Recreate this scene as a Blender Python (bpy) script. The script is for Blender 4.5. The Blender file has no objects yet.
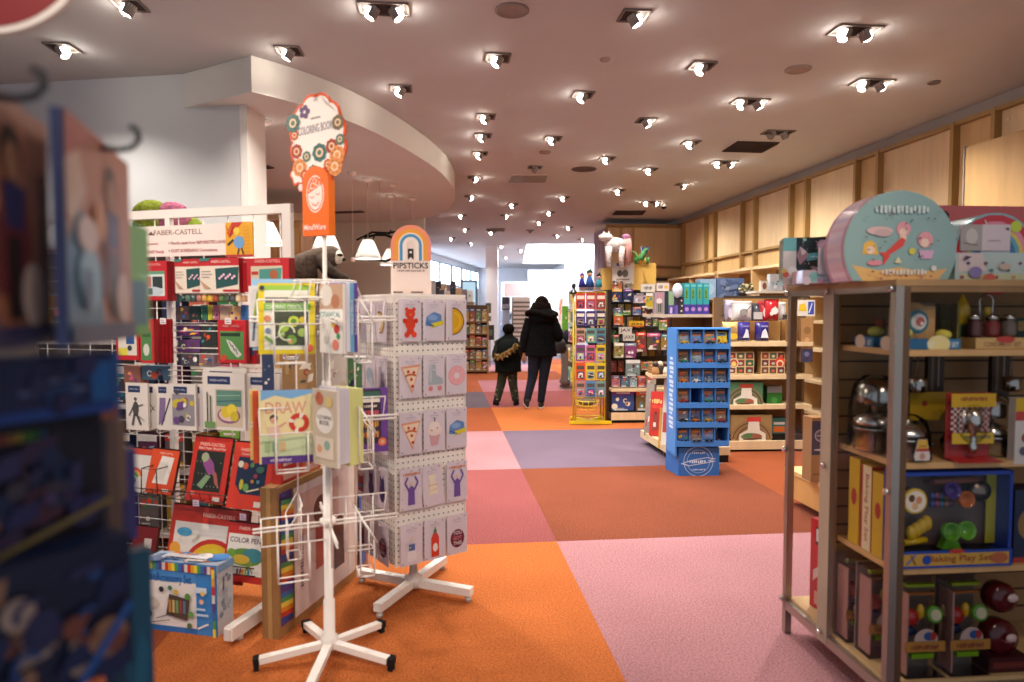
import bpy, math, random
from math import sin, cos, pi, radians as R, atan2, hypot
from mathutils import Vector, Matrix
rnd = random.Random(7)
C = bpy.context.scene.collection
FPX, H0, PITCH, AIS = 670.0, 1.5, math.atan(31/670.0), R(5.88)
# ------------------------------------------------------------ camera maths
def ray(px, py):
    u, v = (px-512)/FPX, -(py-341)/FPX
    return Vector((u, cos(PITCH)+v*sin(PITCH), -sin(PITCH)+v*cos(PITCH)))
def at(px, py, Y):
    r = ray(px, py); return Vector((0, 0, H0))+r*(Y/r.y)
def onz(px, py, z):
    r = ray(px, py); return Vector((0, 0, H0))+r*((z-H0)/r.z)
def aisle(u, v, z=0):
    return Vector((u*cos(AIS)-v*sin(AIS), u*sin(AIS)+v*cos(AIS), z))
class Plane:
    """a vertical working plane: origin (x,y), rot in degrees; u runs along it, off is distance in front of it"""
    def __init__(s, ox, oy, rot):
        s.o = Vector((ox, oy, 0)); s.r = R(rot); s.e = Vector((cos(s.r), sin(s.r), 0)); s.n = Vector((sin(s.r), -cos(s.r), 0))
    def hit(s, px, py, off=0.0):
        r = ray(px, py); o = s.o+s.n*off
        t = (s.n.x*o.x+s.n.y*o.y)/(s.n.x*r.x+s.n.y*r.y)
        p = Vector((0, 0, H0))+r*t
        return (p-o).dot(s.e), p.z
    def w(s, u, off=0.0, z=0.0):
        p = s.o+s.e*u+s.n*off; return Vector((p.x, p.y, z))
    def box(s, bb, off=0.0):
        x0, y0, x1, y1 = bb; xm, ym = (x0+x1)/2, (y0+y1)/2
        u0, u1 = s.hit(x0, ym, off)[0], s.hit(x1, ym, off)[0]
        z1, z0 = s.hit(xm, y0, off)[1], s.hit(xm, y1, off)[1]
        return (u0+u1)/2, z0, abs(u1-u0), z1-z0
# ------------------------------------------------------------ colour
def lin(c):
    if isinstance(c, str):
        c = c.lstrip('#'); c = ''.join(x*2 for x in c) if len(c) == 3 else c; c = tuple(int(c[i:i+2], 16)/255 for i in (0, 2, 4))
    return tuple((x/12.92 if x <= .04045 else ((x+.055)/1.055)**2.4) for x in c[:3])+(1.0,)
# ------------------------------------------------------------ materials
MATS = {}
def mat(name):
    if name in MATS: return MATS[name]
    m = bpy.data.materials.new(name); m.use_nodes = True; nt = m.node_tree; N = nt.nodes; L = nt.links
    N.clear(); out = N.new('ShaderNodeOutputMaterial')
    at_ = N.new('ShaderNodeAttribute'); at_.attribute_name = 'Col'
    P = dict(print=(.42, 0, .4), gloss=(.14, 0, .5), matte=(.85, 0, .2), metal=(.35, 0, .5), chrome=(.16, 1, .5), steel=(.38, .85, .5),
             wood=(.5, 0, .35), cloth=(.95, 0, .1), fur=(1, 0, .05), carpet=(1, 0, .03), paint=(.9, 0, .15), skin=(.55, 0, .35), leather=(.4, 0, .4))
    if name in P:
        b = N.new('ShaderNodeBsdfPrincipled'); r, me, sp = P[name]
        b.inputs['Roughness'].default_value = r; b.inputs['Metallic'].default_value = me; b.inputs['Specular IOR Level'].default_value = sp
        tc = N.new('ShaderNodeTexCoord'); no = N.new('ShaderNodeTexNoise'); L.new(tc.outputs['Object'], no.inputs['Vector'])
        no.inputs['Detail'].default_value = 3
        mx = N.new('ShaderNodeMix'); mx.data_type = 'RGBA'; mx.blend_type = 'MULTIPLY'; mx.inputs[0].default_value = 1
        cr = N.new('ShaderNodeValToRGB'); L.new(no.outputs['Fac'], cr.inputs['Fac'])
        lo, sc = dict(wood=(.86, 9), carpet=(.55, 110), cloth=(.7, 60), fur=(.55, 45), paint=(.97, 3)).get(name, (.95, 6))
        no.inputs['Scale'].default_value = sc
        cr.color_ramp.elements[0].position = .35; cr.color_ramp.elements[1].position = .65
        cr.color_ramp.elements[0].color = (lo, lo, lo, 1); cr.color_ramp.elements[1].color = (1, 1, 1, 1)
        L.new(at_.outputs['Color'], mx.inputs[6]); L.new(cr.outputs['Color'], mx.inputs[7])
        col = mx.outputs[2]
        if name == 'wood':
            mp = N.new('ShaderNodeMapping'); mp.inputs['Scale'].default_value = (1, 1, .12); L.new(tc.outputs['Object'], mp.inputs['Vector']); L.new(mp.outputs[0], no.inputs['Vector'])
        if name == 'carpet':
            wv = N.new('ShaderNodeTexWave'); wv.inputs['Scale'].default_value = 30; wv.inputs['Distortion'].default_value = 5; wv.inputs['Detail'].default_value = 2
            wv.inputs['Detail Scale'].default_value = 6
            mp = N.new('ShaderNodeMapping'); mp.inputs['Rotation'].default_value = (0, 0, AIS); L.new(tc.outputs['Object'], mp.inputs['Vector']); L.new(mp.outputs[0], wv.inputs['Vector'])
            n2 = N.new('ShaderNodeTexNoise'); n2.inputs['Scale'].default_value = 1.2; n2.inputs['Detail'].default_value = 5; L.new(tc.outputs['Object'], n2.inputs['Vector'])
            c2 = N.new('ShaderNodeValToRGB'); c2.color_ramp.elements[0].position = .3; c2.color_ramp.elements[1].position = .7
            c2.color_ramp.elements[0].color = (.86, .86, .86, 1); c2.color_ramp.elements[1].color = (1, 1, 1, 1); L.new(n2.outputs['Fac'], c2.inputs['Fac'])
            m2 = N.new('ShaderNodeMix'); m2.data_type = 'RGBA'; m2.blend_type = 'MULTIPLY'; m2.inputs[0].default_value = 1
            L.new(col, m2.inputs[6]); L.new(c2.outputs['Color'], m2.inputs[7]); col = m2.outputs[2]
            c3 = N.new('ShaderNodeValToRGB'); c3.color_ramp.elements[0].color = (.90, .90, .90, 1); c3.color_ramp.elements[1].color = (1, 1, 1, 1); L.new(wv.outputs['Fac'], c3.inputs['Fac'])
            m3 = N.new('ShaderNodeMix'); m3.data_type = 'RGBA'; m3.blend_type = 'MULTIPLY'; m3.inputs[0].default_value = 1
            L.new(col, m3.inputs[6]); L.new(c3.outputs['Color'], m3.inputs[7]); col = m3.outputs[2]
        if name in ('carpet', 'cloth', 'fur'):
            bp = N.new('ShaderNodeBump'); bp.inputs['Strength'].default_value = .5; bp.inputs['Distance'].default_value = .01
            L.new(no.outputs['Fac'], bp.inputs['Height']); L.new(bp.outputs[0], b.inputs['Normal'])
        L.new(col, b.inputs['Base Color']); L.new(b.outputs[0], out.inputs[0])
    elif name in ('glass', 'clear'):
        tr = N.new('ShaderNodeBsdfTransparent'); gl = N.new('ShaderNodeBsdfGlossy'); mx = N.new('ShaderNodeMixShader'); fr = N.new('ShaderNodeLayerWeight')
        tr.inputs[0].default_value = (.96, .97, .97, 1); gl.inputs['Roughness'].default_value = .05 if name == 'glass' else .08
        fr.inputs['Blend'].default_value = .07 if name == 'glass' else .15
        L.new(fr.outputs['Fresnel'], mx.inputs[0]); L.new(tr.outputs[0], mx.inputs[1]); L.new(gl.outputs[0], mx.inputs[2]); L.new(mx.outputs[0], out.inputs[0])
    elif name == 'frost':
        tr = N.new('ShaderNodeBsdfTranslucent'); gl = N.new('ShaderNodeBsdfPrincipled'); mx = N.new('ShaderNodeMixShader'); mx.inputs[0].default_value = .4
        gl.inputs['Base Color'].default_value = (.85, .87, .86, 1); tr.inputs[0].default_value = (.9, .92, .9, 1)
        L.new(tr.outputs[0], mx.inputs[1]); L.new(gl.outputs[0], mx.inputs[2]); L.new(mx.outputs[0], out.inputs[0])
    elif name.startswith('emit'):
        e = N.new('ShaderNodeEmission'); e.inputs[1].default_value = float(name.split('_')[1]); L.new(at_.outputs['Color'], e.inputs[0]); L.new(e.outputs[0], out.inputs[0])
    MATS[name] = m; return m
# ------------------------------------------------------------ text outlines
TXT = {}
def textgeo(s):
    if s in TXT: return TXT[s]
    cu = bpy.data.curves.new('t', 'FONT'); cu.body = s; cu.resolution_u = 2; cu.align_x = 'CENTER'; cu.align_y = 'CENTER'; cu.offset = .012
    o = bpy.data.objects.new('t', cu); C.objects.link(o); bpy.context.view_layer.update()
    me = bpy.data.meshes.new_from_object(o.evaluated_get(bpy.context.evaluated_depsgraph_get()))
    v = [tuple(p.co) for p in me.vertices]; f = [tuple(p.vertices) for p in me.polygons]
    bpy.data.objects.remove(o); bpy.data.curves.remove(cu); bpy.data.meshes.remove(me)
    x0, x1 = min(p[0] for p in v), max(p[0] for p in v); y0, y1 = min(p[1] for p in v), max(p[1] for p in v)
    v = [(p[0]-(x0+x1)/2, p[1]-(y0+y1)/2) for p in v]
    TXT[s] = (v, f, x1-x0, y1-y0); return TXT[s]
# ------------------------------------------------------------ mesh builder
class MB:
    def __init__(s, M=None): s.v = []; s.f = []; s.c = []; s.m = []; s.sm = []; s.M = M or Matrix()
    def at(s, M): s.M = M; return s
    def vert(s, p): s.v.append(tuple(s.M @ Vector(p))); return len(s.v)-1
    def face(s, idx, c, m, sm=False): s.f.append(tuple(idx)); s.c.append(lin(c)); s.m.append(m); s.sm.append(sm)
    def poly(s, pts, c, m='print', sm=False): s.face([s.vert(p) for p in pts], c, m, sm); return s
    def box(s, ce, sz, c, m='print', rz=0, ry=0, rx=0):
        T = Matrix.Translation(ce) @ Matrix.Rotation(rz, 4, 'Z') @ Matrix.Rotation(ry, 4, 'Y') @ Matrix.Rotation(rx, 4, 'X')
        x, y, z = [k/2 for k in sz]
        q = [s.vert(T @ Vector(p)) for p in ((-x,-y,-z),(x,-y,-z),(x,y,-z),(-x,y,-z),(-x,-y,z),(x,-y,z),(x,y,z),(-x,y,z))]
        for f in ((0,3,2,1),(4,5,6,7),(0,1,5,4),(1,2,6,5),(2,3,7,6),(3,0,4,7)): s.face([q[i] for i in f], c, m)
        return s
    def prism(s, pts, y0, y1, c, m='print', c2=None, axis='y', sm=False):
        """outline pts (a,b) extruded along an axis; c front, c2 sides"""
        def P(a, b, t): return (a, t, b) if axis == 'y' else ((a, b, t) if axis == 'z' else (t, a, b))
        n = len(pts); A = [s.vert(P(a, b, y0)) for a, b in pts]; B = [s.vert(P(a, b, y1)) for a, b in pts]
        s.face(A, c, m); s.face(B[::-1], c, m)
        for i in range(n): s.face((A[i], A[(i+1) % n], B[(i+1) % n], B[i]), c2 or c, m, sm)
        return s
    def loft(s, rings, c, m='matte', cap=True, sm=True, n=None):
        """rings: lists of points of equal length"""
        I = [[s.vert(p) for p in r] for r in rings]; k = len(rings[0])
        for a, b in zip(I, I[1:]):
            for i in range(k): s.face((a[i], a[(i+1) % k], b[(i+1) % k], b[i]), c, m, sm)
        if cap: s.face(I[0][::-1], c, m); s.face(I[-1], c, m)
        return s
    def tube(s, path, r, c, m='metal', n=6, cap=True):
        path = [Vector(p) for p in path]; rs = r if isinstance(r, (list, tuple)) else [r]*len(path); rings = []
        up = None
        for i, p in enumerate(path):
            d = (path[min(i+1, len(path)-1)]-path[max(i-1, 0)])
            if d.length < 1e-9: d = Vector((0, 0, 1))
            d.normalize()
            if up is None or abs(up.dot(d)) > .95: up = Vector((0, 0, 1)) if abs(d.z) < .9 else Vector((1, 0, 0))
            a = d.cross(up).normalized(); b = d.cross(a); up = -b if False else up
            rings.append([p+(a*cos(2*pi*k/n+pi/n)+b*sin(2*pi*k/n+pi/n))*rs[i] for k in range(n)])
        return s.loft(rings, c, m, cap)
    def ells(s, rows, c, m='cloth', n=14, cap=True):
        """rows: (x,y,z,rx,ry) horizontal ellipses"""
        return s.loft([[(x+rx*cos(2*pi*k/n), y+ry*sin(2*pi*k/n), z) for k in range(n)] for x, y, z, rx, ry in rows], c, m, cap)
    def ball(s, ce, r, c, m='matte', n=12, k=8, jit=0):
        if not isinstance(r, (tuple, list)): r = (r, r, r)
        rows = []
        for j in range(1, k):
            t = pi*j/k; jj = 1+(rnd.uniform(-jit, jit) if jit else 0)
            rows.append((ce[0], ce[1], ce[2]-cos(t)*r[2], sin(t)*r[0]*jj, sin(t)*r[1]*jj))
        return s.ells([(ce[0], ce[1], ce[2]-r[2], r[0]*.02, r[1]*.02)]+rows+[(ce[0], ce[1], ce[2]+r[2], r[0]*.02, r[1]*.02)], c, m, n)
    def lathe(s, prof, c, m='chrome', n=20, ce=(0, 0, 0)):
        return s.ells([(ce[0], ce[1], ce[2]+z, max(r, .0004), max(r, .0004)) for r, z in prof], c, m, n, cap=True)
    # --- flat artwork. mp(x,z,layer) maps 0..1 card coordinates to a point; asp = w/h
    def art(s, ops, w, h, mp, m='print', base=1):
        for L, o in enumerate(ops):
            L += base; k = o[0]; c = o[-1]
            def P(pts): s.poly([mp(x, z, L) for x, z in pts], c, m)
            if k == 'r': P([(o[1], o[2]), (o[3], o[2]), (o[3], o[4]), (o[1], o[4])])
            elif k == 'c' or k == 'e':
                rx, rz = (o[3], o[3]*w/h) if k == 'c' else (o[3], o[4])
                n = 18; P([(o[1]+rx*cos(2*pi*i/n), o[2]+rz*sin(2*pi*i/n)) for i in range(n)])
            elif k == 'p': P(o[1])
            elif k == 'a':
                _, cx, cz, r0, r1, a0, a1, _c = o; n = max(4, int((a1-a0)/14)); q = w/h
                for i in range(n):
                    t0, t1 = R(a0+(a1-a0)*i/n), R(a0+(a1-a0)*(i+1)/n)
                    P([(cx+r0*cos(t0), cz+r0*q*sin(t0)), (cx+r1*cos(t0), cz+r1*q*sin(t0)), (cx+r1*cos(t1), cz+r1*q*sin(t1)), (cx+r0*cos(t1), cz+r0*q*sin(t1))])
            elif k == 'l':
                _, pts, wd, _c = o
                for (x0, z0), (x1, z1) in zip(pts, pts[1:]):
                    dx, dz = (x1-x0)*w, (z1-z0)*h; l = hypot(dx, dz) or 1; nx, nz = -dz/l*wd/2, dx/l*wd/2*w/h
                    P([(x0+nx, z0+nz), (x1+nx, z1+nz), (x1-nx, z1-nz), (x0-nx, z0-nz)])
            elif k in ('t', 'tv') and o[1][0] == '~':      # illegible small print: a row of short strokes
                _, st, cx, cz, tw = o[:5]; hh = o[5] if len(o) > 6 else tw*.14*w/h; n = int(st[1:]); g = tw/n
                for i in range(n):
                    a, q = i*g-tw/2+g*.12, g*(.55+.2*((i*7) % 3)/2); u0, u1 = -hh/2*(1 if i % 3 else .7), hh/2*(1 if (i*5) % 4 else .6)
                    if k == 't': P([(cx+a, cz+u0), (cx+a+q, cz+u0), (cx+a+q, cz+u1), (cx+a, cz+u1)])
                    else: P([(cx+u0, cz-a), (cx+u1, cz-a), (cx+u1, cz-a-q), (cx+u0, cz-a-q)])
            elif k == 't' or k == 'tv':
                _, st, cx, cz, tw = o[:5]; hh = o[5] if len(o) > 6 else None
                v, f, W, Hh = textgeo(st); sx = tw/W; sz = (hh/Hh) if hh else sx*w/h
                if k == 'tv': # vertical text reading downward
                    sx = tw/W; sz = (hh/Hh); id0 = [s.vert(mp(cx+y*sz, cz-x*sx, L)) for x, y in v]
                else: id0 = [s.vert(mp(cx+x*sx, cz+y*sz, L)) for x, y in v]
                for q in f: s.face([id0[i] for i in q], c, m)
        return s
    def front(s, ops, w, h, y=0, x=0, z=0, m='print', eps=.0004, base=1):
        return s.art(ops, w, h, lambda a, b, L: (x+(a-.5)*w, y-L*eps, z+b*h), m, base)
    def build(s, name, parent=None, loc=None, rot=None):
        me = bpy.data.meshes.new(name); me.from_pydata(s.v, [], s.f)
        ms = []; 
        for k in s.m:
            if k not in ms: ms.append(k)
        for k in ms: me.materials.append(mat(k))
        ix = {k: i for i, k in enumerate(ms)}
        me.polygons.foreach_set('material_index', [ix[k] for k in s.m]); me.polygons.foreach_set('use_smooth', s.sm)
        ca = me.color_attributes.new('Col', 'FLOAT_COLOR', 'CORNER'); buf = []
        for f, c in zip(s.f, s.c): buf.extend(c*len(f))
        ca.data.foreach_set('color', buf); me.update()
        o = bpy.data.objects.new(name, me); C.objects.link(o)
        if parent: o.parent = parent
        if loc is not None: o.location = loc
        if rot is not None: o.rotation_euler = rot if isinstance(rot, (tuple, list)) else (0, 0, rot)
        return o
def tag(o, label=None, cat=None, group=None, kind=None):
    for k, v in (('label', label), ('category', cat), ('group', group), ('kind', kind)):
        if v: o[k] = v
    return o
def empty(name, loc, rz, label, cat, group=None):
    o = bpy.data.objects.new(name, None); C.objects.link(o); o.location = loc; o.rotation_euler = (0, 0, rz); o.empty_display_size = .1
    return tag(o, label, cat, group)
def struct(o): o['kind'] = 'structure'; return o
def dup(root, loc, rot, label, group=None):
    r = root.copy(); C.objects.link(r); r.location = loc; r.rotation_euler = rot if isinstance(rot, (tuple, list)) else (0, 0, rot)
    r['label'] = label
    if group: r['group'] = group
    for ch in list(root.children):
        c = ch.copy(); C.objects.link(c); c.parent = r
        for g in ch.children:
            d = g.copy(); C.objects.link(d); d.parent = c
    return r
def boxy(w, t, h, col, ops=(), side=None, mt='print', sideops=None, back=None):
    """a box standing on z=0, front face at y=-t/2 carrying art; side = colour of edges"""
    b = MB(); b.box((0, 0, h/2), (w, t, h), side or col, mt)
    b.poly([(-w/2, -t/2-.0003, 0), (w/2, -t/2-.0003, 0), (w/2, -t/2-.0003, h), (-w/2, -t/2-.0003, h)], col, mt)
    b.front(ops, w, h, y=-t/2-.0003, m=mt)
    if sideops:
        for sg, so in sideops.items():
            if sg == 'L': b.art(so, t, h, lambda a, q, L: (-w/2-L*.0004, t/2-a*t, q*h), mt)
            if sg == 'R': b.art(so, t, h, lambda a, q, L: (w/2+L*.0004, -t/2+a*t, q*h), mt)
            if sg == 'T': b.art(so, w, t, lambda a, q, L: ((a-.5)*w, -t/2+q*t, h+L*.0004), mt)
    return b
def item(pl, bb, off, t, name, cat, label, col, ops=(), side=None, group=None, mt='print', lean=0, rz=0, sideops=None, parts=None, roll=0):
    """place a box whose front fills pixel box bb when its front lies `off` in front of plane pl"""
    u, z0, w, h = pl.box(bb, off)
    o = boxy(w, t, h, col, ops, side, mt, sideops).build(name, None, pl.w(u, off-t/2, z0), (R(-lean), R(roll), pl.r+R(rz)))
    tag(o, label, cat, group)
    if parts: parts(o, w, t, h)
    return o
# ================================================================ THE ROOM
CEIL, SOF = 3.40, 3.13
TILE = 2.0
def floor():
    b = MB(); o0 = onz(521, 468.8, 0)
    # aisle coordinates of the reference corner
    ca, sa = cos(AIS), sin(AIS); u0 = o0.x*ca+o0.y*sa; v0 = -o0.x*sa+o0.y*ca
    K = dict(O='#cc7440', P='#bd888c', B='#8c4f3a', R='#9b5856', L='#b8787c', M='#7e6c7c', G='#6a5c64', K='#a45838', Q='#b0747a')
    left = 'OORPKGKKRPMQKRPM'; right = 'PPBMORQKPMRKQMPK'
    rows = range(-2, 14)
    others = 'KBOGKOBRKGOBKORG'
    for r in rows:
        for cidx in range(-5, 4):
            i = r+2
            ch = left[i] if cidx == -1 else right[i] if cidx == 0 else others[(i*3+cidx*5) % 16]
            if (cidx < -1 and i < 3) or (cidx > 0 and i < 5): ch = 'K'
            u, v = u0+cidx*TILE, v0+(r-1)*TILE
            b.poly([tuple(aisle(u+a*TILE, v+c*TILE)) for a, c in ((0, 0), (1, 0), (1, 1), (0, 1))], K[ch], 'carpet')
    struct(b.build('floor'))
floor()
WALLC, CEILC = '#c4c2c0', '#b9b8b6'
# ceiling with a skylight opening far down the shop and fascia round it
def ceiling():
    b = MB(); q = [onz(x, y, CEIL) for x, y in ((590, 246), (535, 250), (500, 264), (640, 264))]
    x0, x1, ya, yb = q[1].x-.3, q[0].x+3.2, 19.5, 27.5
    for X0, X1, Y0, Y1 in ((-16, 12, -1.5, ya), (-16, x0, ya, yb), (x1, 12, ya, yb), (-16, 12, yb, 34)):
        b.box(((X0+X1)/2, (Y0+Y1)/2, CEIL+.05), (X1-X0, Y1-Y0, .1), CEILC, 'paint')
    struct(b.build('ceiling'))
    t = MB()
    for X0, X1, Y0, Y1 in ((x0-.1, x0, ya, yb), (x1, x1+.1, ya, yb), (x0, x1, ya-.1, ya), (x0, x1, yb, yb+.1)):
        t.box(((X0+X1)/2, (Y0+Y1)/2, CEIL+.75), (X1-X0, Y1-Y0, 1.4), '#eeeeee', 'paint')
    struct(t.build('trim_skylight'))
    g = MB(); g.box(((x0+x1)/2, (ya+yb)/2, CEIL+1.45), (x1-x0, yb-ya, .04), '#e8f2ff', 'emit_22'); struct(g.build('window_skylight'))
ceiling()
# dropped ceiling with the curved edge on the left
def soffit():
    px = [(168, 78, CEIL), (251, 55, CEIL)]
    pts = [onz(x, y, z) for x, y, z in px]
    for x, y in ((300, 70), (352, 91), (398, 117), (436, 145), (450, 162), (455, 176)): pts.append(onz(x, y, CEIL))
    for x, y in ((452, 204), (445, 211), (430, 217), (405, 221), (370, 223)): pts.append(onz(x, y, SOF))
    pts += [Vector((-14, pts[-1].y+.2, 0)), Vector((-14, 6.9, 0))]
    # smooth by subdividing with Catmull-Rom between the curved points
    P = [(p.x, p.y) for p in pts]; out = P[:1]
    for i in range(1, 11):
        p0, p1, p2, p3 = P[max(i-1, 1)], P[i], P[i+1], P[min(i+2, 11)]
        for k in range(4):
            t = k/4; out.append(tuple(.5*((2*p1[a])+(-p0[a]+p2[a])*t+(2*p0[a]-5*p1[a]+4*p2[a]-p3[a])*t*t+(-p0[a]+3*p1[a]-3*p2[a]+p3[a])*t**3) for a in (0, 1)))
    out += P[11:]
    b = MB(); b.prism(out, SOF, CEIL-.002, '#cccbc6', 'paint', '#cfc9c0', axis='z'); struct(b.build('ceiling_dropped'))
soffit()
def wall(name, p0, p1, z0, z1, t, col=WALLC, m='paint'):
    d = Vector((p1[0]-p0[0], p1[1]-p0[1], 0)); a = atan2(d.y, d.x); L = d.length
    b = MB(); b.box((0, t/2, (z1-z0)/2), (L, t, z1-z0), col, m)
    return struct(b.build(name, None, ((p0[0]+p1[0])/2, (p0[1]+p1[1])/2, z0), a))
wl0, wl1 = (-9.5, 6.53), (-2.20, 5.345)
wall('wall_left', wl0, (-2.17, 5.42), 0, CEIL, .3)
wall('trim_1', (-2.17, 5.415), (-2.11, 5.41), 0, SOF, .32, '#ddd5cc')
wall('wall_left_back', (at(160, 222, 12.6).x, 12.6), (at(424, 222, 12.6).x, 12.6), 0, CEIL, .2, '#d9d8ca')
wall('wall_left_side', (-14, -1.5), (-14, 34), 0, CEIL, .2)
# far wall, far left wall with clerestory windows
far0, far1 = at(400, 260, 19.5), at(478, 269, 30.5)
wall('wall_far_left', (far0.x, far0.y), (far1.x, far1.y), 0, CEIL, .2, '#c9ccd0')
wall('wall_far', (far1.x, far1.y), (14, 31), 0, CEIL, .2, '#d2d3d6')
FL = Plane(far1.x, far1.y, math.degrees(atan2(far1.y-far0.y, far1.x-far0.x)))
def windows():
    d = Vector((far1.x-far0.x, far1.y-far0.y, 0)); L = d.length; a = atan2(d.y, d.x); n = 0
    for i in range(6):
        u = -L+.9+i*(L-.9)/6; n += 1; w = (L-.9)/6-.25
        b = MB(); b.box((0, 0, .35), (w, .03, .7), '#d2e4ff', 'emit_10')
        o = struct(b.build('window_%d' % n, None, FL.w(u+w/2, .03, 2.45), a))
        f = MB()
        for x in (-w/2, 0, w/2): f.box((x, -.02, .35), (.05, .05, .76), '#7f8a94', 'metal')
        for z in (-.02, .72): f.box((0, -.02, z), (w+.05, .05, .05), '#7f8a94', 'metal')
        f.build('window_frame', o)
windows()
# right wall with grey top trim
RW = 5.0
RP = Plane(aisle(RW, 0).x, aisle(RW, 0).y, -90+5.88)
p0, p1 = aisle(RW+.02, 14.9), aisle(RW+.02, -1.5)
wall('wall_right', (p0.x, p0.y), (p1.x, p1.y), 0, CEIL, .2, '#b9a88a')
t0, t1 = aisle(RW-.10, 14.4), aisle(RW-.10, -1.5)
wall('trim_2', (t0.x, t0.y), (t1.x, t1.y), 3.29, CEIL-.002, .1, '#9a938c')
p0, p1 = aisle(RW+.2, 14.9), aisle(RW+.2, 31); wall('wall_right_far', (p0.x, p0.y), (p1.x, p1.y), 0, CEIL, .2, '#cfcfd2')
WOOD, WOOD2, WOODD = '#d0ac78', '#dcc096', '#a5834f'
# upper wood cabinets, one thing per module
def cabinets():
    xs = [688.6, 711.8, 721, 748.5, 762, 798, 814, 864, 886.5, 962, 1003, 1085, 1130]
    vs = [-RP.hit(x, 300)[0] for x in xs]; names = ['far corner', 'second', 'third', 'fourth', 'fifth', 'nearest visible']
    for i in range(0, 12, 2):
        va, vb, vc = vs[i], vs[i+1], vs[min(i+2, len(vs)-1)]
        o = empty('wall_cabinet', RP.w(-(va+vc)/2, 0, 2.16), RP.r, 'blond wood overhead wall cabinet, %s from the rear corner' % ['directly in the corner, first', 'second', 'third', 'fourth', 'fifth', 'sixth and nearest'][i//2], 'cabinet', 'overhead cabinets along the right wall')
        m = (va+vc)/2
        U = lambda v: m-v
        w = va-vc; b = MB(); b.box((0, -.03, .56), (w, .06, 1.12), WOOD, 'wood'); b.build('back_panel', o)
        for (a, c) in ((va, vb), (vb, vc)):
            b = MB(); cu = (U(a)+U(c))/2; ww = abs(a-c)-.05
            b.box((cu, -.075, .69), (ww, .03, .80), WOOD2 if ww > .6 else WOOD, 'wood'); 
            if ww > .6:
                b.tube([(cu-ww/2+.07, -.092, 1.0), (cu-ww/2+.07, -.10, 1.0)], .012, '#e8e4dc', 'gloss')
            b.build('door', o)
            b = MB(); b.box((cu, -.075, .13), (ww, .03, .22), WOOD, 'wood'); b.build('lower_panel', o)
        b = MB()
        for v in (va, vb): b.box((U(v), -.10, .56), (.045, .12, 1.13), WOODD, 'wood')
        for z in (.01, .265, 1.11): b.box((0, -.095, z), (w, .11, .035), WOODD if z > .2 else WOOD, 'wood')
        b.build('rail_frame', o)
cabinets()
# partition at the back that meets the right wall
PT = Plane(aisle(RW, 13.7).x, aisle(RW, 13.7).y, 5.88)
def partition():
    u0 = PT.hit(605, 300)[0]; w = -u0
    o = empty('partition_cabinet', PT.w(u0/2, 0, 0), PT.r, 'tall blond wood partition across the back corner of the shop', 'cabinet')
    b = MB(); b.box((0, .5, 1.64), (w, 1.0, 3.28), WOOD, 'wood'); b.build('body', o)
    for a, c in ((.03, .18), (.21, .33), (.37, .98)):
        for z0, z1 in ((.95, 2.12), (2.2, 2.36), (2.42, 3.2)):
            b = MB(); b.box(((a+c-1)/2*w, -.02, (z0+z1)/2), ((c-a)*w, .03, z1-z0), WOOD2 if z1 > 3 or z1 < 2.3 else WOOD, 'wood'); b.build('door', o)
    b = MB(); b.box((0, -.03, 2.39), (w, .06, .04), WOODD, 'wood'); b.box((0, -.03, 3.25), (w, .06, .05), WOODD, 'wood'); b.box((.14*w, -.02, 2.14), (.72*w, .05, .06), '#3a2a1c', 'wood'); b.build('rail_frame', o)
    for k in range(4):
        b = MB(); b.box((-w/2-.01, .12+k*.25, 1.7), (.02, .2, 3.0), '#a99aa6', 'paint'); b.build('side_panel', o)
partition()
# near tall wooden end panel on the right
def endpanel():
    P = Plane(aisle(4.35, 0).x, aisle(4.35, 0).y, -90+5.88)
    v0 = -P.hit(961, 300)[0]; ztop = P.hit(961, 149)[1]
    o = empty('tall_cabinet', P.w(-v0+.9, 0, 0), P.r, 'tall plain blond wood cabinet standing forward of the right wall behind the round cases', 'cabinet')
    b = MB(); b.box((0, .24, ztop/2), (1.8, .48, ztop), '#b8935f', 'wood'); b.build('body', o)
    b = MB(); b.box((-.905, .24, ztop/2), (.012, .50, ztop+.02), '#8b8680', 'metal'); b.build('edge_strip', o)
endpanel()
# wall shelving below the cabinets (mostly hidden)
def lowwall():
    for k, (va, vb, nm) in enumerate(((13.4, 11.0, 'behind the teal boxes'), (10.9, 8.4, 'above the plush bags'), (8.3, 5.6, 'behind the glass display case'))):
        m = (va+vb)/2; w = va-vb
        o = empty('wall_shelf_unit', RP.w(-m, 0, 0), RP.r, 'blond wood wall shelving unit under the cabinets %s' % nm, 'shelf', 'wall shelving under the overhead cabinets')
        b = MB(); b.box((0, -.01, 1.07), (w, .02, 2.14), '#a67f4c', 'wood'); b.build('back_panel', o)
        for x in (-w/2, 0, w/2): b = MB(); b.box((x, -.2, 1.07), (.04, .4, 2.14), WOOD, 'wood'); b.build('upright', o)
        for z in (.2, .6, 1.0, 1.35, 1.68, 2.12): b = MB(); b.box((0, -.2, z), (w, .4, .035), WOOD2, 'wood'); b.build('shelf', o)
lowwall()
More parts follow.
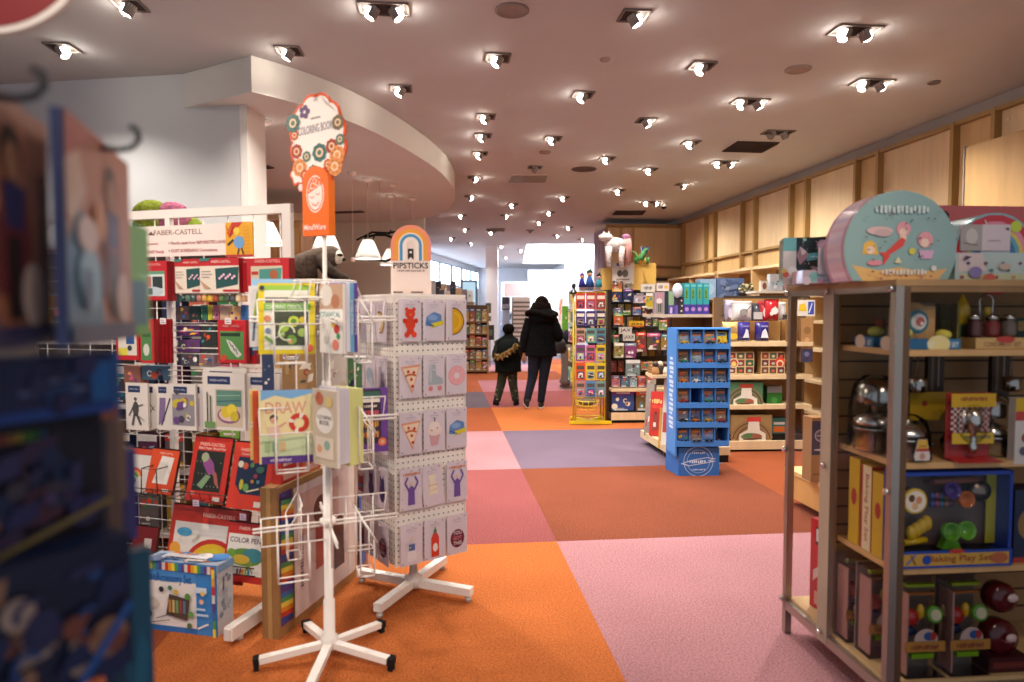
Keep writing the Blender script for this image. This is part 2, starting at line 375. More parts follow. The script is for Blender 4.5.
# ceiling things ------------------------------------------------------------
def downlight(px, py, double=False, lit=True, sx=1, lab='', aim=(0, 0)):
    p = onz(px, py, CEIL)
    o = empty('ceiling_spotlight', (p.x, p.y, CEIL), AIS, lab, 'ceiling light', 'recessed spotlights in the main ceiling')
    b = MB(); W = .30 if double else .17
    for x, y, w, d in ((-W/2, 0, .012, .17), (W/2, 0, .012, .17), (0, -.085, W, .012), (0, .085, W, .012)): b.box((x, y, -.006), (w+.004, d+.004, .012), '#7d746d', 'matte')
    b.box((0, 0, -.002), (W-.012, .158, .003), '#3f3733', 'matte'); b.build('frame', o)
    sd = rnd.choice((-1, 1))
    for q, k in enumerate((-.07, .07) if double else (0,)):
        if double: sd = (-1, 1)[q]
        M = Matrix.Translation((k, 0, -.008)) @ Matrix.Rotation(sd*R(-28), 4, 'Y')
        b = MB(M); n = 9; out = [(.046*cos(R(90+sd*t)), .046*sin(R(90+sd*t))) for t in [i*180/n for i in range(n+1)]]; inn = [(x*.88, y*.88) for x, y in out[::-1]]
        b.prism(out+inn, -.062, .01, '#8d847d', 'matte', axis='z'); b.lathe([(.046, .012), (.046, -.012)], '#a89e96', 'metal', 16); b.build('lamp_head', o)
        b = MB(M); b.ball((0, 0, -.036), (.037, .037, .032), '#fff6ea' if lit else '#8b8178', 'emit_75' if lit else 'gloss', 14, 8); b.build('lens', o)
    if lit:
        ld = bpy.data.lights.new('spot_lamp', 'SPOT'); ld.energy = SPOTW*(1.6 if double else 1); ld.spot_size = R(130); ld.spot_blend = .9; ld.shadow_soft_size = .05
        ld.color = LC; lo = bpy.data.objects.new('spot_lamp', ld); C.objects.link(lo); lo.parent = o; lo.location = (0, 0, -.12); lo.rotation_euler = (0, R(-20) if 640 < px < 840 else 0, 0)
SPOTW = 112; LC = (1, .95, .89)
DL = [ # px,py,double,lit,label
 (62,47,0,1,'lit ceiling spotlight nearest the red round sign'), (129,4,0,1,'ceiling spotlight cut by the top edge left of the curved dropped ceiling'),
 (384,8,1,1,'double ceiling spotlight at the top edge above the curved dropped ceiling'), (289,50,0,1,'lit ceiling spotlight beside the corner of the curved dropped ceiling'),
 (401,88,0,1,'lit ceiling spotlight halfway along the curved fascia'), (498,57,0,1,'lit ceiling spotlight just behind the flat round speaker disc'),
 (634,15,0,1,'lit ceiling spotlight at the top edge right of the speaker disc'), (583,94,0,1,'lit ceiling spotlight alone in the middle of the near ceiling'),
 (702,65,0,1,'lit ceiling spotlight between the top edge and the second speaker disc'), (855,30,1,1,'double ceiling spotlight nearest the top right corner'),
 (872,82,1,1,'double ceiling spotlight nearest the right wall'), (750,101,1,1,'double ceiling spotlight left of the second speaker disc and before the dark vent'),
 (778,132,1,0,'unlit double ceiling spotlight just right of the dark square vent'), (724,162,1,1,'double ceiling spotlight just behind the dark square vent'),
 (486,116,0,1,'lit ceiling spotlight nearest the tip of the curved dropped ceiling'), (553,138,0,1,'lit ceiling spotlight in front of the small rectangular ceiling fixture, right side'),
 (646,120,0,1,'lit ceiling spotlight left in the pair before the dark vent'), (691,142,0,1,'lit ceiling spotlight just left of the dark square vent'),
 (607,158,0,1,'dim ceiling spotlight beside the round dark speaker'), (650,169,0,1,'brightest ceiling spotlight left of the double one behind the dark vent'),
 (619,190,0,1,'lit ceiling spotlight left of the dome camera row'), (682,184,0,1,'lit ceiling spotlight above the overhead cabinet corner'),
 (651,202,1,1,'double ceiling spotlight beside the dome camera'), (483,135,0,1,'small ceiling spotlight behind the one at the curve tip'),
 (480,153,0,1,'lit ceiling spotlight left in front of the rectangular fixture'), (535,167,0,0,'unlit ceiling spotlight touching the rectangular fixture'),
 (474,177,0,1,'ceiling spotlight left of the rectangular fixture'), (470,196,0,1,'bright ceiling spotlight behind and left of the rectangular fixture'),
 (564,197,0,1,'ceiling spotlight behind and right of the rectangular fixture'), (513,204,0,1,'ceiling spotlight directly behind the rectangular fixture'),
 (505,215,0,1,'far ceiling spotlight left over the walking boy'), (550,212,0,1,'far ceiling spotlight over the walking woman'),
 (540,222,0,1,'far ceiling spotlight second beyond the walking woman'), (569,227,0,1,'far ceiling spotlight in front of the skylight, right'),
 (556,235,0,1,'farthest ceiling spotlight before the skylight, right of centre'), (492,232,0,1,'far ceiling spotlight just before the white column'),
 (462,215,0,1,'far ceiling spotlight left of the walkers, first of the left file'), (466,229,0,1,'far ceiling spotlight left of the walkers, second of the left file'), (452,238,0,1,'far ceiling spotlight nearest the clerestory windows'), (470,243,0,1,'far ceiling spotlight left before the white column'), (520,250,0,1,'distant ceiling spotlight left of the skylight'), (500,246,0,1,'distant ceiling spotlight right behind the column top'), (505,257,0,1,'most distant ceiling spotlight left of the skylight'),
 (530,230,0,0,'unlit far ceiling spotlight left before the skylight'), (581,239,0,1,'far ceiling spotlight nearest the wood partition')]
for px, py, dbl, lit, lab in DL: downlight(px, py, dbl, lit, lab=lab)
# unseen spots added out of view to brighten the near racks, no fixtures modelled
for k, (x, y, tx, ty, en) in enumerate(((-.9, -.6, -1.6, 3.2, 130), (.7, -.4, -.6, 3.4, 190), (2.2, -.3, -.9, 3.2, 190), (1.2, .5, 1.7, 3.5, 70), (-1.7, .7, -.8, 3.5, 110), (-3.3, 2.5, -.6, 3.55, 230))):
    ld = bpy.data.lights.new('spot_lamp', 'SPOT'); ld.energy = en; ld.spot_size = R(62); ld.spot_blend = .9; ld.shadow_soft_size = .05; ld.color = (1, .83, .68)
    lo = bpy.data.objects.new('spot_lamp', ld); C.objects.link(lo); lo.location = (x, y, CEIL-.12); lo.rotation_euler = (Vector((tx-x, ty-y, 1.0-CEIL))).to_track_quat('-Z', 'Y').to_euler()
def disc(px, py, r, col, name, cat, lab, m='paint'):
    p = onz(px, py, CEIL); b = MB(); b.lathe([(r, 0), (r, -.008), (r*.86, -.014), (r*.84, -.010), (r*.3, -.011)], col, m, 28)
    tag(b.build(name, None, (p.x, p.y, CEIL)), lab, cat)
disc(512, 10, .11, '#8d7f78', 'ceiling_speaker', 'speaker', 'round flat ceiling speaker near the top edge centre'); disc(798, 69, .10, '#9a8a80', 'ceiling_speaker', 'speaker', 'round flat ceiling speaker between the double spotlights on the right')
disc(584, 169, .17, '#5e534e', 'ceiling_speaker', 'speaker', 'dark round ceiling speaker beside the dim spotlight'); disc(605, 59, .04, '#a49588', 'smoke_detector', 'detector', 'tiny ceiling disc between two near spotlights'); disc(545, 152, .07, '#98887c', 'smoke_detector', 'detector', 'small pale ceiling disc before the unlit spotlight')
disc(934, 82, .05, '#6f625a', 'smoke_detector', 'detector', 'small ceiling disc nearest the right wall trim')
def vent(pts, col, name, lab, cat='air vent'):
    q = [onz(x, y, CEIL) for x, y in pts]; c = sum(q, Vector())/4; b = MB()
    b.prism([(p.x-c.x, p.y-c.y) for p in q], -.012, 0, col, 'matte', axis='z')
    o = tag(b.build(name, None, (c.x, c.y, CEIL-.001)), lab, cat)
    s = MB(); n = 9
    for i in range(1, n):
        t = i/n; a = q[0].lerp(q[3], t)-c; d = q[1].lerp(q[2], t)-c; s.tube([(a.x, a.y, -.016), (d.x, d.y, -.016)], .007, '#4d4039' if col < '#8' else '#8f8a84', 'matte', 4)
    s.build('grille', o)
vent([(737.6, 141), (779.7, 142), (761, 152), (722, 151)], '#3b2f2a', 'ceiling_vent', 'dark square air vent in the ceiling before the wood cabinets')
vent([(616, 210.5), (646, 210.5), (642, 214.5), (612, 214.5)], '#3b3434', 'ceiling_vent', 'dark far air vent beside the dome camera')
vent([(512, 174), (548, 174), (545, 182), (508, 182)], '#c9c0b8', 'ceiling_vent', 'pale rectangular ceiling fixture with a grille in the far middle ceiling')
vent([(487, 228), (505, 228), (504, 231), (486, 231)], '#8d8f96', 'ceiling_vent', 'small far grey ceiling vent before the white column')
def domecam():
    p = onz(664, 204, CEIL); b = MB(); b.lathe([(.07, 0), (.07, -.04), (.06, -.05)], '#d9d2cb', 'gloss', 18); o = tag(b.build('dome_camera', None, (p.x, p.y, CEIL)), 'small dome security camera on the ceiling near the cabinets', 'camera')
    b = MB(); b.ball((0, 0, -.05), .05, '#15130f', 'gloss'); b.build('dome', o)
domecam()
def slot(px, py, w, lab):
    p = onz(px, py, SOF); b = MB(); b.box((0, 0, -.008), (w, .14, .016), '#5b5650', 'matte')
    for k in (-.04, 0, .04): b.box((0, k, -.017), (w*.96, .012, .004), '#2c2926', 'matte')
    tag(b.build('slot_vent', None, (p.x, p.y, SOF-.001), R(-12)), lab, 'air vent')
slot(251, 167, .5, 'dark slot vent in the dropped ceiling by the left pendant cord'); slot(338, 212, .9, 'dark slot vent in the dropped ceiling right of the orange sign')
# pendants under the dropped ceiling
def pendant(px, py, Y, s, lab):
    p = at(px, py, Y); o = empty('pendant_lamp', (p.x, p.y, SOF), 0, lab, 'pendant lamp', 'glass pendants under the dropped ceiling'); dz = p.z-SOF
    b = MB(); b.lathe([(.06*s, 0), (.055*s, -.02), (.012, -.05)], '#e6e0d8', 'gloss', 16); b.build('canopy', o)
    b = MB(); b.tube([(0, 0, -.04), (0, 0, dz+.1*s)], .004, '#cfc8c0', 'metal', 5); b.build('cord', o)
    b = MB(); b.lathe([(.022*s, .10*s), (.025*s, .05*s), (.02*s, .04*s)], '#b9b4ae', 'steel', 12); 
    b.at(Matrix()); q = b.build('socket', o, (0, 0, dz))
    b = MB(); n = 24
    b.loft([[(r*cos(2*pi*k/n), r*sin(2*pi*k/n), z) for k in range(n)] for r, z in ((.055*s, .08*s), (.10*s, -.02*s), (.145*s, -.13*s), (.14*s, -.13*s), (.095*s, -.02*s), (.05*s, .075*s))], '#ffffff', 'frost', cap=False); b.build('glass_shade', o, (0, 0, dz))
    b = MB(); b.ball((0, 0, -.01*s), .04*s, '#fff6e6', 'emit_14', 12, 8); b.build('bulb', o, (0, 0, dz))
    ld = bpy.data.lights.new('pendant_light', 'POINT'); ld.energy = 55; ld.shadow_soft_size = .05; ld.color = (1, .93, .82); lo = bpy.data.objects.new('pendant_light', ld); C.objects.link(lo); lo.parent = o; lo.location = (0, 0, dz-.08*s)
pendant(267, 231, 5.85, .95, 'frosted glass pendant lamp seen through the white rack frame'); pendant(326, 238, 7.2, 1.1, 'frosted glass pendant lamp behind the orange sign')
pendant(368, 247, 8.4, 1.15, 'frosted glass pendant lamp left of the black branch ring'); pendant(391, 255, 9.6, 1.1, 'farthest frosted glass pendant lamp behind the rainbow sign')
for i, (px, py) in enumerate(((352, 172), (393, 184), (412, 198))):
    p = onz(px, py, SOF); b = MB(); b.lathe([(.06, 0), (.05, -.03), (.01, -.05)], '#e6dfd6', 'gloss', 14); b.tube([(0, 0, -.05), (0, 0, -1.0)], .003, '#d5cec6', 'metal', 5)
    b.ball((0, 0, -1.03), .03, '#f3ece0', 'gloss'); tag(b.build('hanging_cord_lamp', None, (p.x, p.y, SOF)), 'thin pendant cord with a small bulb under the dropped ceiling, %s' % ['nearest', 'middle', 'farthest'][i], 'pendant lamp', 'cord pendants under the dropped ceiling')
# black branch ring hanging
def branch():
    p = at(380, 248, 8.6); b = MB(); pts = [(cos(t)*.26+rnd.uniform(-.02, .02), rnd.uniform(-.03, .03), sin(t)*.17+rnd.uniform(-.015, .015)) for t in [k*2*pi/14 for k in range(15)]]
    b.tube(pts, .017, '#15120f', 'matte', 6); b.tube([(-.3, 0, .1), (-.1, 0, .2), (.1, .0, .19), (.22, 0, .21)], .013, '#15120f', 'matte', 6); b.tube([(-.12, 0, .04), (-.05, .02, .2)], .01, '#15120f', 'matte', 5); b.tube([(.1, 0, .14), (.14, .02, .23)], .01, '#15120f', 'matte', 5)
    b.tube([(0, 0, .17), (0, 0, SOF-p.z)], .003, '#bbb5ad', 'metal', 4)
    tag(b.build('branch_ring', None, p), 'ring of black branches hanging beside the rainbow topped sign', 'decoration')
branch()
# wood doorway area behind the left wall
def woodnook():
    Y = 9.2; u0, u1 = at(236, 260, Y).x, at(301, 260, Y).x
    o = empty('wardrobe', ((u0+u1)/2, Y, 0), 0, 'tan wooden cupboard with a cornice beyond the end of the left wall', 'cabinet')
    h = at(280, 221, Y).z; w = u1-u0
    b = MB(); b.box((0, .3, h/2), (w, .6, h), '#c9a468', 'wood'); b.build('body', o)
    for k in (-1, 0, 1): b = MB(); b.box((k*w/3, -.012, h/2), (w/3-.05, .02, h-.2), '#d8b67c', 'wood'); b.build('door', o)
    b = MB(); b.box((0, .28, h+.05), (w+.12, .74, .1), '#dcc9a4', 'wood'); b.build('cornice', o)
woodnook()
def column(px0, px1, Y, name, lab):
    a, c = at(px0, 300, Y).x, at(px1, 300, Y).x; w = c-a; b = MB(); b.box((0, 0, CEIL/2), (w, w, CEIL), '#eef0f4', 'paint'); b.box((0, 0, .08), (w+.04, w+.04, .16), '#d0d4da', 'paint')
    struct(b.build(name, None, ((a+c)/2, Y, 0)))
column(486, 498, 20, 'trim_3', '')
# ================================================================ WHITE GRID RACK, LEFT
WHT, RED = '#e6e0da', '#b3202a'
FR = Plane(-1.13, 3.40, -15.9)
def ul(px, py=300, off=0): return FR.hit(px, py, off)[0]
def gridrack():
    zt = 2.03; uL = -1.75
    o = empty('grid_display_rack', FR.w(0), FR.r, 'large white wire grid display rack holding red art sets on the left', 'display rack')
    for x in (0, ul(171), uL):
        b = MB(); w = .05 if x in (0, uL) else .03
        b.box((x, 0, zt/2+.03), (w, .03, zt-.06), WHT, 'metal'); b.build('post', o)
    b = MB(); b.box((uL/2, 0, zt-.02), (-uL+.05, .032, .045), WHT, 'metal'); b.build('rail', o); b = MB(); b.box((uL/2, 0, .12), (-uL, .03, .04), WHT, 'metal'); b.build('rail', o)
    b = MB(); x = uL
    while x < -.02: b.tube([(x, 0, .13), (x, 0, zt-.03)], .0028, WHT, 'metal', 4); x += .155
    z = .2
    while z < 1.80: b.tube([(uL, -.004, z), (0, -.004, z)], .0028, WHT, 'metal', 4); z += .077
    b.build('wire_grid', o)
    for x in (0, uL):
        b = MB(); b.box((x, -.02, .055), (.045, .95, .06), WHT, 'metal'); b.box((x, -.50, .055), (.03, .012, .05), '#d8d2cc', 'metal'); b.build('foot', o)
        b = MB()
        for y in (-.42, .38): b.lathe([(.018, 0), (.018, .02), (.008, .025)], '#cfc9c2', 'metal', 10, (x, y, 0))
        b.build('levelling_foot', o)
    # wire shelves
    for z in (.575, .235):
        b = MB()
        for k in range(30): xx = uL+.05+k*(-uL-.1)/29; b.tube([(xx, -.02, z), (xx, -.26, z-.01), (xx, -.27, z+.03)], .002, '#4a423e' if z > .5 else '#5a5048', 'steel', 4)
        for y, zz in ((-.03, z), (-.15, z-.005), (-.265, z-.01), (-.27, z+.03)): b.tube([(uL+.03, y, zz), (-.03, y, zz)], .003, '#4a423e', 'steel', 4)
        b.build('wire_shelf', o)
    for z in (1.42, 1.30, 1.18):
        b = MB(); b.tube([(ul(171), -.03, z), (-.12, -.03, z)], .004, WHT, 'metal', 5); b.tube([(ul(171), -.03, z-.03), (-.12, -.03, z-.03)], .003, WHT, 'metal', 5); b.build('cross_bar', o)
gridrack()
def banner():
    bb = (118, 225, 253, 256)
    u, z0, w, h = FR.box(bb, .05)
    ops = [('t', 'FABER-CASTELL', .46, .78, .36, .17, '#8a6a60'), ('p', [(.235, .72), (.262, .84), (.272, .74), (.285, .80), (.28, .70)], '#6a4a40'),
           ('t', '+ SMART Pigments', .20, .42, .22, .10, '#b0484c'), ('t', '+ BREAK-RESISTANT Pencils', .22, .16, .27, .10, '#b0484c'), ('t', '+ Pencils made from REFORESTED LAND', .60, .43, .42, .10, '#a0484c'), ('t', '+ DUST-SCREENING Convenience', .57, .18, .36, .10, '#a0484c')]
    b = boxy(w, .006, h, '#e9dcd6', ops, '#d8ccc6')
    o = tag(b.build('banner_sign', None, FR.w(u, .047, z0), FR.r), 'white banner sign with small red lettering across the top of the wire grid rack', 'sign')
    # picture panel at its right end
    u2, z2, w2, h2 = FR.box((226, 222, 253, 257), .055)
    ops = [('r', 0, 0, 1, .07, '#b33a3a'), ('p', [(.25, 1), (.65, 1), (.15, .55), (.05, .7)], '#c0392b'), ('c', .5, .42, .2, '#6d9fd0'), ('c', .42, .74, .12, '#e8c84a'), ('c', .2, .8, .07, '#7a4a2a'), ('l', [(.5, .25), (.45, .08)], .05, '#3a3430'), ('l', [(.6, .25), (.66, .08)], .05, '#3a3430'), ('l', [(.3, .5), (.08, .35)], .06, '#3a3430'), ('p', [(.0, .95), (.15, .6), (.3, .9), (.1, .8)], '#d05a2a')]
    ops += [('c', .72+.08*(k % 3), .15+.1*(k//3), .02, '#c98a1e') for k in range(24)]
    b = boxy(w2, .006, h2, '#e0a52e', ops, '#c98a1e'); q = b.build('cartoon_panel', o); q.location = (u2-u, -.007, z2-z0)
banner()
# ---- art generators
def facade(seed, pal, n=12):
    r = random.Random(seed); ops = []
    for k in range(n):
        x, z = r.uniform(.1, .9), r.uniform(.1, .85); c = r.choice(pal)
        t = r.random()
        if t < .35: ops.append(('c', x, z, r.uniform(.04, .14), c))
        elif t < .7: a = r.uniform(.06, .2); bq = r.uniform(.04, .14); ops.append(('p', [(max(0, x-a), z-bq), (min(1, x+a*.7), z-bq*.6), (min(1, x+a), z+bq), (max(0, x-a*.5), z+bq*.7)], c))
        else: ops.append(('a', x*.6+.2, z*.6+.2, .06, .10, r.uniform(0, 90), r.uniform(180, 330), c))
    return ops
PALS = [['#e8b33a', '#d9452f', '#2e6fb5', '#f1ead9', '#3f9a58'], ['#7a3a8c', '#e06a9a', '#f2e6c9', '#2c3e6e', '#f0b43c'], ['#2f8f9d', '#f3efe4', '#e4572e', '#1d2a44', '#8cc152'], ['#c9b79c', '#5a3e2b', '#efe7d6', '#a63d2f', '#3b5d50'], ['#f4f1ea', '#d3dbe5', '#8d9db6', '#293347', '#e0785a']]
def pkgart(seed, head=None, text=None, pal=None):
    r = random.Random(seed); pal = pal or PALS[seed % 5]
    ops = facade(seed, pal, 8)+[('r', 0, .8, 1, 1, head or r.choice(pal)), ('r', .1, .04, .7, .09, '#e9e4da'), ('r', .1, .12, .55, .15, '#d9d2c4')]
    ops.append(('t', text, .5, .9, .8, '#fff8ee') if text else ('r', .2, .87, .8, .93, '#f4efe4'))
    return ops
def hook(o, w, h, t):
    b = MB(); b.tube([(0, t+.03, h-.02), (0, -.05, h-.02), (0, -.06, h-.005)], .0025, '#d6d0ca', 'metal', 5); b.build('display_hook', o)
def redset(bb, off, t, lab, ops, side='#8c1a20', **k):
    return item(FR, bb, off, t, 'art_set_box', 'art set', lab, '#bb2229', ops, side, group='red boxed art sets on the wire grid rack', **k)
hd = [('r', 0, .84, 1, 1, '#b8232b'), ('t', 'FABER-CASTELL', .5, .91, .6, '#e6a9a0')]
redset((139, 261, 167, 300), .14, .05, 'red hanging pencil wallet with a clear window at the upper left of the grid rack', hd+[('r', .08, .1, .92, .74, '#cfd8d4'), ('r', .08, .66, .92, .74, '#5f9377'), ('r', .15, .3, .45, .6, '#c96c74'), ('r', .5, .3, .85, .6, '#2f3b3c'), ('e', .5, .22, .36, .12, '#b9c6ce'), ('r', .35, .14, .5, .3, '#55636b')])
for k in range(3): redset((150+k*7, 262, 158+k*7, 301), .10-.035*k, .03, 'red boxed set in the stack behind the clear-window wallet, %s of three' % ['front', 'middle', 'rear'][k], hd+facade(k, PALS[0], 4))
tin = [('r', 0, 0, 1, .78, '#ded3c4'), ('r', 0, .78, 1, 1, '#b8282d'), ('t', 'FABER-CASTELL', .55, .9, .5, '#f0c4b8'), ('p', [(.42, .12), (.97, .24), (1, .74), (.40, .70)], '#27504f'), ('l', [(.05, .62), (.28, .62)], .02, '#8f857c'), ('l', [(.05, .54), (.32, .54)], .02, '#a59a90'), ('l', [(.05, .46), (.25, .46)], .02, '#a59a90'), ('p', [(0, .38), (.3, .12), (.12, .12)], '#b9947c'), ('r', .6, .04, 1, .1, '#b8282d'), ('p', [(0, .92), (.22, .92), (.3, 1), (0, 1)], '#3f7a74')]
tin += [('c', .52+.055*i, .42+.05*(i % 3), .03, '#e3b9d0') for i in range(8)]
redset((175, 259, 204, 293), .11, .04, 'cream and red tin set box left of the pair under the banner', tin)
redset((200, 258, 239, 293), .15, .04, 'cream and red boxed tin set with dark green tin pictured, middle under the banner', tin)
redset((234, 259, 250, 292), .12, .03, 'partly covered red set box right of the green tin picture box', hd+facade(3, ['#27504f', '#ded3c4', '#b8282d'], 5))
redset((247, 258, 289, 291), .15, .05, 'red set box at the upper right end of the grid rack behind the white spinner', hd+[('r', .1, .08, .85, .76, '#cdbfa8'), ('p', [(.3, .1), (.8, .16), (.84, .7), (.3, .66)], '#4f9187'), ('c', .65, .5, .1, '#a4603c'), ('r', .12, .5, .28, .6, '#b3322e')])
pastel = ['#2e4a4a', '#557062', '#36504c', '#a86e66', '#caa04c', '#dcb23a', '#a9493a', '#5e7d48', '#47604a', '#53565c', '#e5cfa6', '#c79a72']
for i, c in enumerate(pastel[:6]*2):
    c = pastel[i]; u, z0, w, h = FR.box((176+i*5.6, 295, 181.4+i*5.6, 301.5), .15); b = MB(); b.lathe([(w*.42, 0), (w*.48, .006), (w*.48, h*.8), (w*.36, h)], c, 'gloss', 12)
    tag(b.build('paint_pot', None, FR.w(u, .12, z0), FR.r), '%s paint pot, %s from the left under the cream tin sets' % (['dark teal', 'sage green', 'deep green', 'dusty pink', 'mustard', 'yellow', 'brick red', 'leaf green', 'moss green', 'slate grey', 'cream', 'tan'][i], ['first', 'second', 'third', 'fourth', 'fifth', 'sixth', 'seventh', 'eighth', 'ninth', 'tenth', 'eleventh', 'twelfth'][i]), 'paint pot', 'row of paint pots on the grid rack')
# things further back seen through the grid
for i, (bb, c, nm) in enumerate((((176, 306, 189, 320), '#5b4a4c', 'grey brown'), ((190, 306, 200, 320), '#25413c', 'dark green'), ((201, 305, 207, 320), '#2f6b5c', 'teal'), ((208, 305, 212, 320), '#c9cc3c', 'lime'), ((213, 305, 219, 320), '#b76b7e', 'pink'), ((220, 306, 229, 320), '#cdb29a', 'beige'), ((230, 306, 240, 320), '#e0c08a', 'light tan'), ((241, 305, 247, 322), '#3f73b4', 'blue'))):
    item(FR, bb, .02, .04, 'craft_box', 'box', '%s thin craft box standing in the row under the paint pots' % nm, c, facade(i+40, PALS[i % 5], 3), group='thin boxes under the paint pots')
redset((116, 320, 139, 360), .14, .05, 'wide red set box with a blue and yellow picture, middle row far left', [('r', .1, .12, .9, .62, '#d9d4c6'), ('r', .45, .4, .8, .75, '#2c4f8e'), ('r', .1, .12, .5, .3, '#d9cf4a'), ('c', .6, .3, .1, '#3a3a44'), ('t', 'FABER', .5, .82, .5, '#e7b8ae')])
redset((140, 319, 154, 363), .17, .03, 'red set box with a narrow green zebra picture, front of the middle row stack', [('r', .1, .06, .85, .72, '#4f7f4c'), ('e', .45, .3, .22, .14, '#c9cdc0'), ('r', .2, .6, .75, .66, '#26382a'), ('t', 'FABER', .5, .83, .6, '#e7a8a0')])
for k in range(5): redset((150+k*4, 319, 155+k*4, 363), .15-.02*k, .016, 'plain red set box number %s behind the green zebra box' % ['one', 'two', 'three', 'four', 'five'][k], [('r', .1, .4, .9, .6, '#a51c24')])
redset((218, 320, 246, 363), .15, .03, 'red hanging set with a large green zebra picture right of the middle row', [('r', .08, .08, .92, .74, '#568a4a'), ('r', .1, .62, .8, .7, '#26382a'), ('p', [(.3, .55), (.5, .5), (.85, .2), (.7, .12), (.45, .3)], '#cfd2c6'), ('l', [(.4, .5), (.5, .38)], .03, '#30342e'), ('l', [(.52, .42), (.6, .28)], .03, '#30342e'), ('l', [(.64, .34), (.7, .2)], .03, '#30342e'), ('c', .22, .12, .1, '#c44a34'), ('t', 'FABER-CASTELL', .5, .86, .6, '#e7a8a0')])
redset((240, 321, 256, 364), .10, .03, 'red set box half behind the yellow framed book', [('r', .1, .2, .9, .6, '#3a4f74')])
for i, (bb, c) in enumerate((((178, 324, 200, 336), '#4b2c58'), ((201, 323, 216, 352), '#2d332f'), ((178, 340, 200, 352), '#5a3a6c'), ((181, 354, 197, 366), '#55505a'), ((199, 354, 214, 366), '#7f6a70'), ((124, 366, 141, 384), '#8a5a4c'), ((142, 366, 168, 380), '#54748a'))):
    item(FR, bb, .03, .05, 'craft_pack', 'craft pack', 'small %s craft pack on the grid, %s' % (['purple', 'black', 'violet', 'dark grey', 'mauve', 'rust', 'grey blue'][i], ['upper left', 'right of the purple one', 'second row left', 'lowest left', 'lowest right', 'left end of the lower row', 'second in the lower row'][i]), c, facade(i+60, PALS[(i+1) % 5], 6), group='small packs behind the red boxes')
# white drawing packs
def wpack(bb, off, t, lab, ops, **k): return item(FR, bb, off, t, 'drawing_pad', 'drawing pad', lab, '#dcd5ce', [('r', .12, .80, .66, .94, '#27335c'), ('t', 'FABER-CASTELL', .39, .87, .42, '#c3c8dc')]+ops, '#c2bab2', group='white drawing packs in a row', parts=hook, **k)
knight = [('e', .45, .45, .14, .16, '#4c4a48'), ('c', .45, .66, .07, '#5a5754'), ('l', [(.35, .5), (.15, .3)], .06, '#55524f'), ('l', [(.5, .5), (.8, .55)], .04, '#403e3c'), ('l', [(.4, .35), (.3, .1)], .09, '#4c4a48'), ('l', [(.5, .35), (.68, .12)], .09, '#4c4a48'), ('l', [(.6, .3), (.85, .2)], .03, '#6b6866')]
wpack((126, 383, 148, 430), .20, .012, 'white pad with a grey armoured figure, leftmost of the white pads', knight)
wpack((146, 384, 157, 428), .17, .012, 'narrow white pad edge behind the armoured figure pad', [('l', [(.2, .6), (.8, .4)], .06, '#444'), ('l', [(.2, .3), (.8, .5)], .05, '#555')])
wpack((157, 384, 172, 430), .17, .012, 'white pad with black and violet strips, second group from the left', [('p', [(.1, .1), (.5, .2), (.6, .7), (.2, .7)], '#7e6a92'), ('l', [(.3, .1), (.9, .7)], .08, '#3c3346')])
wpack((171, 384, 196, 430), .20, .012, 'white pad with a colourful collage of purple and yellow shapes', [('r', .06, .1, .94, .78, '#8f8a92')]+facade(5, ['#6a4a86', '#c9b53c', '#efe9ee', '#4b4652', '#a04a64'], 14))
wpack((194, 384, 203, 431), .18, .012, 'slim white pad edge left of the fruit bowl pad', [('l', [(.5, .1), (.5, .7)], .3, '#b9a9c0')])
fruit = [('r', .30, .06, .94, .72, '#c9b9a4'), ('r', .33, .42, .92, .70, '#5f8a7c'), ('l', [(.34, .6), (.9, .62)], .02, '#8fb4a0'), ('l', [(.34, .5), (.9, .53)], .02, '#3f6a74'), ('e', .62, .26, .27, .14, '#8c5a86'), ('e', .62, .27, .23, .11, '#d9c2b0'), ('c', .56, .32, .12, '#d7c03a'), ('c', .70, .36, .12, '#e0cc44'), ('c', .76, .25, .1, '#c7b234'), ('l', [(.12, .1), (.12, .66)], .03, '#3c3a30'), ('l', [(.2, .1), (.2, .6)], .03, '#4c5a3a'), ('r', .05, .03, .3, .14, '#6c9458')]
wpack((203, 373, 245, 430), .20, .02, 'large white pad showing a fruit bowl painting', fruit)
wpack((205, 368, 247, 425), .15, .02, 'white pad directly behind the fruit bowl pad', [])
wpack((247, 374, 280, 430), .18, .02, 'white pad with a navy label right of the fruit bowl pad', [('r', .2, .1, .8, .6, '#cfc6c0')])
wpack((262, 370, 292, 424), .12, .02, 'rear white pad at the right end behind the draw book', [])
# red sketch books leaning on wire shelf
def rbook(bb, off, lab, col, ops, lean=14, roll=4, t=.012): 
    def fan(o, w, tt, h):
        b = MB(); b.box((0, tt*.5+.004, h/2-.002), (w-.004, .006, h-.004), '#1f1a1a', 'print'); b.build('page_block', o)
        s = MB(); s.tube([(-w/2+.003, -tt/2, h), (w/2-.003, -tt/2, h)], .004, '#2b2626', 'steel', 6); s.build('spiral_binding', o)
    return item(FR, bb, off, t, 'sketch_pad', 'sketch pad', lab, col, ops, '#3a1512', group='red sketch pads leaning on the wire shelf', lean=lean, roll=roll*.25, parts=fan)
rbook((118, 449, 146, 492), .20, 'white pad with a small rainbow at the far left of the wire shelf', '#d6d2cc', [('a', .45, .3, .25, .32, 20, 170, '#d84a3a'), ('a', .45, .3, .18, .25, 20, 170, '#e8b43a'), ('a', .45, .3, .11, .18, 20, 170, '#5aa05a'), ('r', 0, .85, 1, 1, '#c4432e'), ('c', .45, .25, .12, '#4f9a5c')])
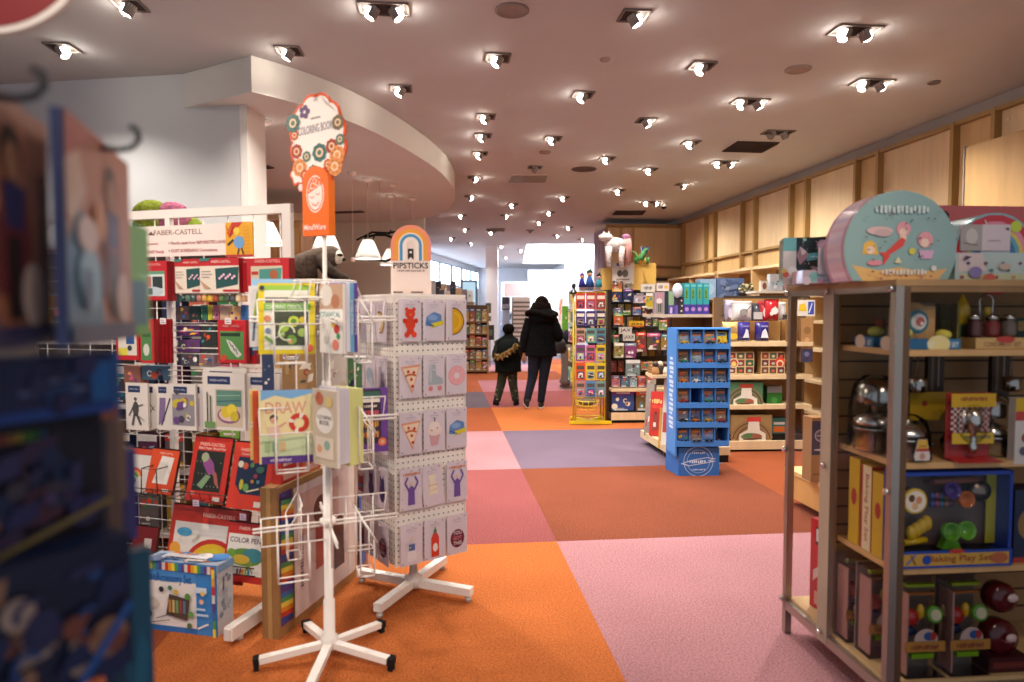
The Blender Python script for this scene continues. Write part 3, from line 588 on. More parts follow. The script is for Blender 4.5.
rbook((144, 450, 171, 494), .26, 'orange sketch pad with a white paper drawing behind a black wire holder', '#cf4a22', [('p', [(.2, .22), (.75, .22), (.85, .82), (.4, .84)], '#ded8d0'), ('t', 'FABER-CASTELL', .55, .9, .5, '#f0c9b8'), ('r', .6, .06, .85, .12, '#e6d9cf')]+[('l', [(.3+.07*i, .3), (.38+.07*i, .7)], .008, '#9a948c') for i in range(5)], roll=9)
rbook((184, 438, 222, 503), .24, 'red black-paper pad with a purple rocket picture', '#c02f22', [('r', .12, .17, .86, .78, '#23261f'), ('t', 'FABER-CASTELL', .5, .88, .66, '#f0c0b0'), ('t', 'Black Paper Sketch Pad', .5, .815, .7, '#e8d0c4'), ('p', [(.25, .72), (.36, .76), (.6, .6), (.68, .44), (.5, .42), (.34, .56)], '#8a4a86'), ('e', .36, .68, .1, .07, '#9aa284'), ('p', [(.6, .5), (.72, .45), (.84, .22), (.7, .3)], '#a05a52'), ('p', [(.25, .25), (.45, .42), (.58, .4), (.4, .2)], '#7c9a74'), ('r', .72, .04, .9, .10, '#ddd4cc'), ('t', '20', .18, .13, .1, '#e9b8a8')]+[('c', .18+.09*(i*5 % 8), .25+.06*(i*3 % 9), .008, '#d9d9c0') for i in range(14)], roll=5)
rbook((225, 444, 266, 510), .30, 'red construction-paper pad with a dark collage of shapes', '#cc3a26', [('r', .14, .22, .86, .77, '#1d2b48'), ('p', [(.14, .22), (.3, .22), (.14, .36)], '#cc3a26'), ('t', 'FABER-CASTELL', .5, .88, .66, '#f0c0b0'), ('t', 'Construction Paper', .5, .81, .6, '#e8d0c4'), ('c', .22, .66, .07, '#d8d4c4'), ('c', .34, .64, .07, '#c45a3c'), ('c', .5, .66, .05, '#5f8a5a'), ('e', .3, .36, .05, .08, '#b9b43c'), ('e', .42, .32, .07, .06, '#6aa05c'), ('c', .62, .5, .05, '#8c3f4a'), ('c', .7, .42, .04, '#4f7f9a'), ('c', .56, .42, .04, '#b8862e'), ('l', [(.45, .26), (.75, .32)], .03, '#d9cfae'), ('e', .72, .6, .1, .05, '#3f6a5a'), ('r', .68, .05, .84, .13, '#d8cfc6')], roll=5)
def wireholder():
    o = FR.w(ul(152, 470, .28), .30, FR.hit(152, 494, .28)[1]); b = MB()
    for y in (0, .08): b.tube([(-.05, y, 0), (-.045, y, .13), (.045, y, .13), (.05, y, 0), (-.05, y, 0)], .003, '#1f1b1a', 'metal', 5)
    b.tube([(-.045, 0, .13), (-.045, .08, .13)], .003, '#1f1b1a', 'metal', 5); b.tube([(.045, 0, .13), (.045, .08, .13)], .003, '#1f1b1a', 'metal', 5)
    tag(b.build('wire_holder', None, o, FR.r), 'small black wire holder in front of the orange sketch pad', 'holder')
wireholder()
# bottom row pads
rain = [('r', .06, .05, .9, .76, '#e6ddd4'), ('t', 'FABER-CASTELL', .62, .88, .42, '#f2c4b2')]+[('a', .6, .06, .34-.05*i, .39-.05*i, 5, 175, c) for i, c in enumerate(['#c0352b', '#e3b52f', '#d8c83a', '#3569b0', '#7fa6cc'])]+[('e', .2, .62, .1, .06, '#4f9fc4'), ('c', .1, .38, .07, '#e8a33a'), ('l', [(.12, .2), (.2, .3)], .02, '#444'), ('l', [(.32, .5), (.4, .6)], .03, '#c9bda8')]
rbook((163, 510, 240, 580), .22, 'large red pad with a painted rainbow on white leaning on the lowest shelf', '#c23424', rain, lean=12, roll=4)
rbook((221, 526, 268, 583), .27, 'red colour-pencil pad with a green chameleon', '#b72a22', [('r', .04, .12, .98, .80, '#e2dbd2'), ('t', 'FABER-CASTELL', .55, .9, .6, '#f0c0b0'), ('t', 'COLOR PENCIL', .5, .70, .84, .09, '#4a3a54'), ('e', .45, .42, .36, .15, '#5c8a3c'), ('e', .6, .46, .22, .12, '#3f7f8a'), ('e', .35, .38, .2, .08, '#c9a83c'), ('c', .14, .46, .09, '#6f9a3e'), ('l', [(.6, .35), (.5, .22)], .06, '#7a8a3c')]+[('r', .3+.06*i, .13, .34+.06*i, .22, c) for i, c in enumerate(['#4a342c', '#a0442c', '#c98a2e', '#7a9a4a', '#3f6f8a'])], lean=12, roll=3)
rbook((128, 528, 152, 575), .16, 'dark pad and pouch half hidden left of the rainbow pad', '#7d1f22', [('r', .1, .1, .9, .5, '#2c2826'), ('r', .5, .55, .8, .75, '#d9cfc9')], lean=10, roll=2)
def pouch():
    for k in range(2):
        p = FR.w(ul(148+k*7, 560, .25), .25-.03*k, FR.hit(150, 582, .25)[1]); b = MB(); b.prism([(.03*cos(t)-.0, .08+.08*sin(t)) for t in [i*pi/9 for i in range(10)]]+[(-.03, 0), (.03, 0)], -.012, .012, '#3c3a38', 'leather')
        b.prism([(.018*cos(t)-.0, .08+.055*sin(t)) for t in [i*pi/9 for i in range(10)]]+[(-.018, .02), (.018, .02)], -.014, -.013, '#6b6864', 'leather')
        tag(b.build('pencil_pouch', None, p, FR.r), 'dark grey arched pencil pouch, %s, beside the rainbow pad' % ['left one', 'right one'][k], 'pouch', 'grey pouches on the lowest shelf')
pouch()
def pricetag():
    for k, (px, py) in enumerate(((196, 503), (243, 517), (163, 321), (228, 321))):
        u, z = FR.hit(px, py, .29 if py > 400 else .18); b = boxy(.035, .002, .03, '#cdb8cf' if py > 400 else '#e8e3de', [('r', .1, .2, .9, .35, '#8a7a90'), ('r', .1, .55, .7, .7, '#8a7a90')])
        tag(b.build('price_tag', None, FR.w(u, .29 if py > 400 else .18, z-.015), FR.r), ['lilac price tag under the rocket pad', 'lilac price tag under the collage pad', 'white price tag over the zebra stack', 'white price tag over the large green zebra set'][k], 'price tag', 'price tags clipped on the grid rack')
pricetag()
# accessory set box on floor
def easelbox():
    P0 = onz(154, 632, 0); P1 = onz(218, 637, 0); P = Plane(P1.x, P1.y, math.degrees(atan2(P1.y-P0.y, P1.x-P0.x))-4)
    u0, _ = P.hit(146, 595); zt = P.hit(190, 566)[1]; w = -u0+.01; h = zt+.012
    strip = ['#c23a2e', '#e0a22e', '#e8d24a', '#4f9a5c', '#3c6fb0', '#5c4a8a', '#d8d2cc']
    ops = [('r', 0, .0, 1, .08, '#2f6fb5'), ('r', 0, .08, .72, .72, '#e9e4e0'), ('r', .72, 0, 1, .86, '#3f86c9'), ('t', 'Easel', .10, .78, .2, .14, '#2f5f9f'), ('t', 'Accessory Set', .42, .75, .48, .16, '#24599c')]
    for i in range(22): ops.append(('r', i/22*.98, .88, (i+1)/22*.98, .99, strip[i % 7])); 
    for i in range(8): ops.append(('r', .955, i*.12, .995, i*.12+.12, strip[(i+2) % 7]))
    ops += [('p', [(.33, .26), (.62, .2), (.66, .5), (.38, .56)], '#54483e')]+[('r', .37+.05*i, .3, .405+.05*i, .48, c) for i, c in enumerate(['#b9854c', '#c9b27c', '#7a9a6a', '#9a4a44', '#5f7a9a'])]
    ops += [('c', .16, .42, .07, '#c9c2b8'), ('c', .1, .26, .05, '#6b4a34'), ('c', .28, .62, .035, '#30343f'), ('c', .40, .65, .03, '#3f7f5c'), ('c', .48, .6, .03, '#d8ae2e'), ('c', .64, .55, .04, '#5c8f4c'), ('c', .68, .3, .04, '#6a9a5c'), ('c', .66, .14, .035, '#4f6f4c'), ('l', [(.2, .2), (.45, .3)], .01, '#4c4038'), ('l', [(.1, .13), (.4, .2)], .01, '#7a6a5a'), ('r', .75, .62, .9, .7, '#cfe0ef'), ('c', .83, .5, .03, '#e8b49c'), ('r', .75, .3, .92, .33, '#bcd4ea'), ('r', .75, .38, .88, .41, '#bcd4ea'), ('l', [(.78, .12), (.92, .2)], .02, '#efe9e0'), ('c', .85, .62, .03, '#e0c070')]
    so = [('r', 0, 0, 1, 1, '#cfd4da')]+facade(9, ['#8f97a3', '#b8bec6', '#5f6875', '#dfe2e6'], 22)+[('r', 0, .9, 1, 1, '#7fa8d4')]
    to = [('r', 0, 0, 1, 1, '#b9cbe2')]+facade(11, ['#3f86c9', '#e9e4e0', '#7c92b8', '#d98a4a'], 26)+[('r', .2, .3, .8, .6, '#dfe6ee')]
    b = boxy(w, .115, h, '#4b8fd0', ops, '#5a94cd', 'gloss', {'R': so, 'T': to})
    tag(b.build('accessory_box', None, P.w(-w/2, -.0575, 0), P.r), 'blue easel accessory set box with rainbow strip edge on the floor', 'box')
easelbox()
# round colourful ball plush behind the rack
p = at(160, 225, 4.3); b = MB()
for k, (c, dx, dz) in enumerate((('#7c8430', -.05, .06), ('#a05a70', .07, .05), ('#2a6a72', -.08, -.03), ('#643a72', .02, -.03), ('#7c8c34', .12, -.02))): b.ball((dx, .02*k, dz), (.12, .1, .10), c, 'fur', 14, 9)
tag(b.build('plush_ball', None, p), 'multicoloured plush ball on the shelf behind the banner sign', 'plush toy')
def shelf_behind():
    p = at(160, 260, 4.3); o = empty('toy_shelf', (p.x-.2, 4.32, 0), R(-8), 'low white shelf with toys behind the wire grid rack', 'shelf'); zt = at(160, 245, 4.3).z
    for z in (.1, .5, .9, 1.3, zt-.02): b = MB(); b.box((0, 0, z), (1.7, .35, .03), '#ddd6cf', 'paint'); b.build('shelf', o)
    for x in (-.85, .85): b = MB(); b.box((x, 0, zt/2), (.03, .35, zt), '#ddd6cf', 'paint'); b.build('side_panel', o)
    b = MB(); b.box((0, .17, zt/2), (1.7, .01, zt), '#8e7a6c', 'paint'); b.build('back_panel', o)
    q = 0; nm = ['red', 'navy', 'mustard', 'teal', 'plum', 'olive', 'brown', 'grey']; cl = ['#8f2a2a', '#27375c', '#b58a34', '#2f6d6a', '#5c2f50', '#6b6f3a', '#5f4232', '#6f6a66']
    for r_, z in enumerate((.115, .515, .915, 1.315)):
        for i in range(9):
            k = (i*3+r_*5) % 8; w = .13; h = rnd.uniform(.18, .32); M = o.matrix_basis
            b = boxy(w, .1, h, cl[k], pkgart(q, None), None); q += 1
            loc = Matrix.Translation((p.x-.2, 4.32, 0)) @ Matrix.Rotation(R(-8), 4, 'Z') @ Vector((-.74+i*.185, -.08, z))
            tag(b.build('toy_box', None, loc, R(-8)), '%s toy box seen through the wire grid, %s from left on the %s shelf' % (nm[k], ['first', 'second', 'third', 'fourth', 'fifth', 'sixth', 'seventh', 'eighth', 'ninth'][i], ['lowest', 'second', 'third', 'top'][r_]), 'toy box', 'boxes behind the wire grid rack')
shelf_behind()
# ---------------------------------------------------------------- big cardboard panel box
def cardboard():
    Pn = onz(279, 640, 0); Pf = onz(368, 566, 0); d = (Pf-Pn); a = math.degrees(atan2(d.y, d.x)); L = d.length
    P = Plane(Pn.x, Pn.y, a); t = .085; h = at(279, 489, Pn.y).z
    side = '#8f6a42'
    cols = ['#2c4f9a', '#c23a2e', '#e08a2e', '#e8d24a', '#4f9a5c', '#3c6fb0', '#5c3f8a']
    ops = [('r', .02, .07, .13, .96, '#4f3f8a')]
    for z0 in (.10, .52):
        for i in range(12): z = z0+i*.033; ops.append(('p', [(.02, z), (.13, z-.02), (.13, z+.015), (.02, z+.035)], cols[i % 7]))
    ops += [('r', .13, .07, .72, .96, '#d5c6c2'), ('r', .72, .07, .80, .96, '#d9d1cb'), ('r', .86, .07, .95, .96, '#2c5fb0'), ('r', .18, .6, .6, .9, '#c9a79c'), ('c', .4, .72, .08, '#6b3f34'), ('r', .34, .3, .5, .62, '#a8504a'), ('c', .6, .5, .07, '#5c3a30'), ('r', .54, .2, .66, .45, '#46434c')]+[('tv', '~18', .2, .45, .4, .03, '#7a5c66')]
    b = boxy(L, t, h, '#a37d4f', ops, side); 
    b.box((-L/2-.001, 0, h/2), (.002, t*.25, h), '#a98655', 'print')
    o = b.build('easel_carton', None, P.w(L/2, -t/2, 0), P.r)
    tag(o, 'tall flat cardboard carton with rainbow stripes behind the white spinner', 'carton')
    q = MB(); q.box((0, 0, 0), (L, .05, .0015), '#c2a376', 'gloss'); q.build('packing_tape', o, (0, 0, h+.0015))
    # red and orange boxes leaning on top
    for i, (u, c, hh, nm) in enumerate(((.15, '#c4352c', .13, 'red'), (.33, '#d96a2e', .10, 'orange'))):
        bb = boxy(.17, .05, hh, c, [('r', .1, .1, .9, .4, '#e8b9a4'), ('r', .1, .6, .7, .8, '#f0ddcf')]); tag(bb.build('flat_box', None, P.w(u, -t/2, h+.003), P.r), '%s small box lying on top of the tall cardboard carton' % nm, 'box')
cardboard()
# ---------------------------------------------------------------- WHITE SPINNER
SP = Vector((-.785, 2.82, 0))
PAINTW = '#efeae4'
def spinner():
    o = empty('wire_spinner_rack', SP, 0, 'white wire spinner rack with books on a five-armed foot in front', 'display rack')
    for k in range(5):
        a = R(-18+72*k); e = (cos(a)*.34, sin(a)*.34)
        b = MB(); b.M = Matrix.Rotation(a, 4, 'Z')
        b.box((.15, 0, .054), (.28, .035, .026), PAINTW, 'metal', ry=R(6)); f = b.build('foot', o)
        c = MB(); c.M = Matrix.Rotation(a, 4, 'Z'); c.box((.296, 0, .040), (.024, .040, .030), '#1c1a1a', 'matte', ry=R(6)); c.box((.296, 0, .014), (.02, .03, .028), '#1c1a1a', 'matte'); c.build('rubber_cap', f)
    b = MB(); b.lathe([(.036, .05), (.036, .10), (.024, .11), (.024, .26), (.019, .265), (.019, 1.20)], PAINTW, 'metal', 20); b.build('pole', o)
    b = MB(); b.lathe([(.009, 1.2), (.009, 1.86)], PAINTW, 'metal', 12); b.build('upper_pole', o)
    b = MB()
    for z in (.60, 1.0, 1.4): b.lathe([(.018, z-.012), (.034, z-.012), (.034, z+.012), (.018, z+.012)], PAINTW, 'metal', 18)
    b.build('hub', o)
    def pocket(cx, cy, z, rz, w, h, d, arm=True):
        M = Matrix.Translation((cx, cy, z)) @ Matrix.Rotation(R(rz), 4, 'Z'); b = MB(M); r = .0034
        for y in (-d/2, d/2):
            for x in (-w/4, w/4): b.tube([(x, y, h if y > 0 else h*.62), (x, y, 0)], r, PAINTW, 'metal', 6)
        b.tube([(-w/4, -d/2, 0), (w/4, -d/2, 0), (w/4, d/2, 0), (-w/4, d/2, 0), (-w/4, -d/2, 0)], r, PAINTW, 'metal', 6)
        b.tube([(-w/2, d/2, h), (-w/2, -d/2, h*.62), (w/2, -d/2, h*.62), (w/2, d/2, h)], r, PAINTW, 'metal', 6)
        b.tube([(-w/2, d/2, h), (w/2, d/2, h)], r, PAINTW, 'metal', 6)
        b.build('wire_pocket', o)
    rr = 22
    for z, ws in ((.42, (.30, .28)), (.86, (.28, .26)), (1.29, (.28, .26))):
        for k in range(4):
            a = R(rr+90*k); e = Vector((cos(a), sin(a))); n = Vector((sin(a), -cos(a)))
            c = e*-.15+n*.13; pocket(c.x, c.y, z, rr+90*k, .24, .25, .055)
            b = MB(); b.tube([(0, 0, z+.18), (e.x*-.30, e.y*-.30, z+.18)], .005, PAINTW, 'metal', 6); b.tube([(0, 0, z+.165), (n.x*.30, n.y*.30, z+.165)], .005, PAINTW, 'metal', 6); b.build('radial_arm', o)
    for k in range(4):
        a = R(rr+90*k); b = MB(); b.tube([(cos(a)*.12, sin(a)*.12, .44), (cos(a)*.12, sin(a)*.12, 1.62)], .0032, PAINTW, 'metal', 6); b.build('upright_wire', o)
    b = MB(); b.tube([(cos(R(t))*.125, sin(R(t))*.125, 1.62) for t in range(0, 361, 20)], .004, PAINTW, 'metal', 6); b.tube([(cos(R(t))*.15, sin(R(t))*.15, 1.55) for t in range(0, 361, 20)], .004, PAINTW, 'metal', 6)
    for t in range(0, 360, 20): b.tube([(cos(R(t))*.125, sin(R(t))*.125, 1.62), (cos(R(t))*.15, sin(R(t))*.15, 1.55)], .0025, PAINTW, 'metal', 5)
    b.build('top_basket', o)
spinner()
def sb(bb, Y, rz, t, lab, col, ops, side='#e8e2da', sideops=None, **k):
    p = at((bb[0]+bb[2])/2, (bb[1]+bb[3])/2, Y); P = Plane(p.x, p.y, rz)
    return item(P, bb, 0, t, 'activity_book', 'book', lab, col, ops, side, group='activity books in the white spinner', sideops=sideops, **k)
yel = [('r', .0, .0, 1, 1, '#e9d21f'), ('r', .10, .06, .90, .9, '#eef0dc'), ('r', .08, .90, .92, .97, '#9fcf4a'), ('r', .2, .84, .86, .90, '#f6f3e4'), ('r', .12, .72, .88, .80, '#6a665e'), ('t', '~9', .5, .76, .4, '#e8e4da'), ('r', .10, .62, .92, .715, '#7fbf45'), ('t', 'COLORING CREATIONS', .5, .665, .74, .06, '#fbfbf2'), ('r', .28, .12, .88, .60, '#4b5240')]
yel += [('c', .45, .38, .09, '#a9cf4a'), ('c', .62, .46, .10, '#c9d84a'), ('c', .62, .46, .05, '#5f8a3c'), ('c', .4, .28, .07, '#8fb04c'), ('c', .58, .2, .09, '#7fae44'), ('c', .56, .18, .04, '#e0a07c'), ('c', .77, .3, .08, '#a9c76a'), ('c', .78, .48, .06, '#d9c23c'), ('a', .5, .3, .12, .15, 0, 300, '#e9efd2'), ('c', .16, .5, .06, '#d98a6a'), ('c', .17, .33, .05, '#7f8fb0'), ('l', [(.1, .12), (.45, .3)], .02, '#e8e4da'), ('l', [(.12, .25), (.3, .14)], .05, '#7fb04a'), ('c', .90, .08, .07, '#d9694a'), ('c', .07, .93, .045, '#3a3a3c')]
sb((258, 283, 315, 354), 2.72, 10, .012, 'yellow framed colouring set with green swirls in the upper front pocket', '#e9d21f', yel, lean=3)
sb((252, 279, 300, 350), 2.78, 10, .03, 'light blue backed book just behind the yellow framed one', '#9cc6e6', [('r', .05, .1, .3, .9, '#e8e6e0')], '#d9e3ea')
sb((249, 286, 262, 347), 2.76, 10, .01, 'pale striped book peeping out left of the yellow framed one', '#e9e5df', [('l', [(.3, .1), (.5, .6)], .2, '#5a6f8a'), ('l', [(.4, .5), (.7, .9)], .15, '#9ab83c')])
draw = [('r', .04, .24, 1, 1, '#efdfa8'), ('p', [(.04, .86), (.3, .93), (.6, .88), (1, .95), (1, 1), (.04, 1)], '#7fb2dc'), ('t', 'DRAW', .5, .76, .76, .16, '#e0a08c'), ('r', .04, .10, 1, .38, '#cddcae'), ('r', .04, 0, 1, .10, '#5a3a86'), ('c', .27, .62, .075, '#4a3830'), ('c', .27, .59, .06, '#e0a488'), ('p', [(.16, .5), (.22, .36), (.42, .36), (.36, .52)], '#e8c0b0'), ('l', [(.36, .5), (.5, .56)], .035, '#e0a488'), ('a', .74, .55, .10, .19, 0, 360, '#d0402e'), ('a', .74, .55, .10, .19, 60, 85, '#efe6da'), ('a', .74, .55, .10, .19, 240, 265, '#efe6da'), ('a', .74, .55, .10, .19, 150, 175, '#efe6da'), ('r', .1, .17, .2, .3, '#a9c48a'), ('r', .24, .17, .34, .3, '#8fb48a'), ('r', .38, .17, .48, .3, '#d9b98a'), ('t', '~10', .4, .05, .4, '#d8c8ea')]
sb((259, 390, 313, 463), 2.66, 14, .010, 'pale yellow learn-to-draw book with a swim ring in the lower front pocket', '#efdfa8', draw, '#5a3a86')
sb((253, 391, 262, 463), 2.68, 14, .012, 'orange spined book just left behind the draw book', '#e2572c', [], '#d94e24')
sb((250, 390, 257, 460), 2.71, 14, .012, 'cream and yellow book edge at the left of the front pocket', '#f0dc7a', [], '#ecd98a')
bot = [('r', 0, .48, 1, .64, '#f0ede6'), ('t', 'BOTANICAL', .42, .56, .95, .08, '#3f8f8a'), ('r', 0, .64, 1, 1, '#c9a68c'), ('r', 0, 0, 1, .48, '#e9e4dc'), ('c', .3, .84, .28, '#e6dfd4'), ('c', .7, .75, .18, '#b97c5c'), ('c', .75, .35, .12, '#c43c34'), ('c', .6, .42, .08, '#e0b43c'), ('c', .82, .25, .08, '#4f9a5c'), ('c', .7, .12, .14, '#e0806c'), ('c', .3, .2, .1, '#d9d2c8')]
sb((320, 284, 343, 353), 2.64, -40, .012, 'botanical colouring book facing left in the upper right pocket', '#e9e4dc', bot)
for i, (x0, x1, c, nm) in enumerate(((342, 346, '#a08fc4', 'lilac'), (346, 350, '#dfe6ee', 'white'), (350, 354, '#6fb0d8', 'sky blue'), (354, 358, '#6a4aa0', 'purple'))):
    sb((x0, 282+i*.3, x1, 352), 2.66+.03*i, 46, .12, '%s spined book standing in the upper right pocket, beside the botanical book' % nm, c, [('tv', 'COLORING', .5, .5, .5, .5, '#f0eef4')], c)
mk = [('r', 0, 0, 1, 1, '#c9b9a4'), ('e', .5, .6, .36, .17, '#e9e4dc'), ('t', 'COLORING', .5, .64, .6, .05, '#4a4a4a'), ('t', 'BOOK', .5, .57, .4, .06, '#4a4a4a'), ('c', .3, .88, .16, '#c46a4a'), ('c', .7, .85, .14, '#d9c07a'), ('r', .12, .1, .88, .38, '#e0d2c0'), ('c', .3, .22, .1, '#d9a07c'), ('c', .62, .28, .12, '#8fb0a0')]
sb((313, 390, 337, 466), 2.58, -40, .012, 'colouring book with a white oval title facing left in the lower right pocket', '#c9b9a4', mk)
nmz = ['nearest', 'second', 'third', 'fourth']
for i in range(4): sb((336+i*3.4, 388+i*.2, 339.4+i*3.4, 466-i), 2.56+.02*i, 46, .12, 'white-edged pad in the lower right pocket stack, %s to the title oval book' % nmz[i], '#ddd9e0', [('l', [(.3, 0), (.3, 1)], .1, '#c2bdc9'), ('l', [(.7, 0), (.7, 1)], .1, '#b9b4c2')], '#d2cdd6')
for i in range(4): sb((349.6+i*3.4, 388+i*.2, 353+i*3.4, 466-i), 2.65+.02*i, 46, .12, 'lime-edged pad in the lower right pocket stack, %s from the white-edged pads' % nmz[i], '#e3e59c', [('l', [(.3, 0), (.3, 1)], .1, '#cfd27c'), ('l', [(.7, 0), (.7, 1)], .1, '#c9cc74')], '#d9dc8c')
pur = [('r', 0, .14, .74, .98, '#3c2f40'), ('r', 0, .84, .72, .95, '#3f6a5c'), ('r', 0, .78, .7, .84, '#efece4'), ('t', '~7', .36, .72, .5, .04, '#e9e4dc'), ('t', '~7', .36, .62, .62, .07, '#d9546a'), ('t', '~7', .36, .44, .6, .1, '#e8a23c'), ('t', '~6', .36, .28, .6, .1, '#d98a3c'), ('c', .78, .16, .16, '#e8764a'), ('c', .78, .16, .08, '#f2c49c')]
sb((361, 388, 388, 452), 3.12, 20, .014, 'purple number colouring book at the right side of the lower tier', '#6a3f96', pur, '#5c3488')
sb((368, 388, 386, 440), 3.2, 20, .014, 'dark green book behind the purple number colouring book', '#3f5a4c', [])
# small packs behind spinner on rear pockets
sb((262, 352, 274, 392), 3.15, 10, .02, 'dark blue and white pack behind the spinner pole, left', '#39466a', facade(4, PALS[4], 5))
sb((282, 350, 316, 390), 3.2, 10, .02, 'tan craft pack behind the spinner between the two tiers', '#b8905c', facade(14, PALS[3], 7)+[('r', .1, .4, .2, .9, '#d8b47c')])
sb((324, 352, 346, 388), 3.2, -10, .02, 'white pack with brown animal behind the spinner, right of the tan one', '#d6cabc', facade(15, PALS[3], 6))
sb((344, 358, 362, 388), 3.22, 10, .02, 'green and black pack behind the lime-edged pads', '#4f7a4c', facade(16, PALS[2], 6))
# sign on spinner
def mindsign():
    p = SP+Vector((-.022, 0, 0)); rz = R(-25)
    o = empty('spinner_sign', (p.x, p.y, 0), rz, 'orange and white cloud shaped sign on top of the white spinner', 'sign')
    zb = at(318, 236, p.y).z; w, h = .138, .285; t = .04
    pts = [(-w/2, 0), (w/2, 0)]+[(w/2*cos(a), h-w/2+w/2*sin(a)) for a in [i*pi/12 for i in range(13)]]
    b = MB(); b.prism(pts, -t/2, t/2, '#ee6a1f', 'print', '#f07a24')
    cx, cz = 0, .17
    b.front([('e', .5, .60, .34, .27, '#f0dfd6'), ('e', .5, .60, .31, .25, '#ee6a1f'), ('e', .5, .60, .28, .23, '#f0dfd6'), ('p', [(.21, .60), (.79, .74), (.74, .80), (.6, .84), (.4, .84), (.27, .76)], '#e8733a'),
             ('a', .42, .72, .07, .095, 0, 330, '#f0dfd6'), ('a', .6, .75, .06, .085, 90, 400, '#f0dfd6'), ('a', .5, .79, .05, .07, 20, 200, '#f0dfd6'), ('a', .33, .66, .04, .06, 0, 260, '#f0dfd6'),
             ('a', .4, .58, .06, .08, 190, 350, '#e8733a'), ('a', .62, .62, .06, .08, 190, 350, '#e8733a'), ('a', .52, .5, .12, .145, 200, 350, '#e8733a'), ('t', 'MindWare', .5, .12, .84, .085, '#f6e6dc')], w, h, -t/2-.0004)
    b.build('arched_panel', o, (0, 0, zb))
    # cloud
    W, Hh = .275, .36; n = 12; cz = zb+h+Hh*.31; 
    def cloud(s, m=12):
        out = []
        for k in range(m):
            a = 2*pi*k/m+.2; cx_, cz_ = W*.36*cos(a)*s, Hh*.38*sin(a)*s
            for j in range(6):
                q = a-pi/m*2.1+j*(pi/m*4.2)/5; out.append((cx_+.045*cos(a+(j-2.5)*.45)*(1.0 if s == 1 else .75)*1.2, cz_+.05*sin(a+(j-2.5)*.45)*(1.0 if s == 1 else .75)*1.2))
        return out
    b = MB(); C1 = cloud(1); b.prism(C1, -.004, .004, '#d9572a', 'print')
    C2 = [(x*.93, z*.93) for x, z in C1]; b.poly([(x, -.005, z) for x, z in C2], '#ece2da')
    cols = ['#c4582e', '#a8432e', '#d98a4a', '#5c7a6c', '#7a6a50', '#3f6f6a']
    fl = [(-.118, .04), (-.112, -.03), (-.10, -.10), (-.06, -.06), (-.03, -.13), (.01, -.055), (.05, -.11), (.075, -.04), (.10, -.08), (.12, -.02), (.115, .05), (-.12, .09), (-.075, -.135), (.03, -.15), (.085, -.125)]
    for i, (x, z) in enumerate(fl):
        r = .024+.008*(i % 3); c = cols[i % 6]
        for j in range(8): q = 2*pi*j/8; b.poly([(x+r*.62*cos(q)+r*.38*cos(s_), -.0056-.0002*i, z+r*.62*sin(q)+r*.38*sin(s_)) for s_ in [m*pi/4 for m in range(8)]], c)
        b.poly([(x+r*.5*cos(s_), -.0062-.0002*i, z+r*.5*sin(s_)) for s_ in [m*pi/6 for m in range(12)]], '#e6c29c'); b.poly([(x+r*.28*cos(s_), -.0066-.0002*i, z+r*.28*sin(s_)) for s_ in [m*pi/6 for m in range(12)]], c)
    for j in range(5): q = 2*pi*j/5; b.poly([(-.055+.018*cos(q)+.012*cos(s_), -.007, .125+.018*sin(q)+.012*sin(s_)) for s_ in [m*pi/4 for m in range(8)]], '#5a3a6c')
    b.front([('t', 'COLORING BOOKS', .5, .65, .78, .11, '#8f8a96'), ('t', '~9', .5, .78, .22, '#6a6a70')], W*.9, Hh*.9, -.006, 0, -Hh*.45)
    c = b.build('cloud_panel', o, (0, -.0, cz)); c.rotation_euler = (0, R(-4), 0)
    b = MB(); 
    for (x, z, r) in ((-.105, zb+h-.02, .042), (-.09, zb+h-.078, .016)):
        b.prism([(x+r*(1+.12*cos(6*t_))*cos(t_), z+r*(1+.12*cos(6*t_))*1.15*sin(t_)) for t_ in [k*2*pi/36 for k in range(36)]], -.004, .004, '#d9572a'); b.prism([(x+r*.8*(1+.12*cos(6*t_))*cos(t_), z+r*.8*(1+.12*cos(6*t_))*1.15*sin(t_)) for t_ in [k*2*pi/36 for k in range(36)]], -.0055, -.005, '#ece2da')
    b.build('thought_bubble', o)
mindsign()
# sloth plush + basket behind the spinner
def sloth():
    p = at(318, 278, 4.2); o = empty('sloth_plush', p, R(20), 'grey-brown sloth plush sitting behind the white spinner', 'plush toy')
    g = '#5c4f46'
    b = MB(); b.ells([(-.1, 0, 0, .10, .10), (-.12, 0, .05, .115, .11), (-.08, 0, .11, .11, .10), (-.01, 0, .155, .085, .085), (.03, 0, .18, .06, .06), (.03, 0, .19, .01, .01)], g, 'fur', 18); b.build('body', o)
    b = MB(); b.ball((.075, -.01, .135), (.072, .07, .068), g, 'fur', 16, 10); h = b.build('head', o)
    b = MB(); b.ball((.115, -.035, .13), (.04, .045, .045), '#d8cdbc', 'fur', 14, 8); b.ball((.15, -.05, .115), (.018, .015, .012), '#191412', 'gloss', 10, 6); b.build('face', h)
    b = MB(); b.ball((.125, -.07, .14), (.022, .012, .010), '#241d1a', 'fur', 10, 6); b.ball((.14, -.015, .15), (.012, .02, .01), '#241d1a', 'fur', 10, 6); b.build('eye_patch', h)
    for s in (-1, 1): b = MB(); b.tube([(.0, s*.06, .13), (.05, s*.09, .06), (.12, s*.07, .01), (.17, s*.04, .0)], [.036, .032, .028, .022], '#4a3f38', 'fur', 10); b.build('arm', o)
sloth()
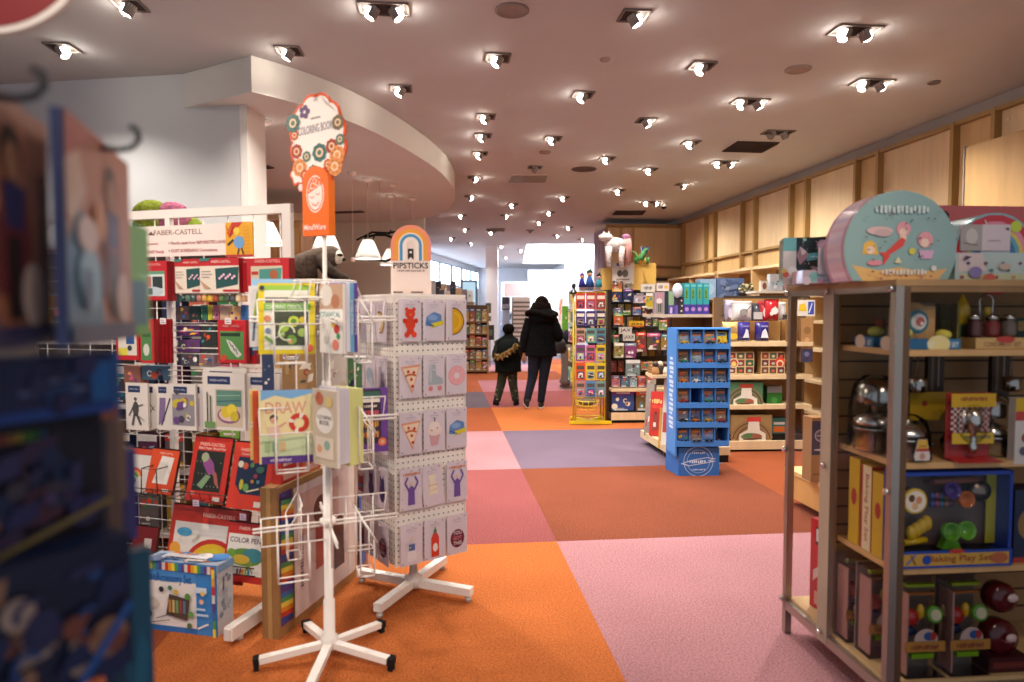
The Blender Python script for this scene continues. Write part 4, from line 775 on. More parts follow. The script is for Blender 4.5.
def basket():
    p = at(325, 292, 4.2); b = MB(); zt = at(325, 279, 4.2).z; w = .34; z0 = zt-.17
    for z in (z0, z0+.06, zt-.01): b.tube([(-w/2, -.12, z), (w/2, -.12, z), (w/2, .12, z), (-w/2, .12, z), (-w/2, -.12, z)], .004, '#8d857d', 'steel', 5)
    for i in range(12): x = -w/2+i*w/11; b.tube([(x, .12, zt-.01), (x, .12, z0), (x, -.12, z0), (x, -.12, zt-.01)], .0025, '#8d857d', 'steel', 4)
    for i, (dx) in enumerate((-w/2, w/2)): b.tube([(dx, 0, z0), (dx, 0, 0)], .009, '#8d857d', 'steel', 6)
    b.box((0, 0, .02), (w+.1, .3, .04), '#6b645e', 'steel'); b.box((0, 0, zt-.03), (w-.02, .22, .04), '#5d4a3a', 'cloth')
    tag(b.build('wire_basket_stand', None, (p.x, 4.2, 0)), 'grey wire basket stand under the sloth plush', 'basket')
basket()
# ---------------------------------------------------------------- PEGBOARD STICKER SPINNER
PC = Vector((-.527, 3.52, 0)); PR = 36.0; PW = .40; PZ0, PZ1 = .235, 1.568
def pegspinner():
    o = empty('pegboard_spinner', PC, R(PR), 'square white pegboard spinner hung with sticker cards', 'display rack')
    for k in range(4):
        a = R(90*k-58); b = MB(Matrix.Rotation(a, 4, 'Z')); b.box((.175, 0, .05), (.34, .045, .04), '#ece6df', 'metal'); f = b.build('foot', o)
        c = MB(Matrix.Rotation(a, 4, 'Z')); c.lathe([(.018, 0), (.018, .015), (.008, .02), (.008, .035)], '#bfb8b0', 'metal', 12, (.325, 0, 0)); c.build('levelling_foot', f)
    b = MB(); b.lathe([(.05, .03), (.05, .08), (.022, .09), (.022, PZ0+.05)], '#e0d9d2', 'metal', 20); b.build('pole', o)
    for k in range(4):
        b = MB(Matrix.Rotation(R(90*k), 4, 'Z')); b.box((0, -PW/2+.003, (PZ0+PZ1)/2), (PW, .006, PZ1-PZ0), '#ece5de', 'print')
        h = '#8f857c'; n = 14
        if k in (0, 3):
            z = PZ0+.02
            while z < PZ1-.01:
                for i in range(n):
                    x = -PW/2+.015+i*(PW-.03)/(n-1); b.poly([(x+.0045*cos(t), -PW/2-.0006, z+.0045*sin(t)) for t in [j*pi/3 for j in range(6)]], '#4d453e')
                z += .029
        b.build('pegboard_panel', o)
    b = MB(); b.box((0, 0, PZ1+.004), (PW+.01, PW+.01, .012), '#efe9e2', 'print')
    for x, y in ((-1, -1), (1, -1), (1, 1), (-1, 1)): b.box((x*PW/2, y*PW/2, (PZ0+PZ1)/2), (.008, .008, PZ1-PZ0), '#e3dcd5', 'print')
    b.build('top_panel', o)
pegspinner()
def sticker(kind, w, h):
    S = []; 
    G = lambda *a: S.append(a)
    if kind == 'bear': [G('e', .5, z, rx, rz, '#e04a33') for z, rx, rz in ((.62, .19, .10), (.42, .2, .14), (.27, .15, .07))]; G('e', .36, .71, .07, .04, '#e04a33'); G('e', .64, .71, .07, .04, '#e04a33'); G('e', .28, .48, .08, .05, '#d23c28'); G('e', .72, .48, .08, .05, '#d23c28'); G('e', .36, .2, .1, .06, '#e04a33'); G('e', .64, .2, .1, .06, '#e04a33'); G('e', .5, .6, .06, .03, '#ea6b50')
    elif kind == 'cap': G('p', [(.15, .38), (.2, .56), (.5, .66), (.8, .6), (.82, .42), (.6, .34)], '#6d8fc4'); G('p', [(.4, .32), (.9, .4), (.86, .48), (.4, .42)], '#e3cf3a'); G('e', .45, .54, .2, .06, '#8fb0dc'); G('l', [(.2, .44), (.5, .36)], .05, '#3d6f9a')
    elif kind == 'taco': G('a', .32, .46, 0, .5, -90, 90, '#5c3a20'); G('a', .32, .46, 0, .46, -90, 90, '#e3ad2a'); G('a', .32, .46, .3, .35, -80, 80, '#efc24a')
    elif kind == 'pizza': G('p', [(.12, .7), (.88, .74), (.55, .14)], '#e3a083'); G('p', [(.18, .66), (.82, .69), (.55, .2)], '#f0d9c0'); G('a', .5, .3, .9*.42, .9*.5, 60, 120, '#c96a3c'); [G('c', x, z, .055, '#c9473a') for x, z in ((.4, .6), (.62, .58), (.52, .44), (.56, .3))]
    elif kind == 'skate': G('p', [(.3, .72), (.55, .72), (.58, .5), (.85, .42), (.85, .3), (.25, .3)], '#aeb6bf'); G('p', [(.3, .72), (.4, .72), (.4, .36), (.3, .36)], '#c3cad2'); G('c', .35, .22, .09, '#d98a8e'); G('c', .72, .22, .09, '#d98a8e'); G('l', [(.42, .62), (.55, .6)], .03, '#e8e2e4')
    elif kind == 'donut': G('c', .5, .46, .36, '#e8a0a8'); G('c', .5, .46, .33, '#efb4ba'); G('c', .5, .46, .11, '#e6dfe6'); [G('c', .5+.22*cos(a), .46+.12*sin(a), .02, '#d98a6a') for a in (0, .9, 1.8, 2.9, 4, 5)]
    elif kind == 'cupcake': G('p', [(.28, .42), (.72, .42), (.64, .18), (.36, .18)], '#d9a8ae'); G('e', .5, .50, .3, .12, '#f0dcd8'); G('e', .5, .6, .2, .08, '#f3e4e0'); G('e', .5, .72, .03, .05, '#7a6a6a'); G('c', .38, .5, .03, '#c96a6a'); G('c', .6, .54, .03, '#c96a6a')
    elif kind == 'figure': G('p', [(.36, .16), (.64, .16), (.62, .5), (.5, .56), (.38, .5)], '#7c5aa6'); G('c', .5, .6, .07, '#e8c9b4'); G('l', [(.4, .46), (.25, .62), (.36, .74)], .07, '#7c5aa6'); G('l', [(.6, .46), (.75, .62), (.64, .74)], .07, '#7c5aa6'); G('t', '~8', .5, .8, .7, .05, '#d98a5a'); [G('c', x, z, .02, '#c9a0b4') for x, z in ((.15, .3), (.85, .3), (.2, .5), (.82, .55))]
    elif kind == 'dress': G('p', [(.3, .3), (.7, .3), (.6, .6), (.68, .72), (.32, .72), (.4, .6)], '#efe0cc'); G('l', [(.3, .5), (.7, .5)], .03, '#d9b98a'); G('l', [(.36, .4), (.64, .4)], .03, '#e0c49a')
    elif kind == 'doll': G('p', [(.3, .14), (.7, .14), (.62, .5), (.38, .5)], '#e9e2e4'); G('c', .5, .6, .12, '#dcd2d6'); G('r', .38, .36, .62, .5, '#4f6fb0'); G('c', .44, .43, .03, '#e3c03a'); G('c', .5, .62, .06, '#e8c8b4')
    elif kind == 'bottle': G('r', .34, .12, .66, .52, '#d9402a'); G('p', [(.34, .52), (.66, .52), (.56, .64), (.44, .64)], '#d9402a'); G('r', .44, .62, .56, .7, '#3f7f4a'); G('p', [(.47, .7), (.53, .7), (.5, .77)], '#3f7f4a'); G('e', .5, .32, .1, .09, '#efe6dc')
    elif kind == 'words': G('e', .5, .4, .3, .2, '#6a2436'); G('t', 'YOU', .5, .52, .36, .08, '#efdcdc'); G('t', 'GOT', .5, .41, .36, .08, '#e88a9a'); G('t', 'THIS', .5, .3, .36, .08, '#efdcdc')
    elif kind == 'cone': G('p', [(.3, .6), (.7, .6), (.5, .15)], '#a0562e'); G('e', .5, .64, .24, .1, '#7c4426')
    elif kind == 'cloudy': G('e', .45, .5, .28, .16, '#a9b9cc'); G('e', .6, .36, .2, .1, '#c3ccd9')
    elif kind == 'shoe': G('p', [(.3, .7), (.5, .72), (.5, .44), (.8, .34), (.8, .22), (.24, .22)], '#b9a9bd')
    elif kind == 'moon': G('a', .4, .46, .2, .36, -90, 110, '#d9b87c'); G('a', .4, .46, .34, .40, -90, 110, '#8a6a4a')
    elif kind == 'hotdog': G('e', .5, .46, .13, .30, '#d98a4a'); G('e', .5, .46, .07, .32, '#b9482e')
    elif kind == 'cat': G('e', .5, .4, .22, .2, '#4a3566'); G('c', .5, .6, .16, '#4a3566'); G('p', [(.34, .64), (.36, .78), (.46, .68)], '#4a3566'); G('p', [(.66, .64), (.64, .78), (.54, .68)], '#4a3566')
    elif kind == 'drum': G('r', .25, .2, .75, .6, '#9a3a3c'); G('e', .5, .6, .25, .06, '#cfae9a'); G('r', .25, .3, .75, .36, '#4a6a9a')
    return S
def pcard(face, kind, x, ztop, lab, w=.120, h=.207, tilt=0, off=.034):
    """a sticker card on one face; x along the face from its centre"""
    M = Matrix.Rotation(R(PR+face*90), 4, 'Z'); p = M @ Vector((x, -PW/2-off, 0))+PC
    o = empty('sticker_card', (p.x, p.y, ztop-h), R(PR+face*90), lab, 'sticker card', 'sticker cards on the white pegboard spinner')
    o.rotation_euler = (0, R(tilt), R(PR+face*90))
    b = boxy(w, .002, h, '#dccfd9', [('t', 'pipsticks', .5, .86, .44, .028, '#8a7a92'), ('r', .32, .80, .68, .812, '#b9a9bd'), ('c', .88, .93, .03, '#7a6a8a'), ('c', .1, .05, .03, '#9a6a7a')], '#d6cbd2'); b.build('backing_card', o)
    sops = sticker(kind, w, h); sops = [[(.5+(q[0]-.5)*1.14, .46+(q[1]-.46)*1.14) for q in v] if isinstance(v, list) else v for v in sops] if 0 else sops
    b = MB(); b.front(sops, w*1.16, h*1.16, -.0035, 0, -h*.07, 'gloss'); b.build('sticker', o)
    b = MB(); e = .006; X, Z0, Z1 = w/2+e, -.009, h+.003; b.poly([(-X, -.003, Z0), (-X*.8, -.007, Z0), (-X*.8, -.007, Z1), (-X, -.003, Z1)], '#ffffff', 'clear'); b.poly([(-X*.8, -.007, Z0), (X*.8, -.007, Z0), (X*.8, -.007, Z1), (-X*.8, -.007, Z1)], '#ffffff', 'clear'); b.poly([(X*.8, -.007, Z0), (X, -.003, Z0), (X, -.003, Z1), (X*.8, -.007, Z1)], '#ffffff', 'clear'); b.build('clear_sleeve', o)
    b = MB(); b.tube([(0, off, h-.012), (0, -.018, h-.012), (0, -.022, h-.004)], .0022, '#e8e3dd', 'metal', 5); b.build('display_hook', o)
rows = [('bear', 'cap', 'taco'), ('pizza', 'skate', 'donut'), ('pizza', 'cupcake', 'cap'), ('figure', 'dress', 'figure'), ('doll', 'bottle', 'words')]
NM = dict(bear='red gummy bear', cap='blue and yellow cap', taco='yellow taco', pizza='pizza slice', skate='grey roller skate', donut='pink donut', cupcake='pale cupcake', figure='purple figure with raised arms', dress='cream tilted charm', doll='white and blue doll', bottle='red sauce bottle', words='dark red word bubble', cone='brown cone', cloudy='pale blue cloud', shoe='mauve boot', moon='tan crescent', hotdog='orange hotdog', cat='purple cat', drum='red drum')
ORD = ['top', 'second', 'third', 'fourth', 'lowest']
for r_, row in enumerate(rows):
    for i, k in enumerate(row):
        pcard(0, k, (-1+i)*.131, 1.554-.276*r_, '%s sticker card, %s column, %s row of the pegboard front' % (NM[k], ['left', 'middle', 'right'][i], ORD[r_]), tilt=(-6 if k == 'dress' else 0))
rowsL = [('hotdog', 'moon', 'moon'), ('cone', 'cloudy', 'shoe'), ('cat', 'shoe', 'drum'), ('drum', 'cat', 'cat'), ('drum', 'drum', 'words')]
for r_, row in enumerate(rowsL):
    for i, k in enumerate(row):
        pcard(3, k, (-1+i)*.131, 1.550-.276*r_, '%s sticker card on the left pegboard side, %s row, %s' % (NM[k], ORD[r_], ['farthest', 'middle', 'nearest'][i]))
def pipsign():
    Y = PC.y-.02; bb = (391, 225, 431, 298); a = at(391, 260, Y); c = at(431, 260, Y); w = c.x-a.x; z0 = PZ1+.01; h = at(411, 225, Y).z-z0
    P = 18; pts = [(-w/2, 0), (w/2, 0)]+[(w/2*cos(t), h-w/2+w/2*sin(t)) for t in [i*pi/18 for i in range(19)]]
    b = MB(); b.prism(pts, -.006, .006, '#ecd9cf', 'print', '#d9c6bc'); zc = (h-w/2)/h*1.0-.0; zc = .57+.0
    for i, (r0, r1, c_) in enumerate(((.40, .50, '#e58a6c'), (.30, .41, '#e59a2e'), (.20, .31, '#f0dcc8'), (.20, .275, '#3f8fc0'), (.10, .20, '#efe2d6'))):
        cz = (h-w/2)/h
        b.front([('a', .5, cz, r0, r1, 0, 180, c_), ('r', .5-r1, .49, .5-r0, cz, c_), ('r', .5+r0, .49, .5+r1, cz, c_)], w, h, -.0065, base=1+i)
    b.front([('p', [(.43, .50), (.43, .66), (.57, .66), (.57, .50), (.5, .545)], '#1d1b1c'), ('c', .5, .61, .03, '#ecd9cf'), ('t', 'PIPSTICKS', .5, .42, .86, .085, '#221f20'), ('t', '~14', .5, .345, .7, .025, '#8a7a74'), ('r', .06, .03, .3, .05, '#6a5f58'), ('r', .5, .03, .8, .05, '#6a5f58')], w, h, -.0075, base=8)
    b.box((0, .0, .0), (.3*w, .05, .012), '#e5ddd5', 'print')
    tag(b.build('header_sign', None, ((a.x+c.x)/2, Y, z0), R(3)), 'white header sign with a rainbow arch on top of the pegboard spinner', 'sign')
pipsign()
# ================================================================ FOREGROUND LEFT SPINNER (out of focus)
def fore():
    o = empty('toy_spinner_rack', (-.82, .95, 0), R(18), 'dark toy spinner rack close to the camera at the left edge', 'display rack')
    b = MB(); b.lathe([(.025, .04), (.025, 1.78)], '#1b1b1f', 'metal', 14); b.build('pole', o)
    b = MB(); b.lathe([(.26, 0), (.26, .03), (.05, .05)], '#1b1b1f', 'metal', 28); b.build('foot', o)
    for z in (.25, .62, 1.0, 1.33):
        b = MB(); b.box((0, 0, z), (.30, .26, .012), '#23242c', 'metal'); b.build('shelf', o)
    b = MB(); b.box((0, 0, .8), (.20, .16, 1.3), '#16161c', 'metal'); b.build('core_panel', o)
    # hanging packs: upper
    for i, (x, y, rz, c1, lab) in enumerate(((-.530, .862, 108, '#55598a', 'blurred orange and blue princess costume toy pack hanging at the upper left, right one'), (-.508, .655, 108, '#6c6e9a', 'blurred orange and blue toy pack hanging at the far upper left edge'))):
        w, h = .297, .256
        ops = [('r', 0, 0, 1, 1, '#c27a5c'), ('p', [(0, .0), (.5, .0), (.42, .35), (.2, .6), (0, .7)], '#4f86a8'), ('p', [(0, .45), (.25, .7), (.1, 1), (0, 1)], '#d9b49a'), ('p', [(0, .8), (.35, .95), (.6, 1), (0, 1)], '#b9584c'), ('c', .62, .78, .10, '#3a2220'), ('c', .62, .75, .07, '#b98262'), ('p', [(.5, .66), (.74, .66), (.82, .2), (.45, .22)], '#7c2a30'), ('p', [(.52, .66), (.72, .66), (.70, .48), (.55, .48)], '#2c2f6a'), ('p', [(.55, .45), (.68, .45), (.66, .12), (.57, .12)], '#2a1a1c'), ('c', .78, .22, .12, '#e0c0b4'), ('e', .25, .3, .16, .14, '#8fc0d8'), ('e', .22, .5, .14, .08, '#e6cfc4'), ('c', .4, .58, .08, '#e0904c'), ('r', 0, 0, 1, .09, '#2f3566'), ('e', .2, .25, .06, .1, '#2f5f8a')]
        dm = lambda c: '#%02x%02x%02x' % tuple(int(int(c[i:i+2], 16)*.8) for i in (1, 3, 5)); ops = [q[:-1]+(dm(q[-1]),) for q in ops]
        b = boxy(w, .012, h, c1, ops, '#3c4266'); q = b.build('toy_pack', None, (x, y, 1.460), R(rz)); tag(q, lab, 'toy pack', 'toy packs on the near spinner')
        b = MB(); b.tube([(-.13+.2, -.012, h-.03), (-.13+.2, -.012, h-.028), (.16, -.014, h-.02)], .003, '#222', 'metal', 6); 
        p = MB(); p.tube([(w*.0, .03, h-.01), (w*.0, -.03, h-.01), (w*.0, -.042, h-.006), (w*.0, -.05, h+.004), (w*.0, -.049, h+.016), (w*.0, -.040, h+.020)], .004, '#17171a', 'metal', 8); p.build('display_hook', q)
    for k, (c, dx, nm) in enumerate((('#5a2f6a', .0, 'purple'), ('#5f9a4c', .012, 'green'))):
        p = at(122+k*7, 190+k*40, 1.02); b = boxy(.12, .012, .17, c, [('r', .1, .1, .9, .5, '#3f6a7a')]); tag(b.build('toy_pack', None, (p.x, p.y, 1.46), R(100)), '%s edged toy pack behind the right costume pack' % nm, 'toy pack', 'toy packs on the near spinner')
    # dark boxes
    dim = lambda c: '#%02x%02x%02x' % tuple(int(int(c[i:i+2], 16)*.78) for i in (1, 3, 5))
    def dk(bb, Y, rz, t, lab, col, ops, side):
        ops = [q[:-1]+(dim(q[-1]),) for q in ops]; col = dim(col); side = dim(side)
        p = at(bb[2], (bb[1]+bb[3])/2, Y); P = Plane(p.x, p.y, rz); u, z0, w, h = P.box(bb, 0)
        tag(boxy(w, t, h, col, ops, side, 'print').build('toy_box', None, P.w(u, -t/2, z0), P.r), lab, 'toy box', 'dark boxes on the near spinner')
    navy = '#141a38'
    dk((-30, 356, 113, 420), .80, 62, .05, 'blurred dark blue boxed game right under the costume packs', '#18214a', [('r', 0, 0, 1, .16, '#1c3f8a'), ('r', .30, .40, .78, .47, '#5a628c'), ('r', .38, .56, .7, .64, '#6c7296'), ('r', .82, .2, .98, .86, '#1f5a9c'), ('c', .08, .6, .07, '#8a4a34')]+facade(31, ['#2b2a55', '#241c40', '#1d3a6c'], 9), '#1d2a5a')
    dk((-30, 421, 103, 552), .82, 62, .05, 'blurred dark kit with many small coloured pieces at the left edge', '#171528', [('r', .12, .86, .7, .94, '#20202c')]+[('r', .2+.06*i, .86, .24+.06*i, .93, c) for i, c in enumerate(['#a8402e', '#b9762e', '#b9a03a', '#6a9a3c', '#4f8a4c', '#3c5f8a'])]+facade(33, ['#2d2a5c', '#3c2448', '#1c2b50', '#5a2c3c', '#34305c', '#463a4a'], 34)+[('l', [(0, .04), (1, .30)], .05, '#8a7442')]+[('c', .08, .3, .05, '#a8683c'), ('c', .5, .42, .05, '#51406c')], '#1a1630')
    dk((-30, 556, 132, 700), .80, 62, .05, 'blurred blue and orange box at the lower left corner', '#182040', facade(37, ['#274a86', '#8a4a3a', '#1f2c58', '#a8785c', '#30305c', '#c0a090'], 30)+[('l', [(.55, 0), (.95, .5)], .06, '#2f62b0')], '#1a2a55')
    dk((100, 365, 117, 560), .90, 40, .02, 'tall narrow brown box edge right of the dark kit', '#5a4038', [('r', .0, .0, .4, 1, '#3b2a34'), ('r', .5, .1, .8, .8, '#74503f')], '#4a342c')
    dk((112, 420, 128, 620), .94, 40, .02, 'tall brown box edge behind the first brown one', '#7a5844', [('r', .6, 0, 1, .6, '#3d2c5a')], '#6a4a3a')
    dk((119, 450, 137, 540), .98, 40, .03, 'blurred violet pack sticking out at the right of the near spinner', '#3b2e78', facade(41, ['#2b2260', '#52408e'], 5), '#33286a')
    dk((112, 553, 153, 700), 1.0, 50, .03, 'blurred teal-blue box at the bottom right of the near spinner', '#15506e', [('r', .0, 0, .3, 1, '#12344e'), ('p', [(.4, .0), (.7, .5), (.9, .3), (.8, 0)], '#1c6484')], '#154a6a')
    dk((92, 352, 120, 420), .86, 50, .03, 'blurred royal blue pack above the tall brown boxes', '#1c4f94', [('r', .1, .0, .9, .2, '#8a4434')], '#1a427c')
    # round red hanging sign
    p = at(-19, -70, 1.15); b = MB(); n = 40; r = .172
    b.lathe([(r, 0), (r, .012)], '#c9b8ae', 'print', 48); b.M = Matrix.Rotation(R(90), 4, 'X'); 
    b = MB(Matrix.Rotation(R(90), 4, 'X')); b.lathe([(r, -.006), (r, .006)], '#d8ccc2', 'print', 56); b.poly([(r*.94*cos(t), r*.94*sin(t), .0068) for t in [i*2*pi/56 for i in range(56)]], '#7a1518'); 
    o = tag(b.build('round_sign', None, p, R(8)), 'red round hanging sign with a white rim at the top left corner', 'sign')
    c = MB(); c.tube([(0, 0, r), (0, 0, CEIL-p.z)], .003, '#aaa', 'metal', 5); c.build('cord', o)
fore()
# ================================================================ GLASS DISPLAY CASE, RIGHT
CC = Vector((1.327, 2.32, 0)); CR = 5.0
CF = Plane(CC.x, CC.y, CR); CL = Plane(CC.x, CC.y, CR-90)   # front plane (u right), left side plane: e points toward camera
CD, CDF, CWD = .76, .42, 1.25
POST = '#a89e94'; SHW = '#cfa36c'
def gcase():
    o = empty('display_case', CC, R(CR), 'tall acrylic sided wood display case of kitchen toys at the right', 'display case')
    H = 1.60
    for (x, y, w, d, c) in ((.018, .018, .03, .03, POST), (.018, CD-.018, .03, .03, POST), (.012, CDF+.0, .022, .075, '#a99884'), (CWD-.018, .018, .03, .03, POST), (CWD-.018, CD-.018, .03, .03, POST)):
        zb = 0 if w > .025 else .115; b = MB(); b.box((x, y, (H-.005+zb)/2), (w, d, H-.01-zb), c, 'steel' if w > .025 else 'wood'); b.build('post', o)
    b = MB(); b.box((.045, .018, .86), (.022, .032, 1.44), '#5f4630', 'wood'); b.build('upright_trim', o)
    for z, hh in ((.135, .04), (H-.02, .035)):
        b = MB(); b.box((.014, CD/2, z), (.022, CD-.04, hh), POST, 'steel'); b.box((CWD/2, .014, z), (CWD-.06, .022, hh), '#8a6a48' if z > 1 else POST, 'wood' if z > 1 else 'steel'); b.box((CWD/2, CD-.014, z), (CWD-.06, .022, hh), POST, 'steel'); b.build('rail', o)
    b = MB(); b.box((CWD/2, CD/2, H-.005), (CWD, CD, .022), '#a8845a', 'wood'); b.build('top_board', o)
    b = MB(); b.box((CWD/2, CD/2, .158), (CWD-.05, CD-.04, .02), '#d8b27c', 'wood'); b.build('bottom_board', o)
    b = MB(); b.box((CWD/2+.02, CDF, .88), (CWD-.06, .018, 1.42), '#a07c52', 'wood')
    z = .24
    while z < 1.55: b.box((CWD/2+.02, CDF-.010, z), (CWD-.06, .004, .008), '#4a3420', 'wood'); b.box((CWD/2+.02, CDF+.010, z), (CWD-.06, .004, .008), '#4a3420', 'wood'); z += .075
    b.build('slat_back', o)
    for z in (1.348, .946, .564): b = MB(); b.box((CWD/2+.01, .03+.185, z), (CWD-.08, .37, .022), SHW, 'wood'); b.build('shelf', o)
    for z in (.80, 1.18): b = MB(); b.box((CWD/2+.17, CDF+.16, z), (CWD-.40, .28, .02), SHW, 'wood'); b.build('rear_shelf', o)
    for y0, y1 in ((.03, CDF-.04), (CDF+.04, CD-.03)):
        b = MB(); b.box((.004, (y0+y1)/2, .86), (.005, y1-y0+.05, 1.42), '#ffffff', 'glass'); b.build('acrylic_panel', o)
    for y in (.015, CDF, CD-.015):
        for z in (.16, .86, 1.575):
            b = MB(Matrix.Translation((-.004, y, z)) @ Matrix.Rotation(R(-90), 4, 'Y')); b.lathe([(.012, 0), (.012, .008), (.007, .014)], '#d9d6d2', 'chrome', 14); b.build('standoff', o)
gcase()
def cf(bb, off, t, name, cat, lab, col, ops=(), side=None, **k): return item(CF, bb, -off, t, name, cat, lab, col, ops, side, **k)
# --- shelf one: wooden toast / breakfast sets and condiment caddy
def kset(bb, off, lab, first):
    x0, y0, x1, y1 = bb
    u, z0, w, h = CF.box(bb, -off); z0 = 1.360
    o = empty('play_food_set', CF.w(u, -off-.06, z0), R(CR), lab, 'toy set', 'breakfast play sets on the upper shelf')
    b = boxy(w, .12, .036, '#2f6f96', [('e', .62, .5, .2, .9, '#d9c98a'), ('t', 'BREAKFAST SET', .3, .45, .5, .5, '#d9dce0'), ('t', 'SET', .9, .45, .12, .5, '#d9dce0'), ('r', 0, .78, .3, 1, '#b83a30')], '#255a80'); b.build('tray', o)
    b = MB(); b.prism([(-w*.42, .03), (w*.22, .03), (w*.22, .155), (w*.0, .155), (-.02, .168), (-.07, .168), (-w*.40, .15)], -.01, .05, '#b98a54', 'wood')
    b.front([('c', .5, .5, .42, '#2f6a78'), ('c', .55, .5, .28, '#d9cfc8'), ('c', .6, .5, .16, '#b9483c'), ('c', .66, .44, .06, '#e6ded6')], .105, .105, -.0105, -.02, .045); b.build('wooden_toaster', o)
    b = MB(); b.ball((w*.33, -.02, .05), (.028, .03, .02), '#cdbd4a', 'gloss'); b.build('lemon', o)
    b = MB(); b.box((0, 0, .09), (w*.98, .115, .16), '#fff', 'clear'); b.build('clear_cover', o)
kset((903, 310, 961, 350), .05, 'wooden play set with a blue round window just right of the metal post', True)
def sidebox(k, y, lab):
    # seen from the side through the acrylic
    M = Matrix.Rotation(R(CR), 4, 'Z'); p = CC+M @ Vector((.10, y, 0)); o = empty('play_food_set', (p.x, p.y, 1.360), R(CR-90), lab, 'toy set', 'breakfast play sets on the upper shelf')
    b = boxy(.115, .10, .038, '#2f6f96', [('e', .32, .5, .27, .7, '#d9c0a8'), ('t', 'SET', .82, .45, .2, .5, '#d9dce0')], '#255a80'); b.build('tray', o)
    b = MB(); b.ball((.0, 0, .056), (.035, .03, .022), '#c6ba52', 'gloss', 14, 8); b.build('cheese', o)
    b = MB(); b.box((-.03, .036, .07), (.04, .012, .07), '#8f4234', 'wood'); b.build('wooden_panel', o)
    b = MB(); b.box((0, 0, .085), (.112, .098, .13), '#fff', 'clear'); b.build('clear_cover', o)
sidebox(0, .10, 'blue tray play set with yellow cheese behind the acrylic side, nearer one'); sidebox(1, .255, 'blue tray play set with yellow cheese behind the acrylic side, farther one')
def caddy():
    u, z0, w, h = CF.box((975, 300, 1026, 349), -.05); z0 = 1.360
    o = empty('condiment_play_set', CF.w(u+.01, -.11, z0), R(CR), 'condiment play set with yellow bottles and clear jars on the upper shelf', 'toy set')
    b = boxy(w*1.05, .12, .04, '#c9a268', [('t', 'CONDIMENT SET', .5, .42, .7, .4, '#7a4a34'), ('e', .55, .85, .18, .3, '#b8423a')], '#a8844c'); b.build('tray', o)
    for i, x in enumerate((-.07, 0, .065)):
        b = MB(); b.lathe([(.022, .04), (.025, .05), (.025, .09), (.018, .10), (.02, .105), (.02, .115)], ['#5a3030', '#7c2b25', '#6b5a50'][i], 'gloss', 16, (x, -.01, 0)); j = b.build('jar', o)
        c = MB(); c.lathe([(.021, .102), (.021, .12), (.012, .124)], '#c9c4bc', 'chrome', 16, (x, -.01, 0)); c.build('lid', j)
    for x in (-.085, .012): b = MB(); b.lathe([(.022, .09), (.024, .15), (.015, .17), (.006, .19), (.003, .20)] if x < 0 else [(.013, .10), (.013, .15), (.012, .152)], '#d9ac2a', 'gloss', 16, (x, .03, 0)); b.build('squeeze_bottle', o)
    b = MB(); b.tube([(-.02, .02, .05), (-.025, .02, .14)]+[(.0+.028*cos(t), .02, .17+.028*sin(t)) for t in [pi+.4-i*(pi*1.25)/8 for i in range(9)]]+[(.02, .02, .05)], .003, '#bdb8b0', 'chrome', 6); b.build('wire_handle', o)
    b = MB(); b.box((0, 0, .10), (w, .115, .13), '#fff', 'clear'); b.build('clear_cover', o)
caddy()
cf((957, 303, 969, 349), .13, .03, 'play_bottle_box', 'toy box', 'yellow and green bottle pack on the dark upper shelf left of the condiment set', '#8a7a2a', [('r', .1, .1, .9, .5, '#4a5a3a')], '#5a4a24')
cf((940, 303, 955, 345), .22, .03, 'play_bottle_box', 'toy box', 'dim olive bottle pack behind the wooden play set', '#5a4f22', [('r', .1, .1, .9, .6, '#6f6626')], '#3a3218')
cf((1008, 318, 1040, 350), .20, .05, 'toy_box', 'toy box', 'dark teal box behind the condiment set at the right edge', '#17403c', [('r', .3, .6, .7, .9, '#a8864c')], '#12302d')
